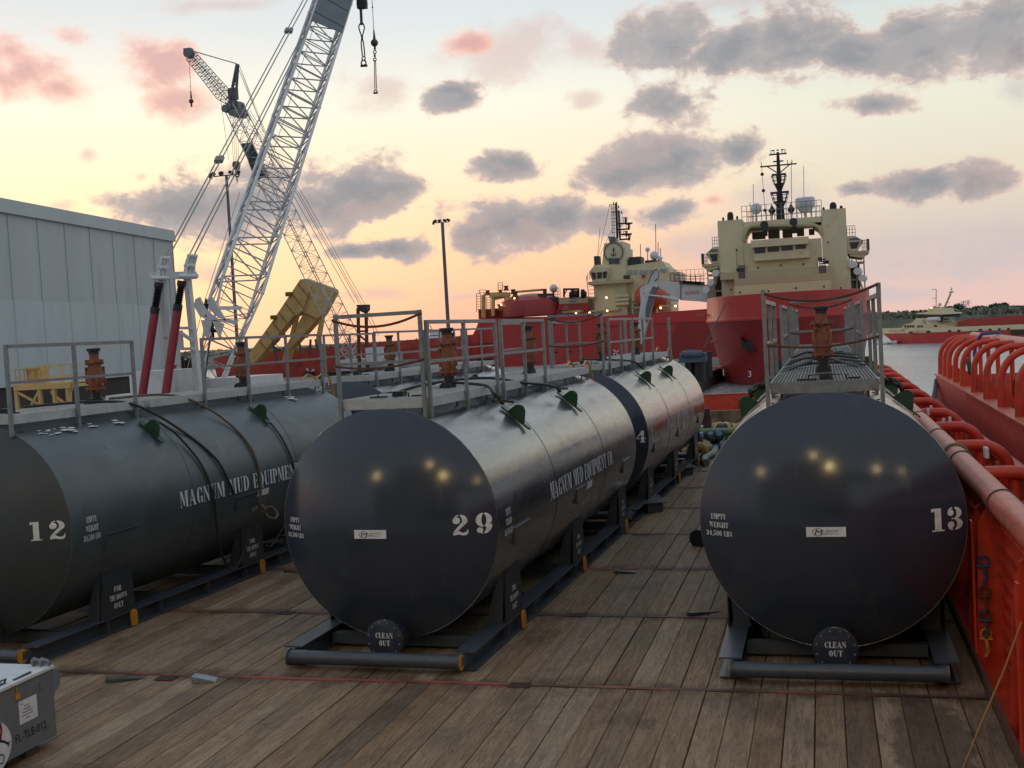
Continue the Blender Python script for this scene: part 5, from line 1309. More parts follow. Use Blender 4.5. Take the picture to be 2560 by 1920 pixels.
# ------------------------------------------------------------------ warehouse on the left
cnr = W(428, 577, 150.0); dirv = Vector((ray(1678, 812).x, ray(1678, 812).y, 0)).normalized()
zt = W(425, 577, 150).z; zb = 1.45
t = thing('warehouse', 'big white sheet-clad warehouse with plain wall at the left edge', 'warehouse', (cnr.x, 150, QZ))
nrm = Vector((dirv.y, -dirv.x, 0)); near = cnr - dirv * 78
def wp(a, o, z): return Vector((cnr.x, 150, 0)) - dirv * a + nrm * o + Vector((0, 0, z))
b = MB(); b.add([wp(0, 0, zb), wp(78, 0, zb), wp(78, -40, zb), wp(0, -40, zb), wp(0, 0, zt - 1.6), wp(78, 0, zt - 1.6), wp(78, -40, zt - 1.6), wp(0, -40, zt - 1.6)], [(0, 3, 2, 1), (0, 1, 5, 4), (1, 2, 6, 5), (2, 3, 7, 6), (3, 0, 4, 7)])
M_SHEET = mat('wall_sheeting', (178, 188, 190), .55, var=.05, scale=.15, stain=(164, 174, 176), stain_amt=.2, stain_scale=.25, stretch=(1, 1, .25))
wl = b.build('wall', M_SHEET, t, smooth=0)
b = MB()
for a in (.0, 6.2, 12.2, 18.2, 24.2, 30.2, 36.2, 42.2, 48.2, 54.2, 60.2, 66.2, 72.2): b.add([wp(a - .10, .0, zb), wp(a + .10, 0, zb), wp(a + .10, .10, zb), wp(a - .10, .10, zb), wp(a - .10, .0, zt - 1.6), wp(a + .10, 0, zt - 1.6), wp(a + .10, .10, zt - 1.6), wp(a - .10, .10, zt - 1.6)], [(0, 1, 2, 3), (4, 5, 6, 7), (0, 1, 5, 4), (1, 2, 6, 5), (2, 3, 7, 6), (3, 0, 4, 7)])
b.build('wall_batten', M_SHEET, wl, smooth=0)
b = MB(); a0, a1, a2 = wp(0, .0, zb + 10.4), wp(78, .0, zb + 10.4), 0
b.add([wp(0, .02, zb), wp(78, .02, zb), wp(78, .06, zb), wp(0, .06, zb), wp(0, .02, zb + 9.6), wp(78, .02, zb + 9.6), wp(78, .06, zb + 9.6), wp(0, .06, zb + 9.6)], [(0, 1, 2, 3), (4, 5, 6, 7), (0, 1, 5, 4), (1, 2, 6, 5), (2, 3, 7, 6), (3, 0, 4, 7)])
b.build('lower_cladding', mat('lower_sheeting', (186, 197, 201), .55, var=.05, scale=.2, stain=(172, 184, 188), stain_amt=.2, stain_scale=.2, stretch=(1, 1, .2)), wl, smooth=0)
b = MB(); b.add([wp(-.4, .45, zt - 1.6), wp(78, .45, zt - 1.6), wp(78, -40, zt - 1.6), wp(-.4, -40, zt - 1.6), wp(-.4, .3, zt), wp(78, .3, zt), wp(78, -20, zt + 4), wp(-.4, -20, zt + 4)], [(0, 1, 2, 3), (4, 5, 6, 7), (0, 1, 5, 4), (1, 2, 6, 5), (2, 3, 7, 6), (3, 0, 4, 7)])
b.build('roof', M_SHEET, t, smooth=0)
b = MB(); b.add([wp(.3, -.3, QZ), wp(78, -.3, QZ), wp(78, -39, QZ), wp(.3, -39, QZ), wp(.3, -.3, zb), wp(78, -.3, zb), wp(78, -39, zb), wp(.3, -39, zb)], [(0, 1, 5, 4), (1, 2, 6, 5), (2, 3, 7, 6), (3, 0, 4, 7)])
b.build('plinth', M_DARKC, t, smooth=0)
for i, (px, Y, w_, h_, m, lb, nm) in enumerate(((283, 138, 5.0, 2.9, M_HULL, 'dull red bin standing against the foot of the warehouse', 'waste_bin'), (372, 146, 7.5, 3.4, M_HULL, 'dull red low shed at the right corner of the warehouse', 'shed'), (330, 140, 4.2, 2.0, M_CONC, 'pale grey block below the warehouse wall', 'concrete_block'))):
    p = W(px, 950, Y); b = MB(); b.box((p.x, Y, QZ + h_ / 2), (w_, 3, h_)); b.box((p.x, Y, QZ + h_), (w_ + .3, 3.2, .16))
    for j in range(4): b.box((p.x - w_ / 2 + w_ * (j + .5) / 4, Y - 1.53, QZ + h_ / 2), (.15, .1, h_))
    b.build(nm, m, None, smooth=0, cat='shed' if i == 1 else ('bin' if i == 0 else 'block'), label=lb)
M_PILE = mat('dark_timber_pile', (72, 60, 54), .85, var=.3, scale=1.2)
p = W(459, 900, 160); b = MB()
for i in range(6): b.cyl((p.x - 1.7 + .68 * i, 160 + .3 * (i % 2), QZ - 1), (p.x - 1.7 + .68 * i, 160 + .3 * (i % 2), 3.0 + .3 * ((i * 7) % 3)), .36, 10)
b.box((p.x, 159.5, 1.6), (4.2, .3, .5)); b.build('pile_cluster', M_PILE, None, cat='pilings', label='cluster of dark timber piles between the warehouse and the near crane')
b = MB(); p = W(690, 930, 172)
for (px, y0_, y1_) in ((278, 950, 1010),): pass
# yellow work platform frame on the quay
YP = 62.0
def p7(x, y, Y=YP): return W(x * .22604, 880 + y * .22604, Y)
t = thing('work_platform', 'yellow steel work platform with railings on the quay at far left', 'platform', tuple(p7(450, 900)))
b = MB()
a, c = p7(165, 400), p7(790, 385)
for Y in (YP, YP + 3.2):
    for x in (180, 440, 600, 750): q = p7(x, 400, Y); b.bar((q.x, Y, QZ), (q.x, Y, q.z), .22)
    b.bar((a.x, Y, a.z), (c.x, Y, a.z), .32)
    for (x0, y0_, x1, y1_) in ((190, 440, 600, 670), (430, 440, 290, 700), (570, 430, 690, 660), (600, 480, 760, 600)):
        P, Q = p7(x0, y0_, Y), p7(x1, y1_, Y); b.bar(P, Q, .15)
for x in (170, 330, 490, 640, 780): q = p7(x, 400); b.bar((q.x, YP, a.z), (q.x, YP + 3.2, a.z), .2)
b.prism([p7(740, 390), p7(810, 345), p7(812, 385), p7(775, 440), p7(775, 640), p7(735, 640)], (0, .2, 0))
b.build('frame', M_YSTEEL, t, smooth=0)
b = MB(); b.b2((a.x, YP, a.z + .16), (c.x, YP + 3.2, a.z + .22)); b.build('platform_deck', M_YSTEEL, t, smooth=0)
b = MB(); zr = p7(180, 195).z
for Y in (YP + .1, YP + 3.1):
    for x in (175, 215, 270, 300, 380, 440, 510, 680, 710, 800): q = p7(x, 300, Y); b.bar((q.x, Y, a.z), (q.x, Y, zr + (.14 if x > 400 else 0)), .06)
    b.bar((a.x, Y, zr), (p7(440, 0, Y).x, Y, zr), .06); b.bar((p7(440, 0, Y).x, Y, zr + .14), (c.x, Y, zr + .14), .06); b.bar((a.x, Y, (zr + a.z) / 2), (c.x, Y, (zr + a.z) / 2), .05)
q0, q1 = p7(490, 230), p7(660, 230); b.tube(smooth([q0, q0.lerp(q1, .5) + Vector((0, 0, .45)), q1]), .04, 6)
b.build('railing', M_YSTEEL, t)
b = MB(); q = p7(345, 260); b.box((q.x, YP + .6, (a.z + zr) / 2 + .1), (1.1, .8, zr - a.z)); b.build('locker', M_YSTEEL, t, smooth=0)

# ------------------------------------------------------------------ lamp posts
def lamp_post(label, px_top, py_top, px_b, py_b, Y, r, twin):
    top, bot = W(px_top, py_top, Y), W(px_b, py_b, Y); x = (top.x + bot.x) / 2
    t = thing('lamp_post', label, 'lamp post', (x, Y, QZ), group='tall floodlight posts on the quay')
    b = MB(); b.tube([(x, Y, QZ), (x, Y, top.z)], [r * 1.3, r], 10); b.build('pole', mat('post_grey', (104, 104, 112), .5, metal=.2, var=.1), t)
    b = MB(); z = top.z
    b.bar((x - twin, Y, z), (x + twin, Y, z), .12)
    for dx in (-1, -.35, .45, 1):
        b.box((x + dx * twin, Y - .2, z + .28), (.5, .4, .38), Matrix.Rotation(.5 * dx, 3, 'Y')); b.cyl((x + dx * twin, Y, z), (x + dx * twin, Y, z + .2), .07, 6)
    b.lathe([(.1, 0), (.32, .1), (.32, .3)], 10, (x - twin * 1.15, Y, z), (-1, 0, .3)); b.build('floodlight', M_MAST, t)
lamp_post('dark lamp post with a cluster of floodlights standing behind the near crane boom', 570, 438, 594, 930, 128, .17, 1.7)
lamp_post('slender lamp post standing alone left of the far red ship', 1108, 556, 1122, 880, 172, .26, 1.1)

# ------------------------------------------------------------------ ships
def rect(x0, y0, x1, y1, Y):
    a = W(x0, (y0 + y1) / 2, Y).x; b_ = W(x1, (y0 + y1) / 2, Y).x; c = W((x0 + x1) / 2, y0, Y).z; d = W((x0 + x1) / 2, y1, Y).z
    return a, b_, d, c
def bx(mb, x0, y0, x1, y1, Y, D):
    a, b_, d, c = rect(x0, y0, x1, y1, Y); return mb.b2((a, Y, d), (b_, Y + D, c))
def rails_at(mb, x0, z0, x1, Y, h=1.05, n=6, r=.03, D=None):
    """a guard rail along x at height z0"""
    for k in (1, .66, .33): mb.bar((x0, Y, z0 + h * k), (x1, Y, z0 + h * k), r * 1.6)
    for i in range(n + 1): x = x0 + (x1 - x0) * i / n; mb.bar((x, Y, z0), (x, Y, z0 + h), r * 2)
def hull_loft(levels, stem_y, xc, length, n=18, expo=2.2):
    """levels: (z, half breadth, stem offset, bow length)"""
    mb = MB(); m_ = 2 * n + 3; rows_ = []
    for (z, hb, so, bl) in levels:
        pts = []
        for i in range(n + 1):
            s_ = i / n; d = bl * s_ ** 2 * 1.0; x = hb * (1 - (1 - s_ ** 2) ** expo) ** (1 / expo) if s_ < 1 else hb
            pts.append((x, stem_y + so + d))
        pts.append((hb, stem_y + length))
        full = [Vector((xc - x, y, z)) for x, y in reversed(pts)] + [Vector((xc + x, y, z)) for x, y in pts[1:]]
        rows_.append(full)
    return rows_
def loft(rows_, close=False):
    mb = MB(); n = len(rows_[0])
    for r in rows_: mb.v += r
    for j in range(len(rows_) - 1):
        for i in range(n - 1): a = j * n + i; mb.f.append((a, a + 1, a + n + 1, a + n))
    return mb

# --- red supply ship lying ahead, bow towards us
XC, YS0 = -3.55, 116.0
s1 = thing('supply_ship', 'red supply ship with cream bridge and black mast, bow towards the deck', 'ship', (XC, 140, WATER_Z))
HB = 8.75
lv = [(-3.2, HB - 1.0, 3.5, 22), (-1.0, HB - .7, 2.6, 20), (1.5, HB - .35, 1.4, 18), (3.6, HB - .08, .4, 16), (4.25, HB, .0, 15)]
b = loft(hull_loft(lv, YS0, XC, 70)); hl = b.build('hull', M_HULLD, s1, smooth=50)
lv2 = [(4.25, HB + .02, -.05, 15), (4.65, HB + .04, -.1, 15), (4.75, HB + .02, -.1, 15), (6.85, HB - .1, -.35, 14.5)]
b = loft(hull_loft(lv2, YS0, XC, 46)); b.build('bow_bulwark', M_HULL, s1, smooth=50)
b = loft(hull_loft([(6.85, HB - .1, -.35, 14.5), (6.9, HB - .35, .0, 14.2), (5.9, HB - .4, .0, 14.2)], YS0, XC, 46)); b.build('bulwark_cap', M_HULL, s1, smooth=50)
b = loft(hull_loft([(4.28, HB + .10, -.12, 15), (4.45, HB + .14, -.16, 15), (4.62, HB + .10, -.12, 15)], YS0, XC, 50)); b.build('rubbing_strake', M_HULL, hl, smooth=50)
b = MB(); b.b2((XC - 7.6, YS0 + 8, 5.2), (XC + 7.6, YS0 + 60, 5.3)); b.build('foredeck', M_HULLD, s1)
b = loft(hull_loft([(-3.2, HB - .98, 3.45, 22), (-2.15, HB - .88, 3.1, 21)], YS0, XC, 70)); b.build('boot_top', mat('weed_black', (46, 40, 38), .5, var=.3, scale=.6), hl, smooth=50)
b = MB()
for (x, y, l) in ((1783, 854, 22), (1789, 919, 22), (1748, 787, 10)):
    p = W(x, y, 126); b.box((p.x + .2, 126.2, p.z), (1.0, 1.8, .18))
b.build('fender_bar', M_REDPIPE, hl)
b = MB()
for (cx_, s_) in ((1862, -1), (1900, 0)):
    pass
A = lambda x, y: W(x, y, 118.2)
b.prism([A(1851, 842), A(1857, 850), A(1866, 858), A(1872, 846), A(1878, 850), A(1888, 874), A(1880, 876), A(1860, 876), A(1853, 862)], (0, 2.0, 0)); b.build('anchor', M_MAST, s1)
b = MB()
for (x, y, s_) in ((1811, 938, '1'), (1876, 941, '3')):
    p = W(x, y, 118.2); sans(b, s_, lambda u, v: Vector((p.x + u, p.y - 1.0, p.z + v)), .6)
b.build('draft_mark', M_WHITE, hl, smooth=0)
SY = 138.0
b = MB(); bx(b, 1762 + 76, 690, 2080, 760, SY - 2, 14); bx(b, 1862, 648, 2046, 692, SY, 12); bx(b, 1803, 620, 1842, 760, SY + 1, 12); bx(b, 2074, 648, 2127, 740, SY + 1, 12); h1 = b.build('deckhouse', M_CREAM, s1, smooth=0)
b = MB(); bx(b, 1836, 690, 2076, 706, SY - 2.1, 2.2); bx(b, 1800, 673, 2080, 691, SY - .6, 10); b.build('deckhouse_band', M_CREAMD, h1, smooth=0)
# the tall block of the bridge: two funnel towers, a beam over an arched opening, wheelhouse below
b = MB()
def poly(mb, pts, Y, D): mb.prism([W(x, y, Y) for x, y in pts], (0, D, 0))
def r3(x, y): return (1700 + x * .24412, 350 + y * .24412)
TLx, TRx = 1795, 2118
bx(b, 1796, 550, 1858, 672, SY + 1.2, 9); bx(b, 2055, 522, 2117, 650, SY + 1.2, 9)
bx(b, 1858, 548, 2055, 562, SY + 1.2, 9)
bx(b, 1858, 602, 2055, 650, SY + 1.2, 9)
for sgn in (0, 1):
    for k in range(8):
        a0, a1 = PI / 2 * k / 8, PI / 2 * (k + 1) / 8
        X0 = 1856 if sgn == 0 else 2057; s_ = 1 if sgn == 0 else -1
        P = [(X0, 560), (X0, 600)] if False else None
        xa, xb = X0 + s_ * 26 * (1 - math.sin(a0)), X0 + s_ * 26 * (1 - math.sin(a1)); ya, yb = 600 - 37 * math.cos(a0) + 0, 600 - 37 * math.cos(a1)
        off_ = -2.6 * s_
        b.prism([W(X0, 600 - 37 * math.cos(a0) + (off_ if 0 else 0), SY + 1.25), W(xa if 0 else X0 + s_ * 26 * (1 - math.cos(PI / 2 - a0)), ya, SY + 1.25), W(X0 + s_ * 26 * (1 - math.cos(PI / 2 - a1)), yb, SY + 1.25), W(X0, yb, SY + 1.25)], (0, 8.9, 0))
tw = b.build('bridge_block', M_CREAM, s1, smooth=0)
b = MB()
arcp = [W(1859 + 25 * (1 - math.cos(PI / 2 * i / 8)), 602 - 38 * math.sin(PI / 2 * i / 8), SY + 1.1) for i in range(9)] + [W(2054 - 25 * (1 - math.cos(PI / 2 * (8 - i) / 8)), 588 - 26 * math.sin(PI / 2 * (8 - i) / 8), SY + 1.1) for i in range(9)]
b.tube(arcp, .22, 6); b.build('arch_trim', M_CREAMD, tw)
b = MB(); bx(b, 1877, 596, 2022, 614, SY - 1.6, 4); bx(b, 1884, 612, 2024, 648, SY - 1.0, 4); wh = b.build('wheelhouse', M_CREAM, s1, smooth=0)
for (x0, y0_, x1, y1_) in ((1886, 617, 1913, 633), (1919, 613, 1948, 629), (1953, 609, 1982, 626), (1989, 607, 2015, 622)):
    b = MB(); bx(b, x0, y0_, x1, y1_, SY - 1.06, .1); f_ = b.build('window', M_GLASS, wh, smooth=0)
b = MB()
for (x, y) in ((1913, 565), (1986, 558)): b.lathe([(.35, 0), (.48, .5)], 14, W(x, y, SY - .6), (-.2, -1, .3)); b.bar(W(x, y + 8, SY - .3), W(x, y + 24, SY), .5)
b.build('searchlight', M_MAST, wh)
b = MB()
for (x0, y0_, x1, y1_) in ((1880, 580, 1912, 596), (1920, 574, 1948, 594), (1956, 572, 1980, 592), (1992, 570, 2010, 588), (2022, 572, 2036, 585)): bx(b, x0, y0_, x1, y1_, SY + 5, 2)
b.build('lifeboat_gear', mat('dim_gear', (112, 108, 92), .7, var=.2), s1, smooth=0)
b = MB(); bx(b, 1862, 645, 2044, 691, SY - .1, .3); b.build('front_panel', mat('pale_cream', (214, 202, 156), .55, var=.04, scale=.5), h1, smooth=0)
b = MB(); bx(b, 1836, 707, 2076, 746, SY - 2.2, .3); b.build('front_panel', MATS['pale_cream'], h1, smooth=0)
b = MB()
for (x, y) in ((1895, 669), (1952, 663), (2009, 660), (1850, 731), (1921, 728), (1990, 720), (2060, 716), (2070, 606), (1828, 724), (2102, 720), (1842, 625)): bx(b, x - 2, y - 2, x + 2, y + 2, SY - 2.3 if y > 700 else SY - .2, .2)
b.build('deck_lamp', M_MAST, h1)
for (x0, y0_, x1, y1_, n) in ((1848, 662, 1861, 696, 7), (2049, 645, 2063, 682, 7)):
    b = MB(); a_, c_, d_, e_ = rect(x0, y0_, x1, y1_, SY - .4)
    for i in range(n): z = d_ + (e_ - d_) * i / n; b.b2((a_, SY - .7, z), (c_, SY - .2, z + .14))
    b.b2((a_ - .06, SY - .7, d_), (a_, SY - .2, e_)); b.b2((c_, SY - .7, d_), (c_ + .06, SY - .2, e_))
    b.build('stairway', M_DKSTEEL, h1, smooth=0)
for (sd, x_in, x_out, yt, yb) in ((-1, 1797, 1762, 617, 672), (1, 2118, 2160, 588, 640)):
    wg = MB(); a_ = W(x_in, yt, SY + 1).x; o_ = W(x_out, yt, SY + 1).x; zt_ = W((x_in + x_out) / 2, yt, SY + 1).z; zb_ = W((x_in + x_out) / 2, yb - 14, SY + 1).z; zf = W((x_in + x_out) / 2, yb, SY + 1).z
    wd = o_ - a_
    P = [(a_, zt_), (a_ + wd * .45, zt_), (a_ + wd * .98, zt_ - (zt_ - zb_) * .38), (a_ + wd * .62, zb_), (a_, zb_)]
    wg.prism([(x, SY + 1.6, z) for x, z in P], (0, 6, 0)); wgo = wg.build('bridge_wing', M_CREAM, s1, smooth=0)
    q = MB(); q.prism([(x, SY + 1.55, z) for x, z in ((a_ + wd * .12, zt_ - (zt_ - zb_) * .42), (a_ + wd * .74, zt_ - (zt_ - zb_) * .42), (a_ + wd * .54, zb_ + .25), (a_ + wd * .2, zb_ + .25))], (0, .12, 0)); q.build('wing_window', M_GLASS, wgo, smooth=0)
    q = MB(); q.prism([(x, SY + 1.55, z) for x, z in ((a_ + wd * .14, zt_ - (zt_ - zb_) * .16), (a_ + wd * .55, zt_ - (zt_ - zb_) * .12), (a_ + wd * .8, zt_ - (zt_ - zb_) * .30), (a_ + wd * .12, zt_ - (zt_ - zb_) * .30))], (0, .12, 0)); q.build('wing_roof_light', mat('blue_grey_glass', (84, 104, 116), .2), wgo, smooth=0)
    q = MB(); e2 = a_ + wd * 1.28
    q.b2((min(a_, e2), SY + 1.2, zb_ - .35), (max(a_, e2), SY + 7.6, zb_ - .05)); q.prism([(a_ + wd * .1, SY + 1.3, zb_ - .35), (a_ + wd * 1.2, SY + 1.3, zb_ - .35), (a_ + wd * .9, SY + 1.3, zb_ - .9), (a_ + wd * .1, SY + 1.3, zb_ - .6)], (0, 6, 0)); q.build('wing_platform', M_CREAMD, wgo, smooth=0)
    q = MB(); rails_at(q, a_ + wd * .85, zb_ - .05, e2, SY + 1.3, 1.2, 5); rails_at(q, a_, zt_, a_ + wd * .5, SY + 2, 1.2, 3); q.box((e2 - .1 * sd, SY + 1.4, zb_ + .6), (.3, .3, 1.3)); q.build('wing_railing', M_DKSTEEL, wgo)
    # davit gear, life-raft canisters and open stair beside the house
    q = MB(); zz = zb_ - 1.0
    for (rx_, ry_) in (((1788, 683), (1776, 706), (1765, 724)) if sd < 0 else ((2130, 661), (2143, 678), (2155, 695))):
        p = W(rx_, ry_, SY + .6); q.cyl(p, p + Vector((.25, 1.1, 0)), .42, 16)
    q.build('liferaft', M_LIDW, s1)
    q = MB()
    for k in range(3): q.b2((min(a_ - wd * .05, a_ + wd), SY + 2.2, zz - .4 - 2.0 * k), (max(a_ - wd * .05, a_ + wd), SY + 6, zz - .25 - 2.0 * k))
    q.bar((a_ + wd * .95, SY + 2.2, zb_), (a_ + wd * .95, SY + 2.2, 5.2), .16); q.bar((a_ + wd * .2, SY + 1.9, zz), (a_ + wd * .9, SY + 1.9, zz - 4), .2); q.bar((a_ + wd * .5, SY + 1.9, zz), (a_ + wd * .45, SY + 1.9, zz - 5.5), .14); q.b2((min(a_, a_ + wd * .8), SY + 1.7, zz - 5.3), (max(a_, a_ + wd * .8), SY + 2.0, zz - 5.05)); q.build('davit', M_CREAMD, s1)
    q = MB(); q.b2((min(a_ + wd * .05, a_ + wd * .75), SY + 5.8, 5.3), (max(a_ + wd * .05, a_ + wd * .75), SY + 6.0, zz - .3)); q.build('stair_recess', M_GLASS, s1, smooth=0)
b = MB(); zr = W(1955, 549, SY + 2).z
rails_at(b, W(1856, 555, SY + 2).x, zr, W(2054, 530, SY + 2).x, SY + 1.5, 1.9, 16, .035); rails_at(b, W(1862, 555, SY + 2).x, zr, W(2050, 530, SY + 2).x, SY + 9.5, 1.9, 16, .035)
b.build('roof_railing', M_GALV, s1)
b = MB()
for (x, yb, w_, h_) in ((1826, 549, 15, 19), (1808, 549, 5, 6), (1843, 546, 5, 6), (2083, 524, 16, 18), (2059, 527, 6, 9), (2103, 520, 7, 6)):
    p = W(x, yb, SY + 5); r_ = w_ / 2 * (SY + 5) / FPX * 1.02; hh = h_ * (SY + 5) / FPX
    b.lathe([(r_, -.6), (r_, hh * .55), (r_ * .85, hh * .8), (r_ * .5, hh * .96), (.01, hh)], 16, p)
b.build('exhaust_pipe', M_MAST, s1)
# mast
b = MB(); mx = W(1952, 549, SY + 4).x; YM = SY + 4
def mz(y): return W(1948, y, YM).z
b.lathe([(.52, mz(560)), (.42, mz(512)), (.28, mz(470)), (.24, mz(430)), (.2, mz(400)), (.16, mz(380))], 12, (mx, YM, 0))
for (y, w_) in ((506, 15), (461, 12)):
    z = mz(y); k_ = YM / FPX
    b.lathe([(.3, -.7), (w_ * k_, 0), (w_ * k_, .12)], 12, (mx, YM, z))
    for i in range(10):
        a = 2 * PI * i / 10; b.bar((mx + w_ * k_ * math.cos(a), YM + w_ * k_ * math.sin(a), z), (mx + (w_ + 6) * k_ * math.cos(a), YM + (w_ + 6) * k_ * math.sin(a), z + 1.0), .07)
    b.torus((mx, YM, z + 1.0), (w_ + 6) * k_, .05, (0, 0, 1), 20, 5); b.torus((mx, YM, z + .5), (w_ + 3) * k_, .04, (0, 0, 1), 20, 5)
for (y, w_) in ((413, 43), (385, 21), (436, 17), (481, 22), (403, 12)):
    z = mz(y); k_ = YM / FPX * w_; b.bar((mx - k_, YM, z), (mx + k_, YM, z), .16 if y < 420 else .22)
k_ = YM / FPX
for s_ in (-1, 1): b.bar((mx + s_ * 26 * k_, YM, mz(414)), (mx + s_ * 3 * k_, YM, mz(432)), .12)
for dx in (-16, -9, 10, 17, -40, 22, 32): b.bar((mx + dx * k_, YM, mz(414 if abs(dx) > 18 else 386)), (mx + dx * k_, YM, mz((402 if abs(dx) > 18 else 373))), .08)
for dx in (-11, 0, 11): b.torus((mx + dx * k_, YM, mz(375)), .16, .05, (0, 0, 1), 8, 4)
b.build('mast', M_MAST, s1)
b = MB()
for (x, yb, yt, r_) in ((1890, 555, 522, .5), (2013, 545, 512, .85)):
    p0, p1 = W(x, yb, SY + 3), W(x, yt, SY + 3); b.tube([p0, p1], .12, 8)
    if r_ < .6: b.ball(p1, .65, 14, 1.1)
    else: b.lathe([(.6, -.9), (1.1, -.2), (1.15, .0), (1.15, .75), (1.0, .85)], 16, p1)
b.build('radome', M_LIDW, s1)
b = MB()
for (x, yb, yt) in ((1876, 556, 505), (1884, 556, 460), (2010, 540, 415), (2030, 540, 490), (1979, 545, 405)): p = W(x, yb, SY + 6); q = W(x - 1, yt, SY + 6); b.tube([p, q], .035, 5)
p = W(1904, 418, YM); q = W(1913, 535, YM); b.tube([p, q], .03, 5)
for f_ in (.15, .5, .92): b.ball(p.lerp(q, f_), .22, 8)
for (x, y) in ((1930, 528), (1978, 525)): b.lathe([(.05, -.5), (.45, 0), (.05, .75)], 6, W(x, y, SY + 4)); b.bar(W(x, y, SY + 4), W(x, y + 24, SY + 4), .14)
b.build('antenna', M_MAST, s1)
b = MB(); q = W(1795, 790, 121); b.ball((q.x, 122.3, q.z), .22, 10); b.ball(W(2150, 748, 133), .2, 8); b.build('bow_glint_and_lamp', M_LAMPR, s1)  # first ball is a lamp's glint on the bow plating, given as glow
b = MB(); b.tube([W(1815, 757, 118.5), W(1760, 870, 108)], .06, 5); b.build('bow_line', M_ROPED, None, cat='rope', label='thin mooring line from the bow of the ship ahead down to the quay')

# --- red ship lying across the end of the quay
Y3 = 184.0
s2 = thing('supply_ship', 'long red ship lying beyond the quay with cream tower, orange lifeboat and lattice mast', 'ship', (W(1500, 900, Y3).x, Y3 + 8, WATER_Z))
def r2(x, y): return (1140 + x * .28933, 480 + y * .28933)
b = MB()
pts = [(1176, 940), (1180, 840), (1190, 822), (1200, 792), (1215, 797), (1300, 793), (1490, 790), (1502, 792), (1770, 772), (1900, 760), (1900, 940)]
b.prism([W(x, y, Y3) for x, y in pts], (0, 16, 0)); h2 = b.build('hull', M_HULL, s2, smooth=0)
b = MB(); b.prism([W(x, y, Y3 - .15) for x, y in ((1500, 815), (1502, 798), (1620, 787), (1780, 776), (1900, 766), (1900, 800), (1700, 806))], (0, .16, 0)); b.build('sheer_strake', mat('bright_red', (200, 62, 55), .5, var=.05, scale=.3), h2, smooth=0)
b = MB(); b.prism([W(x, y, Y3 - .1) for x, y in ((1660, 940), (1690, 808), (1900, 800), (1900, 940))], (0, .12, 0)); b.build('bow_plating', M_HULLD, h2, smooth=0)
b = MB(); b.prism([W(x, y, Y3 - .3) for x, y in ((1149, 945), (1150, 838), (1196, 836), (1196, 945))], (0, 12, 0)); b.prism([W(x, y, Y3 - .4) for x, y in ((1150, 860), (1240, 857), (1240, 854), (1150, 857))], (0, .3, 0)); b.build('stern_ramp', M_HULL, h2, smooth=0)
b = MB(); bx(b, 1369, 791, 1386, 814, Y3 - .1, .2)
for (x, y) in ((1354, 882), (1374, 882), (1385, 881), (1420, 880), (1445, 878)): bx(b, x, y - 2, x + 9, y + 1, Y3 - .08, .2)
b.build('side_port', M_GLASS, h2, smooth=0)
b = MB()
for (x, y) in ((1204, 908), (1224, 908)): p = W(x, y, Y3 - .6); b.torus(p, .6, .3, (0, 1, 0), 14, 6)
b.build('tyre_fender', M_BLACK, h2)
b = MB(); bx(b, 1486, 700, 1568, 800, Y3 + 2, 9); bx(b, 1484, 660, 1565, 702, Y3 + 3.06, 9)
b.prism([W(x, y, Y3 + 2.8) for x, y in (r2(1185, 760), r2(1260, 640), r2(1280, 445), r2(1440, 425), r2(1440, 470), r2(1460, 475), r2(1468, 770))], (0, 8, 0))
t2 = b.build('bridge_tower', M_CREAM, s2, smooth=0)
b = MB(); bx(b, 1564, 672, 1676, 790, Y3 + 3.15, 10); b.prism([W(x, y, Y3 + 3.3) for x, y in (r2(1465, 640), r2(1780, 595), r2(1830, 660), r2(1815, 700), r2(1815, 760), r2(1465, 800))], (0, 10, 0)); bx(b, 1676, 680, 1700, 702, Y3 + 3.5, 8); b.build('accommodation', M_CREAM, s2, smooth=0)
b = MB()
for x in (1571, 1584, 1598, 1610, 1624): bx(b, x, 675, x + 9, 686, Y3 + 3.05, .2)
for x in (1648, 1657): bx(b, x, 672, x + 8, 681, Y3 + 3.05, .2)
b.build('cabin_window', mat('cabin_glass', (150, 166, 164), .25), s2, smooth=0)
b = MB(); b.prism([W(x, y, Y3 + .6) for x, y in (r2(1150, 690), r2(1180, 650), r2(1310, 650), r2(1312, 700), r2(1290, 775), r2(1180, 775))], (0, 8, 0)); wg = b.build('bridge_wing', M_CREAM, s2, smooth=0)
for (p_) in (((1168, 695), (1205, 695), (1208, 752), (1188, 755)), ((1216, 695), (1260, 692), (1258, 745), (1222, 748)), ((1268, 690), (1308, 685), (1296, 742), (1270, 745))):
    b = MB(); b.prism([W(*r2(*q), Y3 + .5) for q in p_], (0, .2, 0)); b.build('window', M_GLASS, wg, smooth=0)
b = MB(); bx(b, 1470, 701, 1578, 709, Y3 + .5, 10); bx(b, 1473, 742, 1488, 746, Y3 + .5, 4); bx(b, 1474, 774, 1550, 778, Y3 + 1.4, 9); b.prism([W(x, y, Y3 + .6) for x, y in ((1470, 708), (1486, 708), (1486, 718))], (0, 6, 0)); b.build('bridge_deck', M_CREAMD, s2, smooth=0)
b = MB()
rails_at(b, W(1468, 701, Y3).x, W(1468, 701, Y3).z, W(1486, 701, Y3).x, Y3 + .4, 1.2, 3); rails_at(b, W(1680, 702, Y3).x, W(1720, 716, Y3).z + .4, W(1765, 702, Y3).x, Y3 + 3, 2.4, 8, .03)
b.bar(W(1466, 690, Y3), W(1472, 740, Y3), .1); 
for k in range(6): b.bar(W(1473, 716 + k * 9, Y3 + 1), W(1485, 715 + k * 9, Y3 + 1), .07)
b.build('railing', M_DKSTEEL, s2)
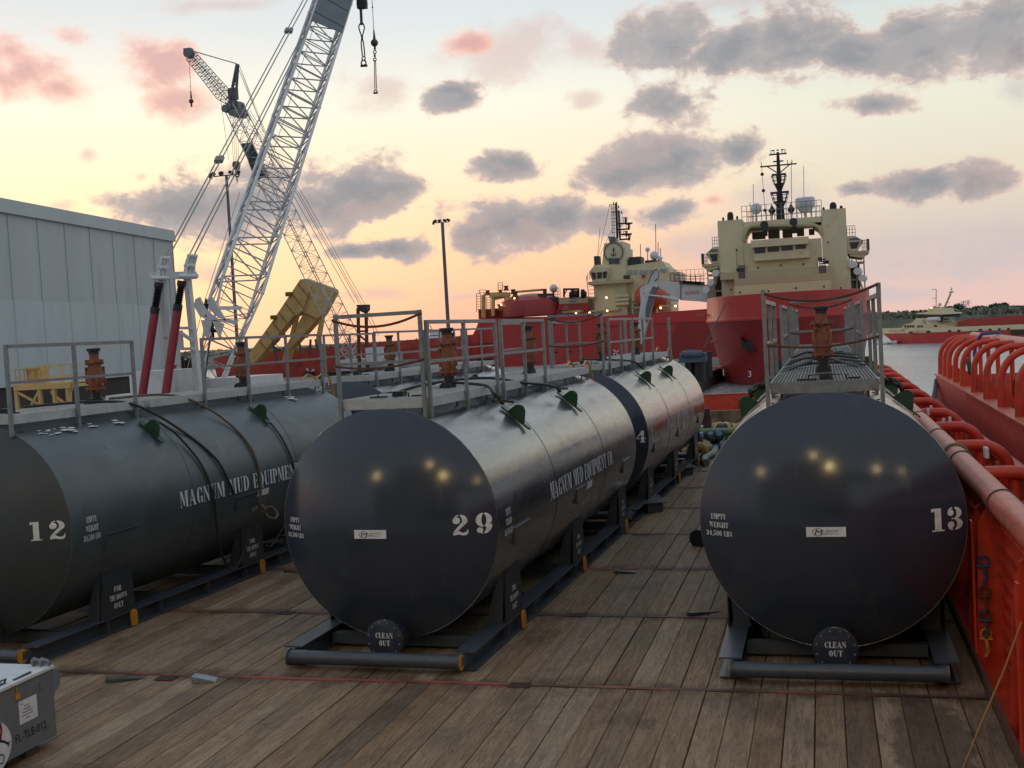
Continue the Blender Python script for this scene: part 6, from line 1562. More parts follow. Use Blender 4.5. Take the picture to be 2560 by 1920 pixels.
b = MB(); P = lambda x, y, e=-.14: W(*r2(x, y), Y3 + 2.8) + Vector((0, e, 0)); cc = P(1362, 520); b.torus(cc, 1.55 * .5 * 2, .085, (0, 1, 0), 36, 6)
b.tube([P(1362, 490), P(1362, 548)], .07, 6); b.tube([P(1350, 503), P(1374, 502)], .06, 6); b.torus(P(1362, 488), .12, .05, (0, 1, 0), 10, 5); b.tube([P(1340, 530), P(1348, 548), P(1362, 554), P(1376, 546), P(1384, 528)], .07, 6)
sans(b, 'EDISON', lambda u, v: P(1370, 605) + Vector((u, 0, v)), .7, 'c', 2.9) if False else None
for i in range(5): b.box(P(1330 + i * 18, 596), (.36, .04, 1.05 - .12 * (i % 3)))
b.bar(P(1322, 583), P(1416, 581), .1); b.bar(P(1322, 610), P(1416, 608), .1)
b.build('funnel_emblem', mat('emblem_slate', (84, 92, 88), .6), t2)
b = MB()
for (dx) in (0, 20, 40): b.prism([W(*r2(1312 + dx, 378), Y3 + 5), W(*r2(1340 + dx, 392), Y3 + 5), W(*r2(1352 + dx, 430), Y3 + 5), W(*r2(1325 + dx, 440), Y3 + 5)], (0, 2.5, 0))
b.build('exhaust_cowl', M_GALV, s2)
b = MB(); YM2 = Y3 + 6
Q = lambda x, y: W(*r2(x, y), YM2)
for (x, yb, yt, w_) in ((1358, 370, 105, .1), (1375, 385, 105, .1), (1395, 400, 96, .34), (1418, 420, 160, .28)): b.bar(Q(x - 8, yb) if x < 1390 else Q(x, yb), Q(x - 12, yt), w_)
for y in range(110, 375, 30): b.bar(Q(1340 + (y - 100) * .03, y), Q(1378, y - 3), .08)
for (y, x0, x1) in ((180, 1340, 1420), (275, 1395, 1525), (325, 1400, 1500), (368, 1420, 1520), (412, 1420, 1495)): b.bar(Q(x0, y), Q(x1, y - 6), .26 if y > 200 else .12)
for (x, y) in ((1465, 222), (1492, 282), (1470, 340), (1495, 375)): b.bar(Q(x, y + 45), Q(x, y), .26); b.bar(Q(x - 22, y), Q(x + 14, y - 2), .12); b.bar(Q(x - 18, y + 40), Q(x - 24, y), .08); b.bar(Q(x + 8, y + 40), Q(x + 14, y), .08)
for (x, y) in ((1330, 130), (1362, 110), (1385, 108), (1405, 140), (1432, 190), (1410, 240)): b.bar(Q(x, y), Q(x - 1, y - 24), .16)
for (x) in (1415, 1405): b.bar(Q(x, 300), Q(x + 12, 290), .2); b.bar(Q(x, 350), Q(x + 12, 345), .2)
b.build('mast', M_MAST, s2)
b = MB(); b.tube([Q(1325, 130), Q(1230, 545)], .035, 4); b.tube([Q(1345, 330), Q(1245, 545)], .035, 4); b.tube([W(1500, 570, Y3), W(1494, 640, Y3)], .04, 4)
for (x, yb, yt) in ((1602, 660, 610), (1640, 655, 560), (1646, 655, 605), (1652, 660, 620)): b.tube([W(x, yb, Y3 + 6), W(x - 1, yt, Y3 + 6)], .06, 4)
b.build('stay', M_DKSTEEL, s2)
b = MB()
for (x, y, r_) in ((1619, 624, .38), (1636, 639, .72), (1650, 646, .42), (1384, 721, .70)):
    k_ = Y3 / FPX; b.ball(W(x, y, Y3 + 5), r_ * 16 * k_, 16); b.bar(W(x, y + 6, Y3 + 5), W(x, y + (36 if r_ < .4 else 22), Y3 + 5), .16)
b.build('radome', M_LIDW, s2)
b = MB(); bx(b, 1573, 642, 1602, 664, Y3 + 5, 4); bx(b, 1559, 688, 1573, 697, Y3 + 2.6, 1.5); bx(b, 1612, 650, 1640, 657, Y3 + 4, 4); bx(b, 1485, 640, 1497, 662, Y3 + 4, 2); b.build('vent_box', M_DPLATE, s2, smooth=0)
b = MB(); cL = W(1628, 741, Y3 + 1); b.ball(cL, 2.8, 20, .8); lb = b.build('lifeboat', M_ORANGE, s2)
b = MB(); bx(b, 1580, 735, 1596, 752, Y3 + .6, 3); bx(b, 1578, 755, 1682, 757, Y3 + .4, 1); bx(b, 1578, 765, 1682, 768, Y3 + .4, 1)
for x in (1580, 1640, 1680): bx(b, x, 755, x + 3, 784, Y3 + .4, 1)
for k in range(3): p = W(1556, 740 + k * 10, Y3 + 1.6); b.cyl(p - Vector((1.1, 0, 0)), p + Vector((1.1, 0, 0)), .3, 10)
b.build('boat_deck', M_CREAM, s2, smooth=0)
# after deck: red tank, yellow pipe davits, winch house
b = MB(); p = W(1332, 790, Y3 + 4); zt3 = W(1332, 733, Y3 + 4).z; rr_ = 5.6
b.lathe([(rr_, 0), (rr_, (zt3 - p.z) * .50), (rr_ * .93, (zt3 - p.z) * .68), (rr_ * .66, (zt3 - p.z) * .86), (rr_ * .3, (zt3 - p.z) * .97), (.02, zt3 - p.z)], 26, p); b.b2((p.x - 9, Y3 + 2, p.z), (p.x + 8, Y3 + 10, p.z + 1.6))
for i in range(8): b.box((p.x - 6 + 1.7 * i, Y3 + 1.8, p.z + 1.0 + .9 * (i % 3)), (.9, .5, 1.2))
b.build('cargo_tank', M_HULLD, s2)
b = MB(); S = .28933 * 1.0
q3 = lambda x, y, Y=Y3 + 1: W(1180 + x * .14467, 680 + y * .14467, Y)
for (x, yt, yb, w_) in ((200, 400, 820, .38), (365, 430, 760, .34), (605, 370, 770, .52)): b.tube([q3(x, yb), q3(x, yt)], w_, 12)
b.tube([q3(200, 420), q3(225, 385), q3(300, 380), q3(430, 372), q3(600, 372)], .24, 8); b.tube([q3(365, 470), q3(440, 450), q3(560, 425)], .26, 8); b.tube([q3(740, 345), q3(1230, 305)], .2, 6); b.box(q3(480, 395), (3.4, 1.2, .6))
b.build('loading_arm', M_YSTEEL, s2)
b = MB()
for (x0, x1, y0_, y1_) in ((80, 150, 375, 690), (130, 245, 310, 375), (450, 530, 185, 330), (255, 315, 440, 680)):
    for x in (x0, x1): b.bar(q3(x, y1_), q3(x, y0_), .09)
    for k in range(max(2, int((y1_ - y0_) / 45))): b.bar(q3(x0, y0_ + k * 45), q3(x1, y0_ + k * 45), .08)
for (x, y, r_) in ((590, 270, .5), (490, 330, .4), (275, 340, .4), (710, 330, .5), (745, 380, .6), (500, 600, .7)): b.lathe([(r_, -r_), (r_ * .6, 0), (r_, r_ * .6)], 10, q3(x, y)); b.bar(q3(x, y + 50), q3(x, y), r_ * .8)
b.build('deck_gear', mat('brown_gear', (98, 66, 50), .7, var=.2), s2)
b = MB(); b.tube([q3(1262, 740), q3(1258, 290)], .34, 8); b.bar(q3(1140, 395), q3(1390, 385), .36); b.bar(q3(1320, 455), q3(1500, 448), .3); b.tube([q3(1405, 600), q3(1410, 350)], .12, 6); b.prism([q3(1330, 455), q3(1495, 455), q3(1420, 520), q3(1400, 520)], (0, .6, 0)); rails_at(b, q3(1400, 448).x, q3(1400, 448).z, q3(1530, 440).x, Y3 + 1, 1.6, 5); b.build('king_post', M_DPLATE, s2)
b = MB(); b.prism([q3(x, y) for x, y in ((1500, 445), (2000, 420), (2005, 530), (1505, 555))], (0, 6, 0)); wb = b.build('winch_house', mat('house_buff', (182, 164, 132), .6, var=.06), s2, smooth=0)
b = MB(); b.prism([q3(x, y, Y3 + .9) for x, y in ((1500, 557), (2005, 532), (2005, 660), (1480, 660))], (0, 6, 0)); b.prism([q3(x, y, Y3 + 1.2) for x, y in ((1440, 662), (2005, 662), (2005, 850), (1440, 850))], (0, 6, 0)); b.build('winch_base', M_HULLD, s2, smooth=0)
b = MB(); b.prism([q3(1745 + 62 * math.cos(2 * PI * i / 24), 487 + 30 * math.sin(2 * PI * i / 24), Y3 + .9) for i in range(24)], (0, .1, 0)); eb = b.build('oval_badge', mat('badge_blue', (52, 68, 132), .5), wb, smooth=0)
b = MB(); sans(b, 'CBA', lambda u, v: q3(1745, 500, Y3 + .86) + Vector((u, 0, v)), .42, 'c', 1.0) if False else [b.bar(q3(1700 + 22 * i, 500, Y3 + .85), q3(1712 + 22 * i, 474, Y3 + .85), .10) for i in range(5)]; b.build('badge_stroke', M_LIDW, eb, smooth=0)
b = MB()
for x in (1590, 1840): b.bar(q3(x, 435), q3(x, 300), .3)
b.bar(q3(1575, 298), q3(1850, 295), .32); b.bar(q3(1590, 400), q3(1640, 310), .16)
for (x, y, r_) in ((1740, 370, .6), (1710, 395, .5), (1800, 380, .6), (1915, 375, .75), (1950, 385, .5)): b.cyl(q3(x - 25, y), q3(x + 25, y), r_, 10)
b.build('winch', M_MAST, s2)
b = MB(); b.prism([q3(x, y, Y3 + .4) for x, y in ((1540, 680), (1720, 660), (1900, 650), (1920, 690), (1560, 720))], (0, 1.5, 0)); b.bar(q3(1580, 660), q3(1630, 580), .2); b.bar(q3(1630, 580), q3(1665, 660), .2); b.bar(q3(1540, 810), q3(1540, 870), .12); b.bar(q3(1540, 812), q3(1730, 806), .2); b.bar(q3(1520, 865), q3(1730, 860), .2); b.build('tender_gear', mat('tan_gear', (164, 142, 112), .6, var=.15), s2, smooth=0)
b = MB()
for (x, y) in ((1516, 744), (1518, 777), (1652, 770), (1689, 765), (1286, 746), (1474, 782), (1253, 762), (1440, 784)):
    b.ball(W(x, y, Y3 + .3 if x > 1480 else Y3 + .2), .16, 8)
b.build('lit_lamp', M_LAMPW, s2)
b = MB(); bx(b, 1604, 687, 1612, 693, Y3 + 2.6, .5); b.build('lifebuoy_box', M_HULL, s2, smooth=0)

# white knuckle crane folded in front of that ship
YK = 160.0
K = lambda x, y, e=0: W(*r2(x, y), YK + e)
t = thing('knuckle_crane', 'white folding knuckle crane with its jib pointing down before the far ship', 'crane', tuple(K(2150, 1000)))
b = MB(); b.prism([K(x, y) for x, y in ((1712, 775), (1735, 765), (1940, 780), (2080, 796), (2150, 800), (2260, 806), (2260, 965), (2100, 945), (1950, 935), (1760, 830))], (0, 1.8, 0)); mb_ = b.build('main_boom', M_WPAINT, t, smooth=0)
b = MB(); b.prism([K(1938, 785, -.1), K(1948, 785, -.1), (K(1944, 935, -.1)), K(1934, 932, -.1)], (0, 2.0, 0)); b.bar(K(2235, 795), K(2245, 1010), 2.0, 1.8, (0, 1, 0)); b.build('boom_collar', M_GALV, mb_, smooth=0)
b = MB(); b.prism([K(x, y, -.4) for x, y in ((1590, 830), (1640, 800), (1705, 778), (1735, 790), (1745, 830), (1720, 860), (1665, 1090), (1640, 1180), (1610, 1300), (1590, 1325), (1576, 1310), (1565, 1225), (1575, 1100), (1596, 960))], (0, 1.4, 0)); jb = b.build('jib', M_WPAINT, t, smooth=0)
b = MB(); b.prism([K(x, y, -.55) for x, y in ((1700, 815), (1745, 825), (1700, 960), (1655, 1120), (1635, 1120), (1640, 1000), (1670, 880))], (0, .3, 0)); b.build('jib_recess', M_GPLATE, jb, smooth=0)
b = MB(); b.prism([K(x, y, .2) for x, y in ((1640, 795), (1690, 700), (1715, 670), (1742, 668), (1756, 700), (1752, 745), (1720, 775), (1700, 780))], (0, 1.2, 0)); b.build('knuckle', M_WPAINT, t, smooth=0)
b = MB(); b.tube(smooth([K(1655, 790, -.3), K(1685, 720, -.3), K(1725, 672, -.3), K(1752, 690, -.3), K(1750, 740, -.3), K(1715, 770, -.3)]), .07, 6); b.tube(smooth([K(1610, 1325), K(1604, 1250), K(1612, 1240)]), .1, 6); b.build('hose', M_BLACK, t)
b = MB(); b.cyl(K(1665, 890, -.9), K(1790, 905, -.9), .12, 10); b.cyl(K(1790, 905, -.9), K(1925, 935, -.9), .22, 12); b.build('jib_cylinder', M_LIDW, t)
b = MB(); sans(b, 'MacGREGOR', lambda u, v: K(2040, 882, -.05) + Vector((u, 0, v * 1.0)), .46, 'c', 1.95); b.build('maker_lettering', mat('letter_red', (186, 80, 72), .6), mb_, smooth=0)
b = MB()
for i in range(6): b.box(K(1960 + i * 32, 780 + i * 2), (.9, .6, .4)); b.bar(K(1890 + i * 45, 775), K(1890 + i * 45, 715), .08)
b.tube(sag(K(1860, 702), K(2150, 722), .25, 8), .06, 5); b.bar(K(1880, 745), K(2150, 752), .06); b.build('boom_railing', M_DKSTEEL, mb_)

# --- long red barge along the far edge of the quay
YB3 = 180.0
t = thing('barge', 'long low rusty red barge lying along the far edge of the quay', 'barge', (W(800, 930, YB3).x, YB3 + 5, WATER_Z))
b = MB(); xa, xb = W(545, 900, YB3).x, W(1150, 900, YB3).x; zt5 = W(850, 870, YB3).z
b.prism([(xa, YB3, -3.2), (xa - 1, YB3, zt5 - .4), (xa + 8, YB3, zt5 - .1), (xb, YB3, zt5 + .9), (xb, YB3, -3.2)], (0, 14, 0)); hb = b.build('hull', mat('barge_red', (184, 72, 62), .65, var=.14, scale=.5, stain=(112, 56, 48), stain_amt=.35, stain_scale=.4), t, smooth=0)
b = MB(); b.prism([(xa + 30, YB3 - .12, zt5 - 1.0), (xb, YB3 - .12, zt5 - .4), (xb, YB3 - .12, zt5 - .1), (xa + 30, YB3 - .12, zt5 - .7)], (0, .2, 0)); b.build('rubbing_strake', MATS['barge_red'], hb, smooth=0)
b = MB(); 
for (x, y) in ((775, 932), (845, 926)):
    p = W(x, y, YB3 - .2)
    for a in (.6, 2.2): b.bar(p + Vector((math.cos(a) * .8, 0, math.sin(a) * .8)), p - Vector((math.cos(a) * .8, 0, math.sin(a) * .8)), .22)
    for a in (.6, 2.2, 3.74, 5.34): b.box(p + Vector((math.cos(a) * .8, 0, math.sin(a) * .8)), (.4, .1, .4))
p = W(1540, 881, Y3 - .3)
for a in (.6, 2.2): b.bar(p + Vector((math.cos(a) * .6, 0, math.sin(a) * .6)), p - Vector((math.cos(a) * .6, 0, math.sin(a) * .6)), .2)
b.build('thruster_mark', M_WHITE, hb, smooth=0)
b = MB()
for (x, y) in ((680, 942), (692, 942), (776, 938), (768, 937)): b.ball(W(x, y, YB3 - .6), .7, 10)
b.build('fender', M_BLACK, hb)
b = MB(); 
for (x, y, w_, h_, m_) in ((960, 890, 5.5, 3.4, 0), (1030, 905, 4, 1.6, 1)):
    p = W(x, y, 174); b.box((p.x, 174, QZ + h_ / 2), (w_, 2.6, h_)); b.box((p.x, 172.65, QZ + h_ / 2), (w_ - .8, .1, h_ - .8))
b.build('site_cabin', mat('pale_grey_cabin', (170, 174, 172), .6, var=.1), None, smooth=0, cat='cabin', label='pale grey site cabin on the quay beyond the middle tanks')
# small white workboat far beyond
t = thing('workboat', 'small white workboat with thin masts seen beyond the barge', 'boat', tuple(W(1085, 860, 260)))
b = MB(); bx(b, 1068, 838, 1105, 860, 260, 4); bx(b, 1074, 828, 1096, 840, 260, 3); b.prism([W(x, y, 259.5) for x, y in ((1046, 862), (1050, 858), (1125, 854), (1118, 868), (1060, 870))], (0, 5, 0)); b.build('cabin', M_LIDW, t, smooth=0)
b = MB(); b.tube([W(1072, 835, 260), W(1071, 806, 260)], .14, 6); b.tube([W(1084, 830, 260), W(1074, 812, 260)], .1, 6); b.tube([W(1066, 824, 260), W(1078, 824, 260)], .1, 5); b.ball(W(1069, 824, 260), .5, 8); b.build('mast', M_GALV, t)
# low grey quay equipment by the bow
YQ = 104.0
t = thing('mooring_winch', 'blue-grey winch and drums on the quay beside the bow of the ship ahead', 'winch', tuple(WZ(1735, 925, QZ)))
b = MB(); q = W(1733, 890, YQ); b.box((q.x, YQ, q.z - .15), (2.4, 1.6, .8)); b.cyl((q.x - .9, YQ - .9, q.z + .2), (q.x + .9, YQ - .9, q.z + .2), .3, 10); b.box((q.x - .3, YQ, q.z + .4), (1.0, .8, .35)); b.box((q.x - 2.0, YQ, q.z - .7), (1.3, 1.2, .5)); b.build('drum_frame', mat('slate_blue', (74, 92, 108), .5, var=.25, scale=2), t)
b = MB()
for (x, y) in ((1722, 905), (1742, 905), (1752, 900), (1770, 890)): p = W(x, y, YQ + (8 if x > 1760 else 0)); b.cyl((p.x, p.y, QZ), (p.x, p.y, p.z + .3), .36, 12); b.cyl((p.x, p.y, p.z + .3), (p.x, p.y, p.z + .42), .46, 12)
b.build('bollard', M_BLACK, t)

# --- crew boat under way on the right
p0, p1 = WZ(2215, 861, WATER_Z), WZ(2560, 853, WATER_Z); dv = (p1 - p0); dv.z = 0; dv.normalize(); nv = Vector((-dv.y, dv.x, 0))
t = thing('crew_boat', 'long red and cream crew boat with raked mast passing on the right', 'boat', (p0.x, p0.y, WATER_Z))
BW = 7.5
def cb(s_, o, z): return Vector((p0.x, p0.y, WATER_Z)) + dv * s_ + nv * o + Vector((0, 0, z))
KS = 250 / FPX
LEN = 52.0
def cbp(px, py):     # picture point onto the boat's near side
    d = ray(px, py); o = Vector((0, 0, CAMH)); k_ = (p0 - o).dot(nv) / d.dot(nv); q = o + d * k_ - Vector((p0.x, p0.y, WATER_Z)); return q.dot(dv), q.z
def side(mb, pts, o0, o1): mb.prism([cb(*((lambda s_, z: (s_, o0, z))(*cbp(*q)))) for q in pts], nv * (o1 - o0))
def side2(mb, pts, o0, o1): mb.prism([cb(s_, o0, z) for s_, z in pts], nv * (o1 - o0))
sA, zA = cbp(2195, 832); sB_, zB = cbp(2192, 820)
_, zkn = cbp(2300, 831); zkn = 2.3
hullp = [(-.0, -.8), (sA, zkn - .1), (2, zkn), (LEN, zkn - .2), (LEN, -.8)]
b = MB()
st = [(-.2, .3, .05), (1.5, .9, .25), (5, 2.4, .6), (10, 3.4, .9), (16, 3.75, 1), (LEN, 3.75, 1)]
rows_ = [[], [], [], []]
for (s_, hw, f_) in st:
    fl = 1 if s_ > 6 else .5
    rows_[0].append(cb(s_ + .6 * (1 - f_), BW / 2 - hw * .9, -.8)); rows_[1].append(cb(s_ - 4.3 * (1 - f_), BW / 2 - hw, zkn))
    rows_[2].append(cb(s_ + .6 * (1 - f_), BW / 2 + hw * .9, -.8)); rows_[3].append(cb(s_ - 4.3 * (1 - f_), BW / 2 + hw, zkn))
b = loft([rows_[0], rows_[1]]); b2_ = loft([rows_[2], rows_[3]]); b.add(b2_.v, b2_.f); hb = b.build('hull', M_HULL, t, smooth=40)
r1_ = rows_[1]; r3_ = rows_[3]; hts = [1.25, 1.15, 1.05, .98, .95, .95]
b = loft([r1_, [q + Vector((0, 0, h)) - dv * (.9 if i < 2 else 0) for i, (q, h) in enumerate(zip(r1_, hts))]]); b2_ = loft([r3_, [q + Vector((0, 0, h)) - dv * (.9 if i < 2 else 0) for i, (q, h) in enumerate(zip(r3_, hts))]]); b.add(b2_.v, b2_.f)
b.build('bulwark', M_CREAM, t, smooth=40)
b = MB(); b.add([cb(8, .2, zkn + .4), cb(LEN, .2, zkn + .4), cb(LEN, BW - .2, zkn + .4), cb(8, BW - .2, zkn + .4)], [(0, 1, 2, 3)]); b.build('main_deck', M_HULLD, t, smooth=0)
b = MB()
for (x, w_) in ((2273, 8), (2316, 8), (2370, 8), (2393, 8), (2448, 7), (2472, 7), (2495, 7), (2518, 7)):
    s_, z = cbp(x, 828); s2_, _ = cbp(x + w_, 828); side2(b, [(s_, zkn - .05), (s2_, zkn - .05), (s2_, zkn + .35), (s_, zkn + .35)], -.04, .1)
for (x0, x1) in ((2424, 2448), (2527, 2562)): s_, _ = cbp(x0, 833); s2_, _ = cbp(x1, 833); side2(b, [(s_, 1.3), (s2_, 1.3), (s2_, zkn - .02), (s_, zkn - .02)], -.06, .1)
b.build('freeing_port', M_DARKC, hb, smooth=0)
b = MB(); side2(b, [(0, 0), (LEN, 0), (LEN, .35), (.1, .25)], -.0 + 0, .1); 
hs = MB(); 
side(hs, [(2244, 822), (2252, 812), (2271, 808), (2282, 796), (2316, 796), (2342, 812), (2372, 815), (2377, 822)], 1.0, BW - 1.0)
hs_o = hs.build('deckhouse', M_CREAM, t, smooth=0)
b = MB(); side(b, [(2283, 797), (2285, 786), (2345, 786), (2349, 797), (2325, 798)], 1.3, BW - 1.3); b.build('wheelhouse_window', M_GLASS, hs_o, smooth=0)
b = MB(); side(b, [(2281, 786), (2284, 783), (2349, 783), (2350, 787)], 1.0, BW - 1.0); side(b, [(2300, 783), (2304, 772), (2336, 772), (2338, 783)], 2.0, BW - 2.0); b.build('wheelhouse_roof', M_CREAM, hs_o, smooth=0)
b = MB()
for x in (2252, 2259, 2265.5, 2272, 2285, 2292.5): side(b, [(x, 819), (x + .6, 813.5), (x + 5, 813.5), (x + 5, 819)], .95, 1.1)
side(b, [(2327, 818), (2327, 813), (2333, 813), (2334, 818)], .95, 1.1)
b.build('cabin_window', M_GLASS, hs_o, smooth=0)
b = MB(); sA2, zA2 = cbp(2302, 804); b.torus(cb(sA2, .93, zA2), .42, .06, nv, 18, 5); b.tube([cb(sA2, .92, zA2 - .25), cb(sA2, .92, zA2 + .25)], .05, 5); b.build('house_emblem', M_CREAMD, hs_o)
b = MB(); sC, zC = cbp(2318, 808); sC2, zC2 = cbp(2346, 801); b.cyl(cb(sC, .3, zC2 + .3), cb(sC2, .3, zC2 + .3), .42, 12); b.build('liferaft', M_LIDW, t)
b = MB(); 
for i in range(5):
    s_, z = cbp(2350 + i * 6.5, 818); _, z2 = cbp(2350 + i * 6.5, 795); b.bar(cb(s_, 1.2, z), cb(s_, 1.2, z2), .12)
for y in (795, 803, 811): s_, z = cbp(2348, y); s2_, _ = cbp(2377, y); b.bar(cb(s_, 1.2, z), cb(s2_, 1.2, z), .1)
side(b, [(2352, 820), (2352, 808), (2376, 803), (2377, 821)], 2.0, 4.0)
b.build('after_railing', M_CREAMD, t, smooth=0)
b = MB()
def cbar(x0, y0_, x1, y1_, w_): a_, z_ = cbp(x0, y0_); c_, z2 = cbp(x1, y1_); b.bar(cb(a_, BW / 2, z_), cb(c_, BW / 2, z2), w_)
cbar(2328, 772, 2344, 736, .28); cbar(2344, 740, 2346, 720, .14); cbar(2341, 733, 2350, 731, .3); cbar(2343, 726, 2350, 724, .1)
cbar(2308, 784, 2308, 724, .16); cbar(2298, 725, 2308, 725, .12); cbar(2298, 747, 2308, 747, .12); cbar(2298, 767, 2308, 767, .12); cbar(2333, 759, 2342, 758, .1); cbar(2294, 783, 2294, 768, .12)
b.build('mast', M_CREAMD, t)
b = MB(); a_, z_ = cbp(2317, 763); b.ball(cb(a_, BW / 2, z_), .4, 10); b.build('radome', M_LIDW, t)
b = MB(); a_, z_ = cbp(2296, 774); b.ball(cb(a_, BW / 2, z_), .24, 8); b.build('mast_lamp', M_LAMPW, t)
b = MB(); a_, z_ = cbp(2329, 798); b.ball(cb(a_, .8, z_), .22, 8); b.build('side_lamp', M_LAMPR, t)
b = MB(); a_, z_ = cbp(2235, 827); sans(b, 'PAPY GARRISON', lambda u, v: cb(a_ + u, -.0 + .02, z_ + v) + nv * (-.5), .62, 'c', 5.2) if False else None
for i in range(11):
    if i in (4,): continue
    s_, z = cbp(2213 + i * 4.7, 829); s2_, _ = cbp(2216.4 + i * 4.7, 829); fr_ = max(0, min(1, s_ / 16)); o_ = BW / 2 - (2.5 + 1.25 * min(1, max(0, (s_ - 5) / 9))) - .10
    b.prism([cb(s_, o_, zkn + .35), cb(s2_, o_, zkn + .35), cb(s2_, o_, zkn + .8), cb(s_, o_, zkn + .8)], nv * .04)
b.build('name_lettering', M_CREAMD, t, smooth=0)
b = MB()
for (x, c_) in ((2452, 0), (2474, 1), (2490, 2)): pass
s_, _ = cbp(2380, 818); b.prism([cb(s_, 1.5, zkn + .4), cb(LEN, 1.5, zkn + .4), cb(LEN, 1.5, zkn + 3.0), cb(s_ + 3, 1.5, zkn + 2.5), cb(s_, 1.5, zkn + 1.9)], nv * 4); b.build('deck_cargo', M_HULLD, t, smooth=0)
b = MB()
for i in range(40):
    s_ = -3.5 + 4.2 * random.random(); b.ball(cb(s_, BW / 2 - 1.2 - random.random() * 2.5 - max(0, s_) * .3, .15 + .35 * random.random()), .35 + .5 * random.random(), 6, .5)
b.build('bow_wave', mat('foam', (226, 228, 228), .7, var=.05), t)
for o_ in ():
    pass

# ------------------------------------------------------------------ trees and scrub on the far bank
def leafy(name, c, rx, rz, n, m, parent=None, seed=0, leaf=.6):
    rnd = random.Random(seed); b = MB()
    cl = [(Vector((rnd.uniform(-1, 1) * rx * .75, rnd.uniform(-1, 1) * rx * .5, rnd.uniform(-.45, .65) * rz)), rnd.uniform(.3, .55)) for _ in range(11)]
    for i in range(n):
        cc, rr_ = cl[rnd.randrange(len(cl))]
        d = Vector((rnd.gauss(0, 1), rnd.gauss(0, 1), rnd.gauss(0, 1))).normalized() * rnd.random() ** .4 * rr_
        p = c + cc + Vector((d.x * rx, d.y * rx, d.z * rz))
        a = Vector((rnd.gauss(0, 1), rnd.gauss(0, 1), rnd.gauss(0, 1))).normalized(); w_ = a.orthogonal().normalized(); s_ = leaf * rnd.uniform(.6, 1.4)
        b.add([p - a * s_, p + w_ * s_ * .6, p + a * s_, p - w_ * s_ * .6], [(0, 1, 2, 3)])
    return b.build(name, m, parent, smooth=0)
def leaf_mat(name, c1_, c2_):
    m = bpy.data.materials.new(name); m.use_nodes = True; g = NG(m.node_tree); b = m.node_tree.nodes['Principled BSDF']
    r = g.n('ShaderNodeNewGeometry').outputs['Random Per Island']; g.put(b.inputs['Base Color'], g.ramp(r, [(0, lin(c1_)), (1, lin(c2_))])); b.inputs['Roughness'].default_value = .7
    return m
M_LEAF = leaf_mat('tree_leaves', (38, 48, 36), (74, 88, 62)); M_SHRUB = leaf_mat('scrub_leaves', (84, 88, 66), (128, 128, 100))
M_TRUNK = mat('bark', (70, 60, 52), .9, var=.2)
def tree(px, py_top, Y, w_px, label, seed):
    top = W(px, py_top, Y); k_ = Y / FPX; h = top.z - 2.2; rx = w_px * k_ / 2
    t = thing('tree', label, 'tree', (top.x, Y, 2.0), group='trees on the far bank')
    b = MB(); b.tube([(top.x, Y, 1.5), (top.x + .3, Y, 2 + h * .45), (top.x - .2, Y, 2 + h * .7)], [.45, .3, .12], 8); b.tube([(top.x, Y, 2 + h * .25), (top.x + rx * .4, Y, 2 + h * .6)], [.22, .08], 6); b.tube([(top.x, Y, 2 + h * .3), (top.x - rx * .45, Y + .5, 2 + h * .65)], [.22, .08], 6); b.build('trunk', M_TRUNK, t)
    leafy('crown', Vector((top.x, Y, 2.2 + h * .52)), rx, h * .62, 1500, M_LEAF, t, seed, .5)
for i, (px, pt, Y, w_, lb) in enumerate(((2358, 768, 470, 50, 'dark bushy tree just right of the crew boat mast'), (2392, 764, 480, 56, 'broad dark tree, second to the right of the crew boat mast'), (2425, 774, 490, 40, 'lower tree at the right edge of the nearer clump'),
        (2462, 766, 500, 46, 'dark tree at the left of the right-hand clump'), (2492, 761, 510, 50, 'tallest dark tree of the right-hand clump'), (2528, 768, 505, 44, 'rounded tree right of the tallest on the far bank'), (2566, 765, 500, 60, 'tree cut off by the right edge of the picture'),
        (2292, 779, 455, 30, 'small dark tree seen left of the crew boat wheelhouse'))):
    tree(px, pt, Y, w_, lb, 100 + i)
b = MB(); rnd = random.Random(5)
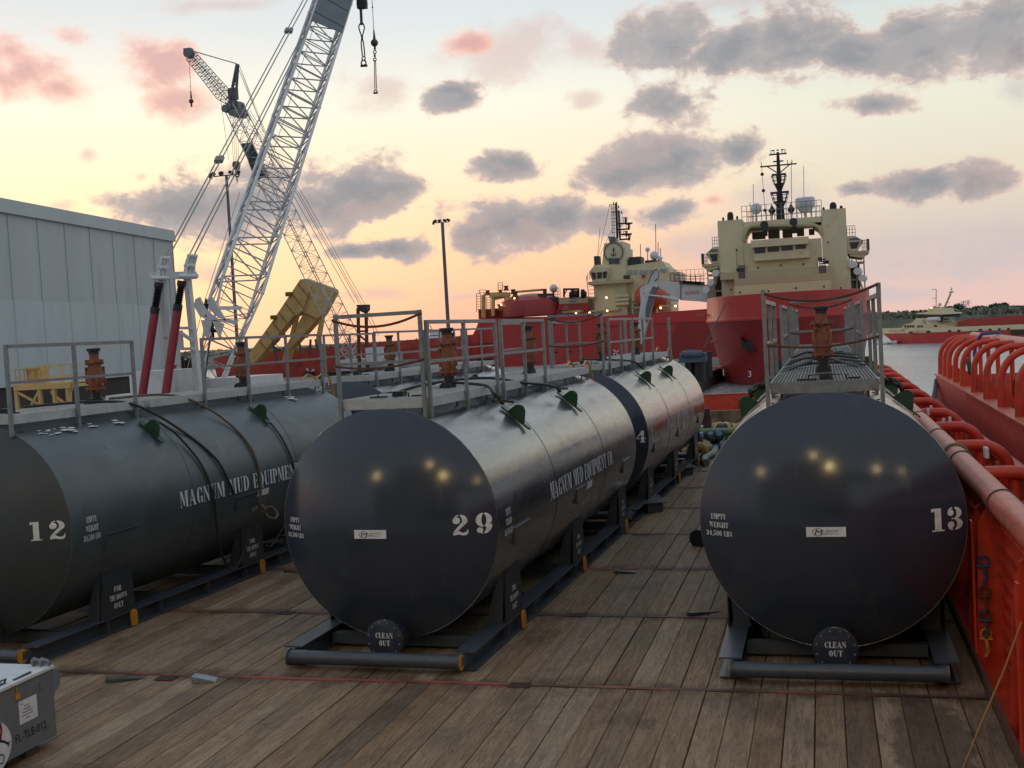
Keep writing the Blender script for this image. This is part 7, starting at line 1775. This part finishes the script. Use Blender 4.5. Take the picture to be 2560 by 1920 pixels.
for i in range(16000):
    x = rnd.uniform(-20, 150) if i % 2 else rnd.uniform(-420, 20); y = 432 + rnd.random() ** 1.5 * 240
    if x < -150: y -= 30
    z = 2.0 + land_z(x, 40) * .4 + (.9 if x < -40 else 0); p = Vector((x, y, z + rnd.random() * (2.0 if x > -20 else 1.1) * (.5 + .5 * math.sin(x * .09 + y * .05) ** 2)))
    a = Vector((rnd.gauss(0, 1), rnd.gauss(0, 1), rnd.gauss(0, 1.2))).normalized(); w_ = a.orthogonal().normalized(); s_ = rnd.uniform(.5, 1.5)
    b.add([p - a * s_, p + w_ * s_ * .7, p + a * s_, p - w_ * s_ * .7], [(0, 1, 2, 3)])
b.build('shore_scrub', M_SHRUB, None, smooth=0, kind='stuff')
for (x, yt, lb) in ((2408, 752, 'left of the pair'), (2420, 750, 'right of the pair')):
    b = MB(); Y = 1700; p = W(x, yt, Y); q = W(x, 772, Y)
    b.bar(q + Vector((-2, 0, 0)), p, .8); b.bar(q + Vector((2, 0, 0)), p, .8)
    for k in range(3): z = q.z + (p.z - q.z) * (.55 + .18 * k); b.bar((p.x - 4, Y, z), (p.x + 4, Y, z), .6)
    b.build('pylon', mat('hazy_pylon', (196, 190, 192), .8), None, cat='pylon', label='faint distant pylon above the far bank, ' + lb, group='distant pylons')

# ------------------------------------------------------------------ our own deckhouse behind the photographer; its lamps shine in the tank heads
t = thing('deckhouse', 'cream deckhouse with lit floodlights behind the photographer, seen mirrored in the tank heads', 'deckhouse', (0, -4, 0))
b = MB(); b.b2((-13, -7, 0), (3.2, -2.2, 7.6)); b.b2((-14, -6.5, 7.6), (15, -2.4, 8.0)); b.b2((-9, -6.5, 8), (2, -3, 11)); b.build('house', M_CREAMD, t, smooth=0)
b = MB(); b.b2((-3, -2.2, 3.0 - .65), (3.0, .6, 2.45)); b.build('balcony', M_DKSTEEL, t, smooth=0)
for (x, z, r_) in ((-12.8, 8.95, .21), (-2.35, 11.2, .19), (.35, 8.95, .27), (8.3, 8.65, .19), (13.9, 8.5, .16)):
    b = MB(); b.lathe([(r_ + .08, -.35), (r_ + .03, 0)], 16, (x, -1.6, z), (0, 1, -.1)); b.bar((x, -2.2, z - .2), (x, -1.9, z - .1), .12); b.bar((x, -2.4, z - .2), (x, -2.4, 7.9), .12); f_ = b.build('floodlight', M_MAST, t)
    b = MB(); b.lathe([(r_, 0), (r_ * .8, .04), (.01, .06)], 16, (x, -1.58, z), (0, 1, -.1)); b.build('lens', M_LAMPF, f_)
